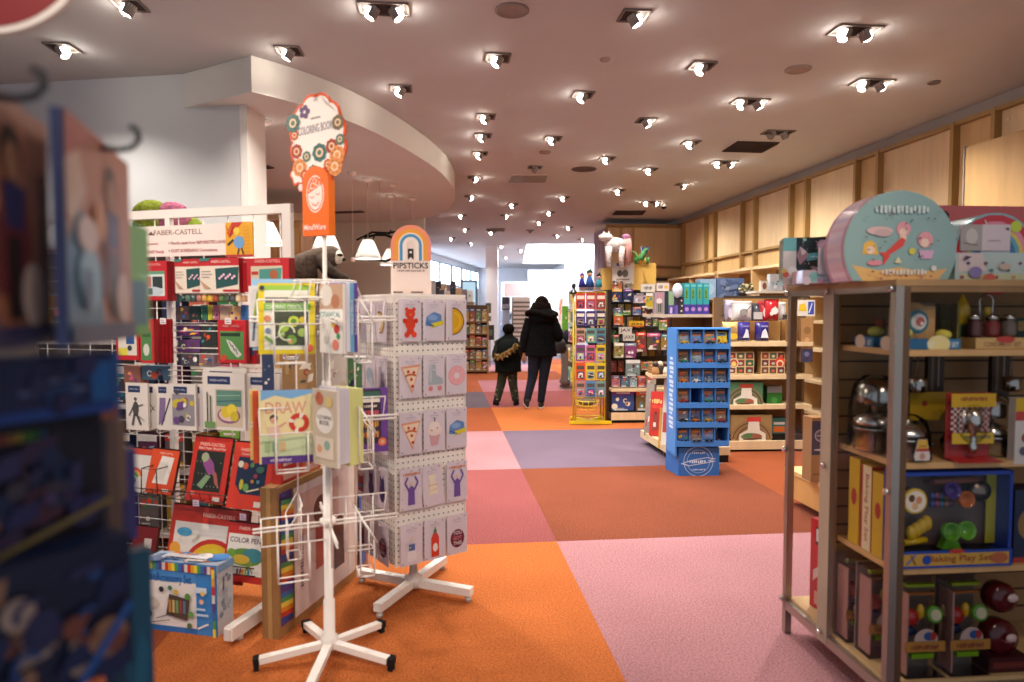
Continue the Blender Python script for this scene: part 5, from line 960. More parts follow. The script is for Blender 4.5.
# --- shelf two: metal pot and utensil sets
def potstack(x, y, s, lab, card=False, red=False, n=2, z=.958):
    M = Matrix.Rotation(R(CR), 4, 'Z'); p = CC+M @ Vector((x, y, 0)); o = empty('toy_pot_set', (p.x, p.y, z), R(CR), lab, 'toy set', 'toy pots packed in clear domes')
    b = MB(); b.lathe([(.062*s, .003), (.066*s, .01), (.066*s, .07*s), (.070*s, .074*s), (.066*s, .078*s)], '#b9b4ad', 'chrome', 30); q = b.build('pot', o)
    b = MB(); b.tube([(.066*s, 0, .05*s), (.1*s, -.02, .055*s)], .006*s, '#2a2624', 'gloss', 8); b.build('handle', q)
    b = MB(); b.lathe([(.064*s, .082*s), (.06*s, .1*s), (.045*s, .118*s), (.02*s, .127*s), (.008*s, .13*s), (.012*s, .14*s), (.003*s, .145*s)], '#c6c1ba', 'chrome', 30); b.build('lid', o)
    if n > 1: b = MB(); b.lathe([(.052*s, .15*s), (.056*s, .16*s), (.056*s, .21*s), (.03*s, .225*s), (.008*s, .23*s)], '#a8a29a', 'chrome', 28); b.build('kettle', o)
    hh = .24*s if n > 1 else .16*s
    b = MB(); N = 28; b.loft([[((.076+.004*cos(k*pi))*s*cos(2*pi*k/N)*f, .076*s*sin(2*pi*k/N)*f, zz) for k in range(N)] for f, zz in ((1.06, .0), (1.0, .03*s), (.98, hh*.6), (.8, hh*.9), (.45, hh))], '#fff', 'clear', cap=False); b.build('clear_dome', o)
    if card:
        b = MB(); pts = [(-.026, .01), (.026, .01), (.030, .025), (.016, .085), (-.016, .085), (-.030, .025)]; b.prism(pts, -.078*s-.006, -.078*s-.003, '#cfc2bc', 'print', '#b9aca4')
        b.poly([(-.022, -.078*s-.0068, .045), (.022, -.078*s-.0068, .045), (.016, -.078*s-.0068, .084), (-.016, -.078*s-.0068, .084)], '#cda234'); b.poly([(-.025, -.078*s-.0072, .043), (.025, -.078*s-.0072, .043), (.023, -.078*s-.0072, .053), (-.023, -.078*s-.0072, .053)], '#a8322a'); b.poly([(.011*cos(t), -.078*s-.0072, .026+.012*sin(t)) for t in [i*pi/6 for i in range(12)]], '#b98a72')
        b.front([('t', '~8', .5, .7, .7, '#7a3026')], .044, .06, -.078*s-.0074, 0, .02); b.build('label_card', o)
potstack(.125, .10, 1.0, 'chrome toy pot set with a small tag right behind the metal post', True, n=1)
potstack(.10, .25, 1.2, 'chrome toy pot and kettle set behind the acrylic side, middle of the shelf', n=2); potstack(.22, .32, 1.1, 'chrome toy pot set deepest in the corner of the middle shelf', n=2)
def masher():
    u, z0, w, h = CF.box((946, 397, 990, 464), -.055); z0 = .958
    o = empty('utensil_play_set', CF.w(u, -.06, z0), R(CR), 'red gingham carded utensil set with a yellow header on the middle shelf', 'toy set')
    ops = [('r', 0, .80, 1, 1, '#c79a1c'), ('t', '~14', .5, .92, .6, '#8a3c20'), ('r', .03, .26, .97, .42, '#d0aa2c'), ('t', '~12', .6, .36, .6, .05, '#5c5a54')]
    for i in range(14):
        for j in range(9):
            if (i+j) % 2: ops.insert(0, ('r', i/14, .42+j*.042, (i+1)/14, .462+j*.042, '#c9a8a0'))
    b = boxy(w, .004, h, '#9a2f2c', ops, '#8a2a28', 'print'); b.poly([(-w*.5, 0, .012), (w*.5, 0, .012), (w*.62, -.055, .0), (-w*.42, -.055, .0)], '#b0302e'); b.build('backing_card', o)
    b = MB(); b.lathe([(.012, .03), (.016, .05), (.012, .07), (.010, .10), (.018, .11), (.026, .13), (.03, .155), (.024, .18), (.01, .19)], '#bdb7ae', 'chrome', 18, (0, -.028, 0)); b.build('masher', o)
    for x in (-.03, .03): b = MB(); b.tube([(x, -.02, .10), (x, -.022, .19)], .005, '#cfc9c0', 'chrome', 8); b.build('utensil', o)
    b = MB(); b.ball((0, -.026, .135), (w*.36, .03, .07), '#fff', 'clear', 18, 10); b.build('clear_blister', o)
masher()
cf((910, 392, 958, 420), .22, .004, 'backing_board', 'card', 'yellow card header standing behind the chrome pot on the middle shelf', '#a8861c', [('c', .3, .6, .06, '#8a3a24')], '#8a6c18')
def bigpots():
    M = Matrix.Rotation(R(CR), 4, 'Z'); p = CC+M @ Vector((.365, .14, 0)); o = empty('toy_pot_set', (p.x, p.y, .958), R(CR), 'large dark steel toy kettle set right of the gingham card', 'toy set', 'toy pots packed in clear domes')
    b = MB(); b.lathe([(.05, .002), (.062, .02), (.064, .05), (.05, .08), (.03, .095), (.012, .10), (.016, .115), (.004, .12)], '#8f8a84', 'chrome', 30); q = b.build('kettle', o)
    b = MB(); b.tube([(-.05, 0, .075), (-.03, 0, .13), (.03, 0, .13), (.05, 0, .075)], .005, '#1c1a1a', 'gloss', 8); b.build('handle', q)
    b = MB(); b.lathe([(.04, .135), (.045, .15), (.045, .19), (.02, .20)], '#a29c94', 'chrome', 26); b.build('pot', o)
    p2 = CC+M @ Vector((.50, .12, 0)); potstack(.49, .14, .95, 'chrome toy pot tower at the right frame edge on the middle shelf', n=2)
    cf((1015, 398, 1050, 464), .03, .03, 'toy_box', 'toy box', 'yellow and white boxed set cut by the right edge on the middle shelf', '#cfc6be', [('r', 0, .8, 1, 1, '#c9a41e'), ('r', 0, .66, 1, .8, '#b8423a'), ('c', .3, .4, .12, '#8f5a44'), ('c', .25, .2, .12, '#5a5a64')], '#b8aca2')
bigpots()
# hanging utensil packs behind
for i, (x0, x1) in enumerate(((898, 912), (928, 944), (992, 1010))):
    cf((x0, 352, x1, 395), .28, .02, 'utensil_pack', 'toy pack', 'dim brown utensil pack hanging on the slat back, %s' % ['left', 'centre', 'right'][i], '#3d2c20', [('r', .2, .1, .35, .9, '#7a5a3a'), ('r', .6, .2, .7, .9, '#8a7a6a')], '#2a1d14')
for i, (x0, x1) in enumerate(((905, 930), (1000, 1024))):
    u, z0, w, h = CF.box((x0, 362, x1, 384), -.2); b = MB(); b.lathe([(.03, 0), (.035, .01), (.035, .05), (.03, .055)], '#a09a92', 'chrome', 20); b.tube([(0, 0, .05), (0, 0, .155)], .002, '#777', 'steel', 5)
    tag(b.build('toy_pan', None, CF.w(u, -.2, 1.188), R(CR)), 'small chrome toy pan hung under the upper shelf, %s' % ['left', 'right'][i], 'toy pan')
# --- shelf three: baking play set
def baking():
    u, z0, w, h = CF.box((899, 473, 1012, 570), -.03); z0 = .576; h = .345; t = .09
    o = empty('baking_play_set', CF.w(u, -.03-t/2, z0), R(CR), 'blue framed baking play set box with green and yellow scoops on the third shelf', 'toy box')
    W = w
    b = MB(); b.box((0, t/2-.004, h/2), (W, .008, h), '#2c2422', 'print')
    for x in (-W/2+.006, W/2-.006): b.box((x, 0, h/2), (.012, t, h), '#1f3f9a', 'print')
    b.box((0, 0, h-.006), (W, t, .012), '#1f3f9a', 'print'); b.box((0, 0, .006), (W, t, .012), '#1f3f9a', 'print')
    b.prism([(-W/2+.012, .055), (W/2-.012, .055), (W/2-.012, h-.012), (-W/2+.012, h-.012)], t/2-.012, t/2-.010, '#5e4640'); b.box((W/2-.03, t*.2, h*.55), (.04, .004, h*.75), '#b0a22c', 'print'); b.build('carton', o)
    b = boxy(W, .006, .062, '#24479c', [('r', .03, .15, .97, .85, '#c79a3e'), ('t', 'Baking Play Set', .54, .5, .56, .5, '#8a2e22'), ('e', .88, .5, .08, .32, '#b0603c'), ('c', .24, .5, .04, '#24479c'), ('l', [(.06, .25), (.14, .8)], .015, '#4a6ab0'), ('l', [(.14, .25), (.1, .8)], .015, '#8a5a34'), ('e', .5, .97, .07, .14, '#b83a30')], '#1d3a86'); b.build('front_label', o, (0, -t/2-.003, 0))
    b = MB(Matrix.Translation((-W*.36, -t/2+.012, h*.70)) @ Matrix.Rotation(R(90), 4, 'X')); b.lathe([(.046, 0), (.046, .01), (.042, .012)], '#c9a83c', 'print', 28); b.M = Matrix.Translation((0, 0, 0))
    b.poly([(-W*.36+.038*cos(s_), -t/2-.0008, h*.70+.038*sin(s_)) for s_ in [i*pi/14 for i in range(28)]], '#e0d4c0'); 
    for dx, dz, c in ((-.015, .012, '#5a3424'), (.012, .005, '#c98a5c'), (-.002, -.016, '#d9a878')): b.poly([(-W*.36+dx+.012*cos(s_), -t/2-.0012, h*.70+dz+.014*sin(s_)) for s_ in [i*pi/6 for i in range(12)]], c)
    b.build('round_label', o)
    b = MB(); b.box((-W*.42, 0, h*.68), (.05, .05, .10), '#4a1714', 'gloss'); b.build('red_tin', o)
    def bowl(x, z, r, c, nm):
        b = MB(Matrix.Translation((x, -.008, z)) @ Matrix.Rotation(R(80), 4, 'X')); b.lathe([(r*.5, -.02), (r*.9, 0), (r, .022), (r*.86, .022), (r*.7, .004), (r*.3, -.01)], c, 'gloss', 22); b.build(nm, o)
    bowl(.0, h*.34, .034, '#5f9c22', 'green_scoop'); bowl(.060, h*.35, .034, '#6aa82a', 'green_scoop'); bowl(.055, h*.68, .03, '#c0662a', 'orange_cup'); bowl(.0, h*.78, .03, '#4a2a7a', 'purple_cup')
    b = MB(); b.prism([(-.03, .055), (.045, .055), (.02, h*.3), (-.01, h*.3)], -.02, .01, '#5f9c22', 'gloss'); b.build('green_scoop_handle', o)
    b = MB()
    for i in range(4): b.ball((-W*.36+.012+.024*i*.8, -.01, .115+.012*i), (.02, .018, .028), '#d0a416', 'gloss', 14, 8)
    b.tube([(-W*.4, -.01, .08), (-W*.2, -.01, .09)], .012, '#d0a416', 'gloss', 8); b.build('yellow_cutter', o)
    b = MB(); b.tube([(-.06, 0, h-.045), (.11, 0, h-.04)], [.012, .012], '#8a4a3c', 'wood', 12); b.tube([(-.09, 0, h-.046), (.14, 0, h-.039)], .006, '#5a2a22', 'wood', 10); b.build('rolling_pin', o)
    b = MB(); b.ball((W*.28, 0, h*.76), (.045, .03, .04), '#7a6a60', 'chrome', 18, 10); b.build('steel_mould', o)
    b = MB(); b.box((0, -t/2+.001, h*.58), (W-.02, .0015, h-.08), '#fff', 'clear'); b.build('clear_window', o)
    for i in range(9):
        b = MB(); b.ball((-.05+.018*(i % 5), .01, h*.62+.03*(i//5)), (.011, .008, .013), ['#2c4a8a', '#8a3a5a', '#3c6a8a', '#9a6a4a', '#6a3a6a'][i % 5], 'gloss', 8, 6); b.build('small_cutter', o)
    # the boxes seen side-on behind the acrylic
    M = Matrix.Rotation(R(CR), 4, 'Z')
    for k, (y, c) in enumerate(((.30, '#cda52a'), (.225, '#c93a2a'), (.15, '#cda52a'))):
        p = CC+M @ Vector((.18, y, 0)); so = [('r', 0, 0, 1, 1, c), ('e', .5, .55, .25, .10, '#a8322a')] if k != 1 else [('r', 0, 0, .22, 1, '#a02c22'), ('r', .22, 0, 1, 1, '#e0cfa8'), ('tv', 'Baking Play Set', .58, .5, .8, .4, '#a0402c')]
        b = boxy(.25, .068, .34-.012*k, c, (), '#b8922a', 'print', {'L': so}); tag(b.build('baking_play_set', None, (p.x, p.y, .576), R(CR)), ['plain yellow boxed baking set edge, farthest of the three behind the acrylic', 'boxed baking set edge with vertical lettering behind the acrylic', 'plain yellow boxed baking set edge, nearest of the three behind the acrylic'][k], 'toy box', 'baking sets stacked upright')
baking()
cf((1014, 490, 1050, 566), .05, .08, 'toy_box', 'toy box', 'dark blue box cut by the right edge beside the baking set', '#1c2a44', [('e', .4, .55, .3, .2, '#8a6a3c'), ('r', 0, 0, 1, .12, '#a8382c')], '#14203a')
# --- bottom: kitchen tool packs
def toolpack(x, y, rz, lab, s=1.0):
    M = Matrix.Rotation(R(CR), 4, 'Z'); p = CC+M @ Vector((x, y, 0)); w, t, h = .155*s, .09, .35*s
    o = empty('kitchen_tool_pack', (p.x, p.y, .170), R(CR+rz), lab, 'toy pack', 'clear kitchen tool packs on the bottom board')
    b = MB(); b.box((0, t/2, h/2), (w, .004, h), '#a08a7c', 'print')
    b.front([('r', 0, .27, 1, .38, '#c78a3c'), ('t', '~10', .5, .32, .7, .05, '#8a3a2c')], w, h, -t/2+.004); b.box((-w/2+.012, 0, h*.45), (.006, t*.8, h*.85), '#b8877c', 'print'); b.build('backing_card', o)
    b = MB(); b.ball((-w*.24, -.01, h*.60), (.03, .022, .032), '#a8241e', 'gloss', 16, 10); b.build('tomato', o)
    b = MB(); b.ball((.0, -.012, h*.66), (.015, .012, .028), '#c99a1c', 'gloss', 12, 8); b.build('pepper', o)
    b = MB(Matrix.Translation((w*.27, -.02, h*.64)) @ Matrix.Rotation(R(80), 4, 'X')); b.lathe([(.024, -.01), (.03, 0), (.03, .014), (.024, .016)], '#5f9a2a', 'gloss', 22); b.poly([(.02*cos(s_), .02*sin(s_), .0175) for s_ in [i*pi/10 for i in range(20)]], '#d8c8a0'); b.build('green_timer', o)
    b = MB(); b.prism([(.045*cos(a), h*.39+.045*sin(a)) for a in [i*pi/12 for i in range(13)]], -t/2-.001, -t/2+.001, '#d0b0a4', 'print'); b.poly([(.02*cos(a)+.01, -t/2-.0015, h*.39+.018+.016*sin(a)) for a in [i*pi/8 for i in range(16)]], '#2c5a94'); b.poly([(.012*cos(a)+.026, -t/2-.002, h*.39+.018+.016*sin(a)) for a in [i*pi/8 for i in range(16)]], '#a8322a'); b.build('label_card', o)
    b = MB(); b.ball((-w*.2, -.0, h*.44), (.026, .014, .018), '#26365c', 'gloss', 12, 8); b.build('blue_bowl', o)
    b = MB(); b.box((w*.03, -.015, h*.2), (w*.55, .02, .018), '#7fae1c' , 'gloss'); b.box((0, .0, h*.93), (w*.7, .02, .012), '#7a8a22', 'gloss'); b.box((0, .005, h*.83), (w*.8, .012, .008), '#8a5228', 'gloss'); b.build('utensils', o)
    b = MB(); b.box((0, -.002, h/2), (w, t, h), '#fff', 'clear'); b.build('clear_box', o)
toolpack(.17, .075, 0, 'clear kitchen tool pack with red tomato just right of the metal post'); toolpack(.345, .075, 0, 'clear kitchen tool pack with a green timer right of the first on the bottom board')
toolpack(.125, .22, 0, 'clear kitchen tool pack behind the acrylic side, middle one', .98); toolpack(.11, .345, 0, 'clear kitchen tool pack behind the acrylic side, deepest one', .97)
for k, (z, lab) in enumerate(((.29, 'dark red round tin with a clear lid, lower of two at the bottom right'), (.44, 'dark red round ball toy, upper of two at the bottom right'))):
    M = Matrix.Rotation(R(CR), 4, 'Z'); p = CC+M @ Vector((.505, .10, 0)); b = MB(Matrix.Rotation(R(85), 4, 'X')); r = .066-.010*k; b.lathe([(r*.7, -.04), (r, -.02), (r, .02), (r*.85, .036), (r*.4, .045)], '#4e0d12', 'gloss', 30)
    if k == 0: b.front([('t', 'Slice', .5, .62, .5, '#c98a86'), ('t', '~9', .5, .42, .7, '#c98a86')], .1, .1, 0, 0, 0); 
    o = tag(b.build('round_toy_tin', None, (p.x, p.y, z-.01), R(CR)), lab, 'toy tin', 'red round toys at the bottom right')
    c = MB(); c.ball((.015, -.05, .012), (.022, .006, .016), '#c9b0a8', 'gloss', 12, 6); c.build('sticker', o)
b = boxy(.16, .14, .055, '#3c0f12', [('r', .1, .3, .9, .7, '#6a2a24')]); M = Matrix.Rotation(R(CR), 4, 'Z'); p = CC+M @ Vector((.505, .11, 0)); tag(b.build('toy_box', None, (p.x, p.y, .170), R(CR)), 'dark red flat box under the red round toys at the bottom right', 'toy box')
# rear half contents seen through the acrylic
def rear(u, y, z, w, t, h, rz, name, cat, lab, col, ops, side=None, so=None):
    M = Matrix.Rotation(R(CR), 4, 'Z'); p = CC+M @ Vector((u, y, 0)); tag(boxy(w, t, h, col, ops, side, 'print', so).build(name, None, (p.x, p.y, z), R(CR+rz)), lab, cat)
rear(.10, .60, .170, .10, .035, .40, -80, 'game_box', 'box', 'tall red box standing on the bottom board behind the acrylic', '#c41f28', [('r', .3, .72, .7, .92, '#5a1a28'), ('r', .36, .76, .64, .9, '#e0d0cc'), ('p', [(.2, .3), (.7, .42), (.6, .5), (.2, .42)], '#e6c9c0'), ('r', .3, .05, .8, .2, '#d9a08a')], '#a81c24')
# --- on top of the case
TZ = 1.607
def drum():
    u, _, w, _ = CF.box((846, 200, 956, 280), -.16); r = w/2; cut = -.55*r; zc = TZ-cut
    o = empty('round_gift_case', CF.w(u, -.16-.10, TZ), R(CR-2), 'large round flat-bottomed case with mermaids standing on top of the display case', 'gift case')
    a0 = math.asin(-.55); pts = [(r*cos(a), -cut+r*sin(a)) for a in [a0+(pi-2*a0)*i/48 for i in range(49)]]
    b = MB(); b.prism(pts, -.10, .04, '#93aeaa', 'gloss', '#c9a0b4', sm=False); 
    b.prism([(x*.985, -cut+(z+cut)*.985) for x, z in pts], -.1015, -.1005, '#8daaa6', 'gloss'); b.build('case_body', o)
    W = 2*r; Hh = 2*r; X = lambda x: x
    z0 = -cut-r
    ops = [('p', [(.16, .15), (.84, .15), (.93, .27), (.7, .24), (.5, .28), (.3, .25), (.06, .30)], '#e0b06a'), ('c', .22, .47, .055, '#e6b34a'), ('p', [(.15, .40), (.3, .40), (.27, .5), (.16, .5)], '#e6b34a'), ('c', .225, .44, .035, '#f0d0b8'),
           ('c', .52, .64, .065, '#e29aa0'), ('c', .515, .61, .035, '#efcdb8'), ('p', [(.48, .52), (.55, .54), (.54, .6), (.49, .6)], '#efc4b0'), ('p', [(.54, .54), (.5, .56), (.38, .44), (.34, .38), (.40, .40), (.52, .48)], '#d9483a'), ('p', [(.38, .42), (.30, .42), (.34, .38), (.34, .30), (.40, .38)], '#d9483a'),
           ('c', .72, .54, .07, '#e29aa0'), ('c', .715, .51, .038, '#f0cdb8'), ('p', [(.66, .44), (.80, .44), (.78, .36), (.68, .36)], '#d9a8c4'), ('c', .60, .43, .03, '#d8c84a'), ('e', .30, .62, .12, .04, '#d9b4b0'), ('e', .33, .60, .08, .035, '#c9a8a4'), ('e', .26, .32, .07, .025, '#e08a94'), ('c', .80, .27, .025, '#e6e2da'), ('p', [(.44, .32), (.50, .32), (.47, .38)], '#e8d8a8'),
           ('t', '~13', .50, .82, .50, .07, '#c9d6d2'), ('t', '~13', .53, .235, .42, .05, '#e2ded0')]
    r2 = random.Random(5)
    ops += [('e', r2.uniform(.15, .85), r2.uniform(.35, .85), .012, .006, r2.choice(['#3f5f74', '#5a4a44', '#6f9a9a', '#8a6a74'])) for _ in range(26)]+[('e', r2.uniform(.2, .8), r2.uniform(.17, .24), .014, .008, r2.choice(['#8a4a3c', '#c97a4a', '#a85a6a'])) for _ in range(12)]
    b = MB(); bb_ = 1.55*r/.85; b.front(ops, W*.97, bb_, -.102, 0, -.15*bb_, 'gloss'); b.build('mermaid_picture', o)
    b = MB(); n = 49
    for i in range(24, 48): 
        (x0, q0), (x1, q1) = pts[i], pts[i+1]; c = ['#e6cfda', '#e2c4d2', '#ead8e2', '#dccbe2'][i % 4]
        b.poly([(x0*1.002, -.08, q0), (x1*1.002, -.08, q1), (x1*1.002, .02, q1), (x0*1.002, .02, q0)], c, 'gloss')
    b.build('rim_band', o)
drum()
def rainbowcase():
    u, _, w, _ = CF.box((958, 210, 1036, 278), -.20); o = empty('arched_gift_case', CF.w(u, -.20-.13, TZ), R(CR-4), 'arched teal case with a rainbow behind a blank gift tag, on top at right', 'gift case')
    r = w/2; h = .262; zc = h-r
    pts = [(r*cos(a)*1.0, zc+r*sin(a)) for a in [-.5+(pi+1.0)*i/40 for i in range(41)]]; pts = [(-r*.84, 0), (r*.84, 0)]+pts
    b = MB(); b.prism(pts, -.13, .13, '#7fb0b4', 'gloss', '#8fc0c4'); b.build('case_body', o)
    b = MB(); ops = []
    for i, (a, c_) in enumerate(((.48, '#c03038'), (.40, '#d98a9a'), (.345, '#dcb85a'), (.30, '#5fa0a8'), (.25, '#3f6f9a'), (.18, '#c9d0d0'))): ops.append(('c', .5, zc/h, a, c_))
    ops += [('r', .02, .0, .98, .42, '#b9c9c4'), ('r', .08, 0, .92, .12, '#c6c6a0'), ('c', .74, .80, .07, '#bccb3a'), ('p', [(.05, .15), (.4, .15), (.35, .42), (.05, .42)], '#d9c6c2')]+[('c', .1+.07*(i % 12), .07+.1*((i*5) % 3), .018, c) for i, c in enumerate(['#a83a44', '#5a4a7a', '#3f7a5a', '#d98a4a', '#7a4a6a', '#4f8a94']*3)]
    ops += [('e', .25, .14, .08, .08, '#8a7ab0'), ('e', .42, .06, .07, .06, '#d05a3a'), ('p', [(.1, .3), (.2, .36), (.12, .38)], '#4a3a5a'), ('e', .6, .22, .07, .05, '#c9b0a0')]
    b.front(ops, w, h, -.1305, m='gloss'); b.build('rainbow_picture', o)
    # tag
    tg = boxy(.19, .006, .098, '#d6c4c8', [('r', 0, 0, .43, 1, '#a9a09c'), ('e', .22, .55, .12, .3, '#c9bfb8'), ('l', [(.05, .3), (.35, .2)], .02, '#7a6a64'), ('r', .55, .36, .8, .40, '#a99aa0'), ('p', [(.88, .82), (.96, .9), (.96, .76), (.88, .84)], '#4a3a4a')], '#c6b8ba').build('gift_tag', o, (-.045, -.138, .118), R(0))
    b = MB(); b.tube([(-.04, -.139, .216), (-.042, -.12, .255)], .002, '#e6e0da', 'matte', 5); b.build('tag_string', o)
rainbowcase()
item(CF, (938, 206, 1040, 282), -.56, .10, 'gift_box', 'gift box', 'coral pink flat box behind the arched rainbow case', '#c96a6c', [('r', 0, 0, 1, .7, '#b9585e'), ('c', .05, .86, .05, '#3a2428')], '#a84a50')
def starbox():
    a, c = at(797, 258, 2.86), at(836, 258, 2.74); P = Plane(a.x, a.y, -16); w = .185; h = .200
    ops = [('r', 0, 0, .30, 1, '#d6d0cf'), ('r', .0, .72, .32, 1, '#6fb0b4'), ('r', .28, .0, 1, 1, '#1d2226'), ('c', .82, .84, .11, '#b084a0'), ('c', .82, .84, .07, '#c9a0b8'), ('p', [(.36, .82), (.58, .62), (.36, .42), (.28, .62)], '#a07a86'), ('p', [(.36, .8), (.5, .7), (.4, .62)], '#d9c6cc'), ('p', [(.5, .50), (.86, .54), (.86, .68), (.54, .66)], '#4f98a8'), ('t', '~4', .69, .59, .22, '#c9e0e4'), ('c', .45, .95, .04, '#8fc0a8'), ('p', [(.62, .4), (.76, .34), (.62, .28)], '#c9a8b0'), ('r', 0, 0, 1, .14, '#b9a8a4'), ('c', .2, .3, .1, '#e8e4e2'), ('c', .06, .22, .07, '#c9583c'), ('c', .02, .3, .05, '#d9a83c')]
    ops += [('c', rnd.uniform(.4, .95), rnd.uniform(.18, .92), .008, '#e6e2e0') for _ in range(24)]
    b = boxy(w, .16, h, '#8fb4b8', ops, '#7fa8ac', 'gloss'); o = b.build('craft_kit_box', None, P.w(w/2-.055, -.08, TZ), P.r)
    tag(o, 'black and teal craft box with stars left of the round case on top', 'craft box')
    u = at(822, 262, 2.62); q = boxy(.085, .004, .105, '#dcc6cc', [('t', '~4', .5, .6, .3, '#8a7a80')], '#cbb8bd'); q = q.build('tag_card', None, (1.255, 2.66, TZ+.035), R(-8)); tag(q, 'pale pink tag card between the star box and the round case', 'tag')
    b = boxy(.15, .15, .052, '#d0b8c0', facade(51, ['#b9a0c4', '#8fc0b8', '#e6d0d4', '#d98aa0'], 12), '#c9acb6', 'gloss'); tag(b.build('craft_kit_box', None, (1.245, 2.66+.09, TZ), R(-8)), 'low pastel patterned box under the pink tag card', 'craft box')
starbox()
# ================================================================ MIDDLE: RIGHT SIDE SHELVES
def mids():
    # --- open plush shelf beside the blue rack
    P = Plane(at(725, 452, 7.02).x, 7.02, 3); o = empty('toy_gondola', P.w(0), P.r, 'blond wood shelf unit with plush bags and boxed train sets', 'shelf'); W = P.hit(812, 400)[0]; zt = P.hit(760, 297)[1]
    D = .42
    def sh(y, th=.045, nm='shelf', d=D, c=WOOD2, x0=0.0): z = P.hit(760, y)[1]; b = MB(); b.box((x0+(W-x0)/2, d/2, z-th/2), (W-x0, d, th), c, 'wood'); b.build(nm, o); return z
    b = MB(); b.box((W/2, D, zt/2), (W, .03, zt), '#a87d48', 'wood'); b.build('back_panel', o)
    for x in (.02, W): b = MB(); b.box((x, D/2+.1, zt/2), (.03, D-.2, zt), '#6f563a', 'wood'); b.build('upright', o)
    b = MB(); b.box((W/2, D/2, .09), (W, D-.06, .18), '#17130f', 'matte'); b.build('plinth', o)
    zs = [sh(342), sh(375), sh(405), sh(441, .09)]
    b = MB(); b.box((W/2, .1, zt), (W, .03, .03), '#5f574e', 'steel'); b.build('top_rail', o)
    b = MB()
    for i in range(5): x = .05+i*(W-.1)/4; b.tube([(x, .2, zs[0]), (x, .2, zt-.02)], .005, '#2c2723', 'metal', 5)
    b.tube([(0, .2, zs[0]+.28), (W, .2, zs[0]+.28)], .005, '#2c2723', 'metal', 5); b.build('wire_grid', o)
    def bag(bb, off, lab, col, blobs, tall=0):
        u, z0, w, h = P.box(bb, off); q = MB(); n = 20
        # pillow shaped plastic bag
        rows = []
        for j in range(11):
            t = j/10; d = .06*sin(pi*t)**.6+.004; ww = w/2*(1-.06*sin(pi*t)); rows.append([(ww*cos(2*pi*k/n)*(1+.02*sin(5*k)), d*sin(2*pi*k/n), h*t) for k in range(n)])
        q.loft(rows, col, 'gloss'); q.front(blobs, w*.8, h*.8, -.075, 0, h*.1, 'gloss'); q.M = Matrix()
        tag(q.build('plush_bag', None, P.w(u, off-.06, z0), P.r), lab, 'bag', 'bagged plush toys on the top shelf')
    bag((733, 301, 754, 321), -.10, 'white bag with a grey animal, upper left of the plush shelf', '#dcdad8', [('e', .5, .45, .25, .2, '#8f8b88'), ('l', [(.6, .5), (.9, .8)], .05, '#55504c'), ('r', .2, .2, .5, .24, '#9a948f')])
    bag((725, 300, 735, 322), -.16, 'lilac bag at the left end of the plush shelf top row', '#a9a0b8', [('e', .5, .4, .3, .3, '#c9bfc9')])
    bag((752, 303, 763, 321), -.14, 'black topped pack between the white and red plush bags', '#4a4a50', [('r', 0, 0, 1, .5, '#b9b4b0')])
    bag((760, 301, 770, 321), -.12, 'small red and white bag left of the big red plush bag', '#a83238', [('e', .5, .4, .3, .3, '#d9c0bc')])
    bag((766, 299, 781, 321), -.06, 'big red plush bag with a white animal on the top row', '#b0242a', [('e', .55, .45, .3, .2, '#ddd4cf'), ('e', .3, .3, .15, .12, '#d8c8c4'), ('l', [(.3, .2), (.6, .7)], .08, '#e6ddd8')])
    bag((779, 302, 788, 321), -.14, 'white and black bag at the right end of the top row', '#c9c5c2', [('r', .3, 0, .9, .3, '#3a3a3c')])
    bag((724, 322, 740, 341), -.05, 'clear bag of yellow corn toys on the plush shelf lower left', '#c9a86a', [('e', .5, .2, .4, .2, '#dcb03a'), ('c', .3, .15, .14, '#e3bb44'), ('c', .65, .2, .14, '#d6a830'), ('e', .5, .65, .3, .2, '#b08a5c')])
    bag((739, 322, 752, 341), -.05, 'purple bag with a white animal, left of the pair on the lower row', '#38307c', [('p', [(.2, .1), (.8, .1), (.7, .6), (.5, .7), (.4, .4)], '#d6d2dc'), ('r', .2, .8, .8, .9, '#8a86b0')])
    bag((757, 322, 771, 341), -.05, 'purple bag with a white animal, right of the pair on the lower row', '#342a72', [('p', [(.2, .1), (.85, .1), (.7, .5), (.55, .7), (.3, .5)], '#dad6e0'), ('r', .2, .8, .8, .9, '#8a86b0')])
    def it(bb, off, t, nm, cat, lab, col, ops, side=None, g=None, lean=0): return item(P, bb, off, t, nm, cat, lab, col, ops, side, group=g, lean=lean)
    def grid(c0): 
        L = [('r', .33*i+.03, .33*j+.04, .33*i+.31, .33*j+.31, ['#6a3a34', '#5a2c2c', '#7c3a2e', '#3f4a3a', '#8a2f2c', '#4f5a44', '#6b2e30', '#2f5a3c', '#5c3c30'][i*3+j]) for i in range(3) for j in range(3)]
        return L+[('e', .33*i+.17, .33*j+.15, .07, .06, c_) for (i, j), c_ in zip([(a, q) for a in range(3) for q in range(3)], ['#b9a98f', '#c9bfa8', '#d08a5c', '#c94a3a', '#b0c0a8', '#d9c9a0', '#9fb4a0', '#c9a080', '#c05a48'])]+c0
    it((727, 352, 754, 374), -.06, .10, 'vehicle_set_box', 'toy box', 'nine-window wooden vehicle set, left of the two', '#cfb284', grid([('c', .24, .5, .18, '#e0c8a0'), ('c', .24, .5, .14, '#b0483a'), ('c', .24, .46, .09, '#e3c46a')]), '#b3925e', 'nine-window vehicle sets')
    it((761, 352, 785, 374), -.06, .10, 'vehicle_set_box', 'toy box', 'nine-window wooden vehicle set, right of the two', '#cfb284', grid([('c', .78, .55, .2, '#d8402e'), ('c', .78, .48, .15, '#e0c8a0'), ('c', .78, .46, .1, '#b03a30')]), '#b3925e', 'nine-window vehicle sets')
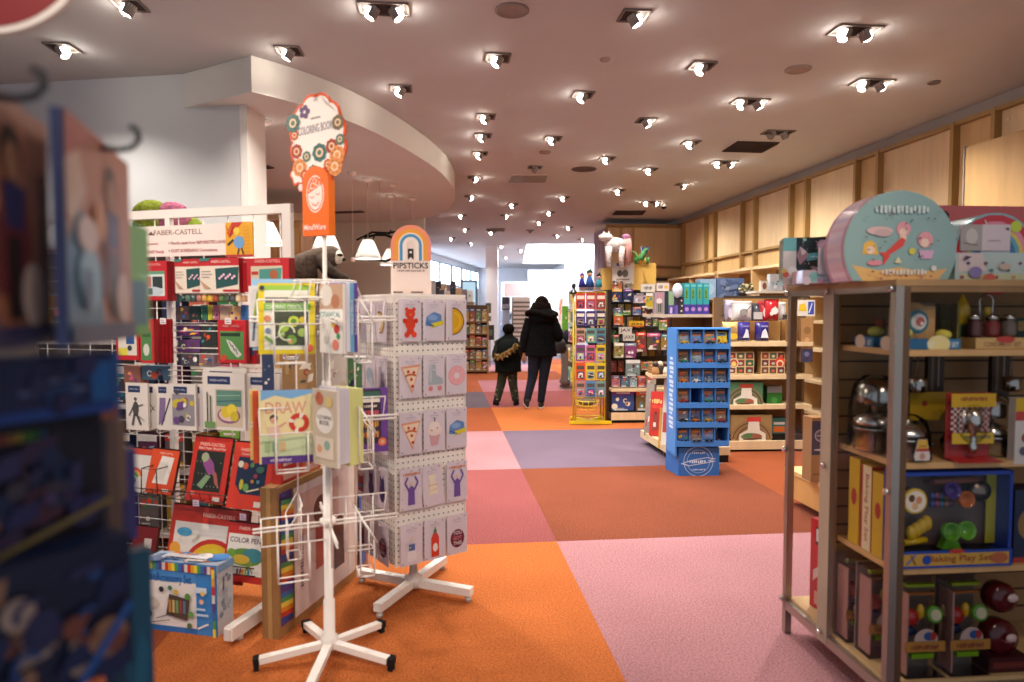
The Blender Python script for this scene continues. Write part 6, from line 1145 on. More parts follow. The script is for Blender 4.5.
    def train(col, c2, cap): return [('r', .03, .03, .97, .97, c2)]+[('a', .5, .1, .50-.05*i, .53-.05*i, 10, 170, ['#8a6a4a', '#5a3c2c'][i % 2]) for i in range(4)]+[('p', [(.2, .0), (.86, .0), (.84, .38), (.7, .5), (.68, .78), (.42, .78), (.4, .5), (.2, .36)], '#d8d0c0'), ('r', .38, .78, .72, .93, cap), ('e', .5, .28, .26, .12, '#7a7a60'), ('e', .42, .32, .12, .08, '#4f7a4c'), ('e', .62, .3, .12, .07, '#9a5a44'), ('r', .25, 0, .8, .07, cap), ('l', [(.3, .2), (.75, .22)], .03, '#5c3a2c')]
    it((726, 382, 763, 409), -.04, .12, 'train_set_box', 'toy box', 'green train set box with a white bottle shape, upper of two', '#3c6a4c', train('#3c6a4c', '#4a7455', '#a8402f'), '#2c4f38', 'train set boxes')
    it((731, 415, 772, 445), -.03, .13, 'train_set_box', 'toy box', 'brown train set box with a red capped bottle shape, lower of two', '#8a7048', train('#8a7048', '#94794e', '#c03a34'), '#6a5434', 'train set boxes')
    it((767, 386, 782, 408), -.10, .10, 'toy_tub', 'toy box', 'green tub with a grey lid beside the upper train set', '#2a6a2c', [('r', 0, .7, 1, 1, '#7a8084'), ('c', .5, .35, .2, '#3f8a3c')], '#1f5222')
    it((772, 418, 786, 444), -.08, .10, 'toy_box', 'toy box', 'teal and orange box right of the lower train set', '#2f6f6a', [('r', .1, .45, .9, .68, '#cf6a2c'), ('r', .1, .75, .9, .85, '#c9c5bc'), ('c', .5, .2, .25, '#2f6f3c')], '#22524e')
    it((726, 346, 734, 351), -.3, .02, 'price_tag', 'price tag', 'pale tag behind the left nine-window set', '#cfc6ba', [])
    # items through the glass (far side shelf)
    it((795, 300, 815, 316), -.05, .06, 'toy_pack', 'toy pack', 'white and yellow pack with a blue figure behind the acrylic panel', '#d9d3cb', [('p', [(.2, .3), (.6, .3), (.5, .8), (.2, .7)], '#e0bb2c'), ('r', .65, .1, .95, .9, '#3a4aa8'), ('l', [(.7, .2), (.85, .8)], .06, '#cfd6ec')])
    for i, (x0, x1, y0, y1, lb) in enumerate(((788, 797, 320, 362, 'left'), (801, 813, 318, 362, 'right'))):
        it((x0, y0, x1, y1), -.02, .06, 'kraft_block_box', 'box', 'tall kraft building toy box with a navy base behind the acrylic, %s one' % lb, '#a97c50', [('r', 0, 0, 1, .3, '#343552'), ('c', .5, .18, .2, '#6a6f9a'), ('c', .5, .72, .3, '#8a6440'), ('e', .5, .5, .2, .06, '#c49a6a')], '#93683f', 'kraft boxes seen through the acrylic')
    # nearer low shelf between (seen through glass)
    Q = Plane(2.14, 5.18, 5.88-90+90); o2 = empty('low_wood_shelf', Q.w(0), Q.r, 'low blond wood step shelf seen through the acrylic side', 'shelf')
    zA, zB = .262, .46
    b = MB(); b.box((.42, -.5, zA/2+.03), (.84, .96, zA-.06), '#c9985c', 'wood'); b.build('lower_box', o2)
    b = MB(); b.box((.44, -.5, zA+.0), (.90, 1.02, .03), '#dcb77e', 'wood'); b.build('lower_board', o2)
    b = MB(); b.box((.62, -.42, (zA+zB)/2+.008), (.5, .84, zB-zA-.016), '#bd8d54', 'wood'); b.box((.60, -.42, zB), (.56, .9, .025), '#dcb77e', 'wood'); b.build('upper_box', o2)
    b = MB(); b.box((.46, -.5, .016), (.7, .8, .030), '#3a2c20', 'matte'); b.build('plinth', o2)
    p = at(815, 472, 4.78); b = boxy(.13, .12, .46, '#a0794f', [('r', .0, .42, 1, .95, '#2c3052'), ('a', .5, .72, .28, .33, 0, 360, '#c6c2d0'), ('a', .5, .72, .20, .22, 0, 360, '#c6c2d0'), ('t', '~6', .5, .72, .5, '#e0dce6'), ('t', '~6', .5, .5, .7, '#e0dce6'), ('r', .1, .1, .9, .14, '#8a6440')], '#8f6a43')
    tag(b.build('kraft_block_box', None, (p.x, p.y, zA+.0155), Q.r), 'kraft box with a big round navy logo on the low step shelf', 'box')
    for i, nm in enumerate(('lower', 'middle', 'upper')):
        q = MB(); z = zB+.013+.115*i; q.box((0, 0, .012), (.5, .7, .024), '#b9aca0', 'gloss'); q.box((0, -.351, .012), (.48, .002, .018), ['#8f8a84', '#c9c4bd', '#4f5a5c'][i], 'print')
        for k in (-1, 1): q.box((k*.22, 0, .0695), (.03, .6, .091), '#8f887f', 'print')
        loc = Q.w(.62, .40, z); tag(q.build('boxed_puzzle', None, loc, Q.r), 'pale flat tray of small packs on the step shelf behind the acrylic, %s of three' % nm, 'tray', 'stacked flat trays seen through the acrylic')
        for k in range(4):
            w_ = boxy(.085, .12, .07, ['#c9c4bd', '#8f8a84', '#4f5a5c', '#b98a5c'][(k+i) % 4], facade(70+k+i*4, PALS[k], 6)); tag(w_.build('toy_pack', None, Q.w(.62-.15+.097*k, .68, z+.0245), Q.r), 'small pack on the %s flat tray behind the acrylic, %s from left' % (nm, ['first', 'second', 'third', 'fourth'][k]), 'toy pack', 'small packs seen through the acrylic')
mids()
def bluerack():
    P = Plane(at(677, 470, 5.98).x, 5.98, 2.5); W = P.hit(728, 400)[0]; zt = P.hit(700, 329)[1]; D = .30; BL = '#3a7ac4'; BD = '#2f66b2'
    o = empty('cardboard_display', P.w(0), P.r, 'blue cardboard floor display of toy cars with 24 pockets', 'display rack')
    ys = [329, 347.5, 366.5, 386.5, 406.5, 426, 445]; zz = [P.hit(700, y)[1] for y in ys]
    b = MB(); b.box((-.01, D/2, (zt+.18)/2), (.014, D, zt-.18+.0), BL, 'print'); b.M = Matrix(); 
    b.poly([(-.018, 0, .2), (-.018, D, .2), (-.018, D, zt), (-.018, .0, zt)], '#4a8ad4')
    tx = [('tv', '~16', .5, .5, .62, .45, '#c9dcf4')]
    b.art(tx, D, zt-.25, lambda a, q, L: (-.0185-L*.0004, D-a*D, .2+q*(zt-.25)), 'print'); b.build('side_panel', o)
    b = MB(); b.box((W+.01, D/2, (zt+.2)/2+.05), (.014, D, zt-.28), BL, 'print'); b.build('side_panel', o)
    b = MB(); b.box((W/2, D, zt/2+.1), (W, .01, zt-.2), BD, 'print'); b.build('back_panel', o)
    b = MB(); b.box((W/2, D/2, zt), (W+.03, D, .012), BL, 'print'); b.build('top_panel', o)
    for j in range(6):
        z0 = zz[j+1]; b = MB(); b.box((W/2, D/2, z0), (W, D, .008), BD, 'print'); b.box((W/2, -.006, z0+.012), (W+.02, .010, .05), '#3f7cc8', 'print'); b.build('shelf', o)
    for i in range(1, 4): b = MB(); b.box((W*i/4, D/2, (zt+zz[6])/2), (.006, D, zt-zz[6]), '#3f7cc8', 'print'); b.build('divider', o)
    h0 = zz[6]-.03
    b = MB(); pts = [(-.012, 0), (W*.86, 0), (W*.9, h0), (.0, h0)]
    b.prism([(.02, .02), (W*.86, .02), (W*.92, D), (-.02, D)], 0, h0, '#2f6ab6', 'print', axis='z')
    ops = [('a', .5, .5, .36, .375, 0, 360, '#b9cbe6'), ('a', .5, .5, .28, .29, 0, 360, '#b9cbe6'), ('p', [(.05, .42), (.3, .55), (.72, .66), (.95, .60), (.8, .54), (.95, .5), (.66, .42), (.25, .32)], '#b9cbe6'), ('p', [(.14, .425), (.32, .52), (.7, .625), (.85, .59), (.72, .53), (.8, .5), (.62, .445), (.27, .36)], '#2f6ab6'), ('t', '~8', .48, .49, .42, .11, '#d6e2f2'), ('t', '~7', .5, .82, .34, .06, '#b9cbe6'), ('t', '~8', .5, .19, .36, .06, '#b9cbe6')]
    b.front(ops, W*.8, h0*.95, .0195, W*.44, .01); b.build('base_panel', o)
    # blister packs
    cols = ['#b9562e', '#3f6fae', '#8a929e', '#c9a02c', '#9a2c30', '#50606c', '#d6d2cc', '#d0701c', '#2f7a5c', '#30323c']
    onm = ['orange', 'blue', 'silver', 'yellow', 'red', 'grey', 'white', 'amber', 'green', 'black']
    rn = ['top', 'second', 'third', 'fourth', 'fifth', 'lowest']; cn = ['first', 'second', 'third', 'fourth']
    r2 = random.Random(3); cw = W/4
    for j in range(6):
        for i in range(4):
            if (j, i) in ((3, 1), (5, 3)): continue
            k = r2.randrange(10); special = (j, i) == (0, 3); k = 3 if special else (7 if (j, i) == (4, 1) else k)
            z0 = zz[j+1]+.006; h = (zz[j]-zz[j+1])*.80; w = cw*.84; y = .015+r2.uniform(0, .03)
            c1 = '#e0c43a' if special else r2.choice(['#5a7098', '#8a94a8', '#5f6878', '#8a7464', '#6a86b4'])
            q = boxy(w, .003, h, c1, [('p', [(.12, .72), (.9, .76), (.94, .84), (.5, .88), (.16, .84)], '#c98044' if not special else '#2f6fae'), ('r', 0, 0, 1, .22, r2.choice(['#e4e6ea', '#c8ccd4', '#dfe3e8', '#d0d8e4'])), ('r', .1, .88, .9, .95, '#2a3550')]+facade(j*4+i+90, PALS[(i+j) % 5], 3), '#e6e2dc')
            q = q.build('toy_car_pack', None, P.w(cw*(i+.5), -y, z0), (R(-6), 0, P.r)); tag(q, '%s toy car blister pack, %s row, %s column from the left of the blue display' % (onm[k], rn[j], cn[i]), 'toy car', 'toy car packs in the blue display')
            c = MB(); L, H_ = w*.78, h*.17; c.prism([(-L/2, 0), (L/2, 0), (L/2, H_*.6), (L*.25, H_*.7), (L*.12, H_*1.15), (-L*.2, H_*1.15), (-L*.32, H_*.65), (-L/2, H_*.55)], -.030, -.010, cols[k], 'gloss')
            for x in (-L*.28, L*.28): c.prism([(x+H_*.33*cos(t), H_*.1+H_*.33*sin(t)) for t in [m*pi/5 for m in range(10)]], -.033, -.008, '#15151a', 'gloss')
            c.build('toy_car', q, (0, 0, h*.22))
            c = MB(); c.box((0, -.019, h*.32), (w*.86, .034, h*.30), '#fff', 'clear'); c.build('clear_blister', q)
bluerack()
# --- low platform with leaning boxes left of blue rack
def platform():
    p0, p1 = onz(643, 443, 0), onz(669, 460, 0); a = math.degrees(atan2(p1.y-p0.y, p1.x-p0.x)); P = Plane(p0.x, p0.y, a); L = (p1-p0).length+.15
    o = empty('low_platform', P.w(0), P.r, 'low blond wood platform with a black plinth left of the blue display', 'platform')
    z = .15
    b = MB(); b.box((L/2, .27, z-.04), (L, .60, .08), WOOD2, 'wood'); b.build('board', o)
    b = MB(); b.box((L/2+.03, .30, .035), (L-.05, .50, .07), '#17130f', 'matte'); b.build('plinth', o)
    def it(bb, off, t, lab, col, ops, side, lean=6):
        q = at(bb[0], bb[3], 7.15-(bb[0]-649)*.035); P2 = Plane(q.x, q.y, -38); return item(P2, bb, 0, t, 'game_box', 'game box', lab, col, ops, side, group='boxes leaning on the low platform', lean=lean)
    it((649, 392, 662, 436), -.10, .05, 'large red game box with yellow lettering on the platform beside the blue display', '#b8302a', [('t', '~5', .5, .78, .8, .1, '#e8c47a'), ('t', '~7', .5, .66, .8, .08, '#e0503c'), ('p', [(.2, .1), (.7, .15), (.6, .5), (.3, .5)], '#8a4038'), ('c', .45, .52, .1, '#5a2a24'), ('r', .3, .2, .5, .3, '#d8cfc6')], '#8f2320')
    it((658, 409, 671, 449), -.04, .06, 'yellow game box with a black figure nearest the blue display', '#c0964a', [('t', '~6', .5, .86, .7, '#6a4a24'), ('p', [(.35, .1), (.6, .12), (.66, .6), (.4, .6)], '#2c2420'), ('c', .5, .66, .11, '#2c2420'), ('r', .42, .3, .56, .5, '#d8c8b0')], '#a07a3c')
    it((644, 384, 652, 436), -.32, .05, 'grey picture box deepest on the platform', '#8a8078', facade(111, PALS[3], 8), '#6a605a')
    it((661, 380, 670, 446), -.30, .05, 'white and red box behind the yellow game box', '#d6ccc4', [('r', .1, .2, .8, .5, '#b8483c')], '#b9ada4')
    # small boards above with toys
    for k, (y, x0, x1) in enumerate(((376, 651, 668),)):
        Y = 6.6; a_, c_ = at(x0, y, Y), at(x1+4, y, Y); b = MB(); b.box((0, 0, 0), (c_.x-a_.x, .35, .03), WOOD2, 'wood'); b.box((.10, .12, -a_.z/2-.01), (.04, .04, a_.z-.03), '#6a4d2c', 'wood'); tag(b.build('bracket_shelf', None, ((a_.x+c_.x)/2, Y+.1, a_.z)), 'small blond wood shelf with wooden toys left of the blue display', 'shelf')
        for i in range(4):
            q = MB(); q.lathe([(.035, 0), (.04, .03), (.025, .07), (.02, .08)], ['#a87a4a', '#3a2a24', '#d9c9b0', '#7a3a30'][i], 'wood', 14); q.ball((0, 0, .10), .03, ['#3a2a24', '#c9b59a', '#3a2a24', '#c9b59a'][i], 'wood')
            tag(q.build('wooden_figure', None, (a_.x+.04+.055*i, Y-.02+.05*(i % 2), a_.z+.016)), 'small wooden figure on the bracket shelf, %s from left' % ['first', 'second', 'third', 'fourth'][i], 'figure', 'wooden figures on the bracket shelf')
            q = boxy(.07, .07, .11, ['#8f6a42', '#c9b090', '#6a4a34', '#a98a5c'][i], facade(120+i, PALS[3], 5)); tag(q.build('toy_box', None, (a_.x+.04+.06*i, Y+.14, a_.z+.016+0), 0), 'small kraft box at the back of the bracket shelf, %s from left' % ['first', 'second', 'third', 'fourth'][i], 'toy box', 'kraft boxes on the bracket shelf')
platform()
# --- dark pegboard gondola end
def gondola():
    P = Plane(at(608, 420, 9.05).x, 9.05, 3); W = P.hit(676, 380)[0]; o = empty('dark_gondola', P.w(0), P.r, 'dark brown pegboard gondola crowded with small toys', 'shelf'); zt = P.hit(640, 290)[1]
    b = MB(); b.box((W/2, .22, zt/2), (W, .03, zt), '#54402f', 'wood'); b.build('pegboard', o)
    for x in (0, W): b = MB(); b.box((x, .1, zt/2), (.05, .3, zt), '#3f2e22', 'wood'); b.build('upright', o)
    b = MB(); b.box((W/2, 0, .08), (W, .42, .16), '#14100d', 'matte'); b.build('plinth', o)
    for y, th in ((387, .035), (410, .10)): z = P.hit(640, y)[1]; b = MB(); b.box((W/2, 0, z-th/2), (W, .44, th), WOOD2, 'wood'); b.build('shelf', o)
    z = P.hit(640, 388)[1]
    L = [((612, 289, 622, 302), '#23325c', 'navy'), ((623, 289, 633, 302), '#1f2a4c', 'dark navy'), ((613, 281, 622, 289), '#b4683c', 'orange brown'), ((623, 282, 632, 289), '#8a8078', 'grey'), ((634, 293, 646, 303), '#b9a4ac', 'pinkish'), ((646, 293, 655, 309), '#c6b02c', 'yellow'),
         ((614, 308, 622, 314), '#4f7a86', 'blue green'), ((614, 314, 623, 325), '#d0602a', 'bright orange'), ((623, 311, 630, 315), '#5f9a4c', 'green'), ((633, 307, 641, 315), '#5c6f98', 'slate blue'), ((642, 306, 647, 315), '#4a3a34', 'dark brown'),
         ((629, 321, 644, 327), '#cfa11e', 'yellow banded'), ((645, 317, 652, 326), '#5a2c28', 'maroon framed'), ((653, 319, 658, 326), '#6a8a4c', 'moss green'), ((659, 320, 667, 330), '#7f9a4a', 'leaf green'), ((619, 327, 632, 334), '#b9b0a4', 'pale word'), ((623, 334, 635, 341), '#c6bdb0', 'second pale word'),
         ((613, 335, 619, 343), '#4f6a5c', 'green grey'), ((614, 343, 624, 358), '#8f8a4c', 'olive and white'), ((625, 343, 636, 358), '#8a3c6a', 'magenta'), ((636, 332, 646, 352), '#7c3a34', 'tall rust'), ((647, 333, 660, 350), '#5c4c3c', 'brown'), ((661, 334, 668, 350), '#a8823c', 'tan'),
         ((660, 308, 668, 318), '#3c6a7a', 'teal'), ((626, 360, 640, 376), '#7a8a84', 'clear bagged grey'), ((641, 362, 652, 370), '#a87a44', 'kraft'), ((612, 376, 620, 387), '#b0666c', 'pink'), ((621, 376, 629, 387), '#5a6a7a', 'grey blue'), ((630, 376, 637, 387), '#8aa0ac', 'light blue'), ((638, 376, 646, 387), '#a04a3c', 'red'), ((647, 377, 656, 387), '#c0b2a4', 'cream'),
         ((612, 391, 634, 411), '#3a4a86', 'large blue mixed'), ((636, 391, 652, 411), '#7a5c34', 'dark nature picture'), ((653, 393, 664, 411), '#5a4a44', 'brown picture')]
    for i, (bb, c, nm) in enumerate(L):
        fl = bb[3] >= 386; ops = pkgart(200+i, None, None, PALS[i % 5]) if i not in (15, 16) else [('r', 0, .0, 1, 1, '#c6bdb0'), ('t', 'JAX' if i == 15 else 'JAXX', .5, .5, .8, .6, '#2c2826')]
        if i == 11: ops = [('r', 0, .3, 1, .7, '#d9a91e'), ('t', '~9', .5, .5, .8, .3, '#4a3020'), ('r', 0, 0, 1, .25, '#b8542a')]
        q = item(P, bb, .10 if not fl else .16, .05, 'toy_pack', 'toy pack', '%s toy pack %s of the dark pegboard gondola' % (nm, 'hanging on the upper half' if bb[1] < 318 else 'hanging in the middle' if bb[3] < 360 else 'standing on a shelf'), c, ops, None, 'toy packs on the dark gondola')
        if not fl:
            b = MB(); hh = q.dimensions.z if False else P.box(bb, .1)[3]; b.tube([(0, .03, hh-.01), (0, .30-.12, hh-.01)], .004, '#8a837b', 'steel', 5); b.build('display_hook', q)
    nmc = ['olive', 'rust', 'slate', 'sand', 'forest', 'plum', 'ochre', 'steel', 'brick', 'cocoa']; clc = ['#6a6a3a', '#8a4a34', '#4a5a70', '#b59f7c', '#3c5a40', '#5c3450', '#a8802c', '#7a8694', '#8f3c34', '#5a4230']
    for j, y in enumerate((304, 317, 330, 345, 361)):
        for i in range(8):
            k = (i*3+j*7) % 10; x = 611+i*7.2+(j % 2)*2; q = item(P, (x, y, x+5.6, y+11), -.02, .03, 'toy_pack', 'toy pack', '%s small pack at the back of the dark gondola, %s row, %s from left' % (nmc[k], ['top', 'second', 'middle', 'fourth', 'fifth'][j], ['first', 'second', 'third', 'fourth', 'fifth', 'sixth', 'seventh', 'eighth'][i]), clc[k], facade(600+i+j*8, PALS[(i+j) % 5], 5), None, 'small packs at the back of the dark gondola')
    # header boards above
    def card(bb, off, lab, col, ops, t=.02): return item(P, bb, off, t, 'header_card', 'sign', lab, col, ops, None)
    card((612, 263, 634, 284), .06, 'white header card with grey toy photos over the dark gondola', '#cfc4ba', [('r', .2, .86, .8, 1, '#3f62a8'), ('e', .35, .5, .12, .16, '#5a524c'), ('e', .6, .5, .14, .18, '#6a625a'), ('r', .2, .18, .8, .25, '#8a827a')])
    card((625, 263, 656, 286), -.10, 'plain bright yellow-wood board right of the header card', '#dfb55c', [], .03)
    card((641, 284, 655, 292), .02, 'small white header strip with a dark word', '#d6cfc9', [('t', '~7', .5, .5, .6, .4, '#4a4a50')])
    # dragon / parrot coloured figurine on top
    u, z0, w, h = P.box((630, 246, 652, 264), -.08); q = empty('dragon_figurine', P.w(u, -.08, z0), P.r, 'colourful green and orange dragon figurine standing on the yellow board', 'figurine')
    b = MB(); b.tube([(-.13, 0, .17), (-.08, 0, .15), (-.05, 0, .07), (0, 0, .08), (.04, 0, .14), (.06, 0, .19), (.09, -.02, .2)], [.008, .016, .03, .05, .035, .025, .018], '#3f7f3c', 'gloss', 10); b.build('body', q)
    b = MB(); b.prism([(-.02, .1), (-.11, .20), (-.06, .11), (-.1, .13)], -.01, .01, '#c9702c', 'gloss'); b.prism([(.02, .1), (.0, .24), (.06, .2), (.1, .23), (.09, .14)], .0, .02, '#3f6a8a', 'gloss'); b.build('wing', q)
    for x, c in ((-.07, '#2f8a3c'), (-.01, '#c98a2c'), (.05, '#d0a83c'), (.09, '#3f8a4c')): b = MB(); b.tube([(x, 0, .09), (x, 0, .0)], [.026, .02], c, 'gloss', 8); b.build('leg', q)
    b = MB(); b.prism([(.05, .2), (.07, .25), (.085, .21), (.11, .24), (.11, .19)], -.01, .01, '#4a6a9a', 'gloss'); b.build('crest', q)
    zh = P.hit(612, 268)[1]; b = MB(); b.box((.18, .12, (zt+zh)/2), (.56, .26, zh-zt), '#d8ae5c', 'wood'); b.build('top_box', o)
    # fluffy white horse plush
    u, z0, w, h = P.box((601, 232, 628, 268), .1); q = empty('horse_plush', P.w(u, .12, z0), P.r, 'big fluffy white and pink horse plush on top of the gondola header', 'plush toy')
    g = '#e8dcd6'; b = MB(); b.ball((.01, 0, .30), (.15, .09, .10), g, 'fur', 18, 10); b.build('body', q)
    b = MB(); b.ball((-.13, -.02, .40), (.10, .065, .055), g, 'fur', 14, 8); b.ball((-.08, 0, .36), (.07, .06, .09), g, 'fur', 12, 8); b.build('head', q)
    b = MB(); b.ball((.15, 0, .40), (.06, .035, .05), '#b07a9a', 'fur', 12, 8); b.build('mane', q)
    b = MB(); b.tube([(.15, .01, .38), (.17, .01, .2), (.165, .0, .03)], [.07, .06, .035], '#e3a59c', 'fur', 12); b.build('tail', q)
    for x, y in ((-.09, -.04), (-.06, .04), (.08, -.04), (.1, .04)): b = MB(); b.tube([(x, y, .28), (x, y, .12), (x+.005, y, .0)], [.05, .036, .03], g if y < 0 else '#c9aa94', 'fur', 12); b.build('leg', q)
    for dx in (-.17, -.1): b = MB(); b.prism([(dx, .44), (dx+.02, .49), (dx+.035, .44)], -.01, .01, g, 'fur'); b.build('ear', q)
gondola()
# --- counter shelf with teal books
def tealshelf():
    P = Plane(at(652, 316, 7.9).x, 7.9, 3); W = P.hit(717, 316)[0]; z = P.hit(690, 314)[1]
    o = empty('book_counter', P.w(0), P.r, 'white edged shelf unit holding tall teal activity boxes', 'shelf')
    b = MB(); b.box((W/2, .2, z-.02), (W, .5, .035), '#c9b9a4', 'wood'); b.build('shelf', o)
    b = MB(); b.box((W*.72, .42, z/2), (W*.5, .03, z), '#7a5c3a', 'wood'); b.build('back_panel', o)
    for x in (W-.02,): b = MB(); b.box((x, .2, z/2), (.03, .4, z-.04), '#5f4630', 'wood'); b.build('upright', o)
    for k in range(3):
        b = MB(); b.box((W*.8, .2, z*(.3+.25*k)), (W*.38, .4, .03), WOOD2, 'wood'); b.build('shelf', o)
    def it(bb, off, t, nm, cat, lab, col, ops, side=None, g=None): return item(P, bb, off, t, nm, cat, lab, col, ops, side, group=g)
    for i in range(4):
        x0 = 684+6.4*i; it((x0, 283, x0+5.9, 314.5), .02, .22, 'activity_box', 'box', 'tall teal box with a purple foot, %s of four' % ['first from left', 'second from left', 'third from left', 'rightmost'][i], '#37a3aa', [('r', 0, 0, 1, .32, '#4a3a9a'), ('c', .5, .17, .34, '#b48ac4'), ('r', .25, .5, .65, .82, '#7fb02c'), ('tv', '~6', .45, .66, .28, .3, '#2c4a20'), ('r', .1, .88, .9, .95, '#6fc4c8')], '#2c8a94', 'teal boxes in a row')
    it((655, 292, 664.5, 314.5), .04, .10, 'doll_box', 'box', 'pale pink doll box with a white face at the left of the teal boxes', '#a9949c', [('r', .1, .05, .9, .5, '#8f8a84'), ('c', .45, .6, .3, '#e3d2cf'), ('c', .5, .84, .26, '#c98a9c'), ('r', .35, .1, .45, .5, '#3a3a3c'), ('r', .55, .1, .65, .5, '#3a3a3c')], '#94828a')
    it((665, 291, 668, 314.5), .03, .10, 'book', 'book', 'thin dark green spined book next to the doll box', '#2c3a3c', [], '#24302f')
    it((668.5, 291, 674, 314.5), .03, .10, 'book', 'book', 'green topped book with a lilac foot beside the dark spined one', '#8fae8a', [('r', 0, 0, 1, .4, '#5a4a9a'), ('r', .3, .05, .7, .3, '#c9bfe0')], '#5a4a7a')
    it((674.5, 296, 678, 314.5), .03, .10, 'book', 'book', 'white and violet slim book left of the pale balloon', '#6a5cb0', [('r', 0, .5, 1, 1, '#3a3440')], '#4a4090')
    it((678.5, 297, 683.5, 314.5), .03, .12, 'toy_pack', 'toy pack', 'dark pack with white beads directly left of the teal boxes', '#38303c', [('c', .6, .8, .18, '#d8d0d0'), ('c', .7, .5, .18, '#cfc6c4'), ('c', .6, .2, .2, '#d9c9b0')], '#2a2430')
    u, z0, w, h = P.box((673, 283, 683, 298), .05); b = MB(); b.ball((0, 0, h/2), (w/2, w/2, h/2), '#d6dbe8', 'gloss', 18, 12); b.tube([(0, 0, 0), (0, .02, z-z0)], .003, '#8a8a94', 'matte', 5); tag(b.build('white_balloon', None, P.w(u, .03, z0)), 'pearly white round balloon ball on the shelf left of the teal boxes', 'ball')
    it((657, 283, 669, 291), .0, .02, 'header_card', 'sign', 'cream header card with letters above the doll box', '#dccfc4', [('t', '~4', .3, .5, .4, .4, '#4a4a50'), ('c', .75, .5, .14, '#d8b83c')])
    # further boxes on the wall shelf behind
    Q = Plane(at(700, 298, 9.4).x, 9.4, 4)
    item(Q, (700, 279, 716, 299), .0, .2, 'puzzle_box', 'box', 'light blue boxed puzzle on the high shelf behind the teal boxes', '#8aa4bc', [('e', .5, .5, .4, .3, '#9fb9d0')], '#6f8aa4'); item(Q, (717, 278, 744, 299), .0, .2, 'puzzle_box', 'box', 'large slate blue box with speckled scenery on the high shelf', '#54668a', facade(77, ['#6a7a9a', '#3f4f74', '#8a94a8', '#46587c'], 30), '#3f4f70')
    zt = Q.hit(720, 300)[1]; b = MB(); b.box((.42, .1, 0), (1.15, .42, .03), '#3f3a36', 'metal'); b.box((.42, .3, -zt/2), (1.0, .02, zt-.05), '#8a6844', 'wood'); tag(b.build('high_shelf', None, Q.w(0, 0, zt-.012), Q.r), 'thin dark high shelf behind the teal boxes', 'shelf')
    # flower basket
    p = Q.w(Q.hit(742, 298)[0], .16, zt+.004); o = empty('flower_basket', p, 0, 'dark basket of dried flowers on the high shelf above the plush bags', 'planter'); b = MB(); b.lathe([(.07, 0), (.10, .04), (.115, .08), (.10, .08), (.06, .02)], '#241a15', 'cloth', 18); b.tube([(-.12, 0, .08), (.12, 0, .08)], .012, '#241a15', 'cloth', 6); b.build('basket', o)
    b = MB()
    for i in range(46): a = rnd.uniform(0, 6.28); r = rnd.uniform(0, .11); b.ball((r*cos(a), r*sin(a), .10+rnd.uniform(0, .13)*(1-r*3)), rnd.uniform(.010, .022), rnd.choice(['#8a8468', '#b0a67c', '#5f5a40', '#c9bd96', '#6f6a4c']), 'matte', 6, 4)
    tag(b.build('dried_flowers', o), kind='stuff')
    # cubby items right of it
    R2 = Plane(at(760, 296, 8.0).x, 8.0, 4); zz = R2.hit(775, 291)[1]
    b = MB(); b.box((.2, .1, 0), (.62, .3, .025), '#cfc6ba', 'metal'); b.box((-.08, .1, -zz/2), (.03, .28, zz-.03), WOOD2, 'wood'); b.box((.2, .24, -zz/2), (.6, .02, zz-.03), '#8a6844', 'wood'); tag(b.build('cubby_shelf', None, R2.w(.04, 0, zz-.0125), R2.r), 'grey edged cubby shelf above the right end of the plush shelf', 'shelf')
    item(R2, (761, 281, 768, 291), .0, .05, 'picture_card', 'card', 'small framed picture card in the cubby, left one', '#c9bfb4', [('e', .5, .5, .3, .35, '#7a4a3c')]); item(R2, (770, 274, 783, 290.5), .0, .08, 'toy_box', 'toy box', 'grey white toy box in the cubby right of the picture card', '#aeb0b4', facade(88, PALS[4], 8)); item(R2, (784, 280, 794, 290.5), .0, .08, 'toy_box', 'toy box', 'dim pinkish toy box at the cubby right end', '#8f7f80', facade(89, PALS[1], 6))
tealshelf()
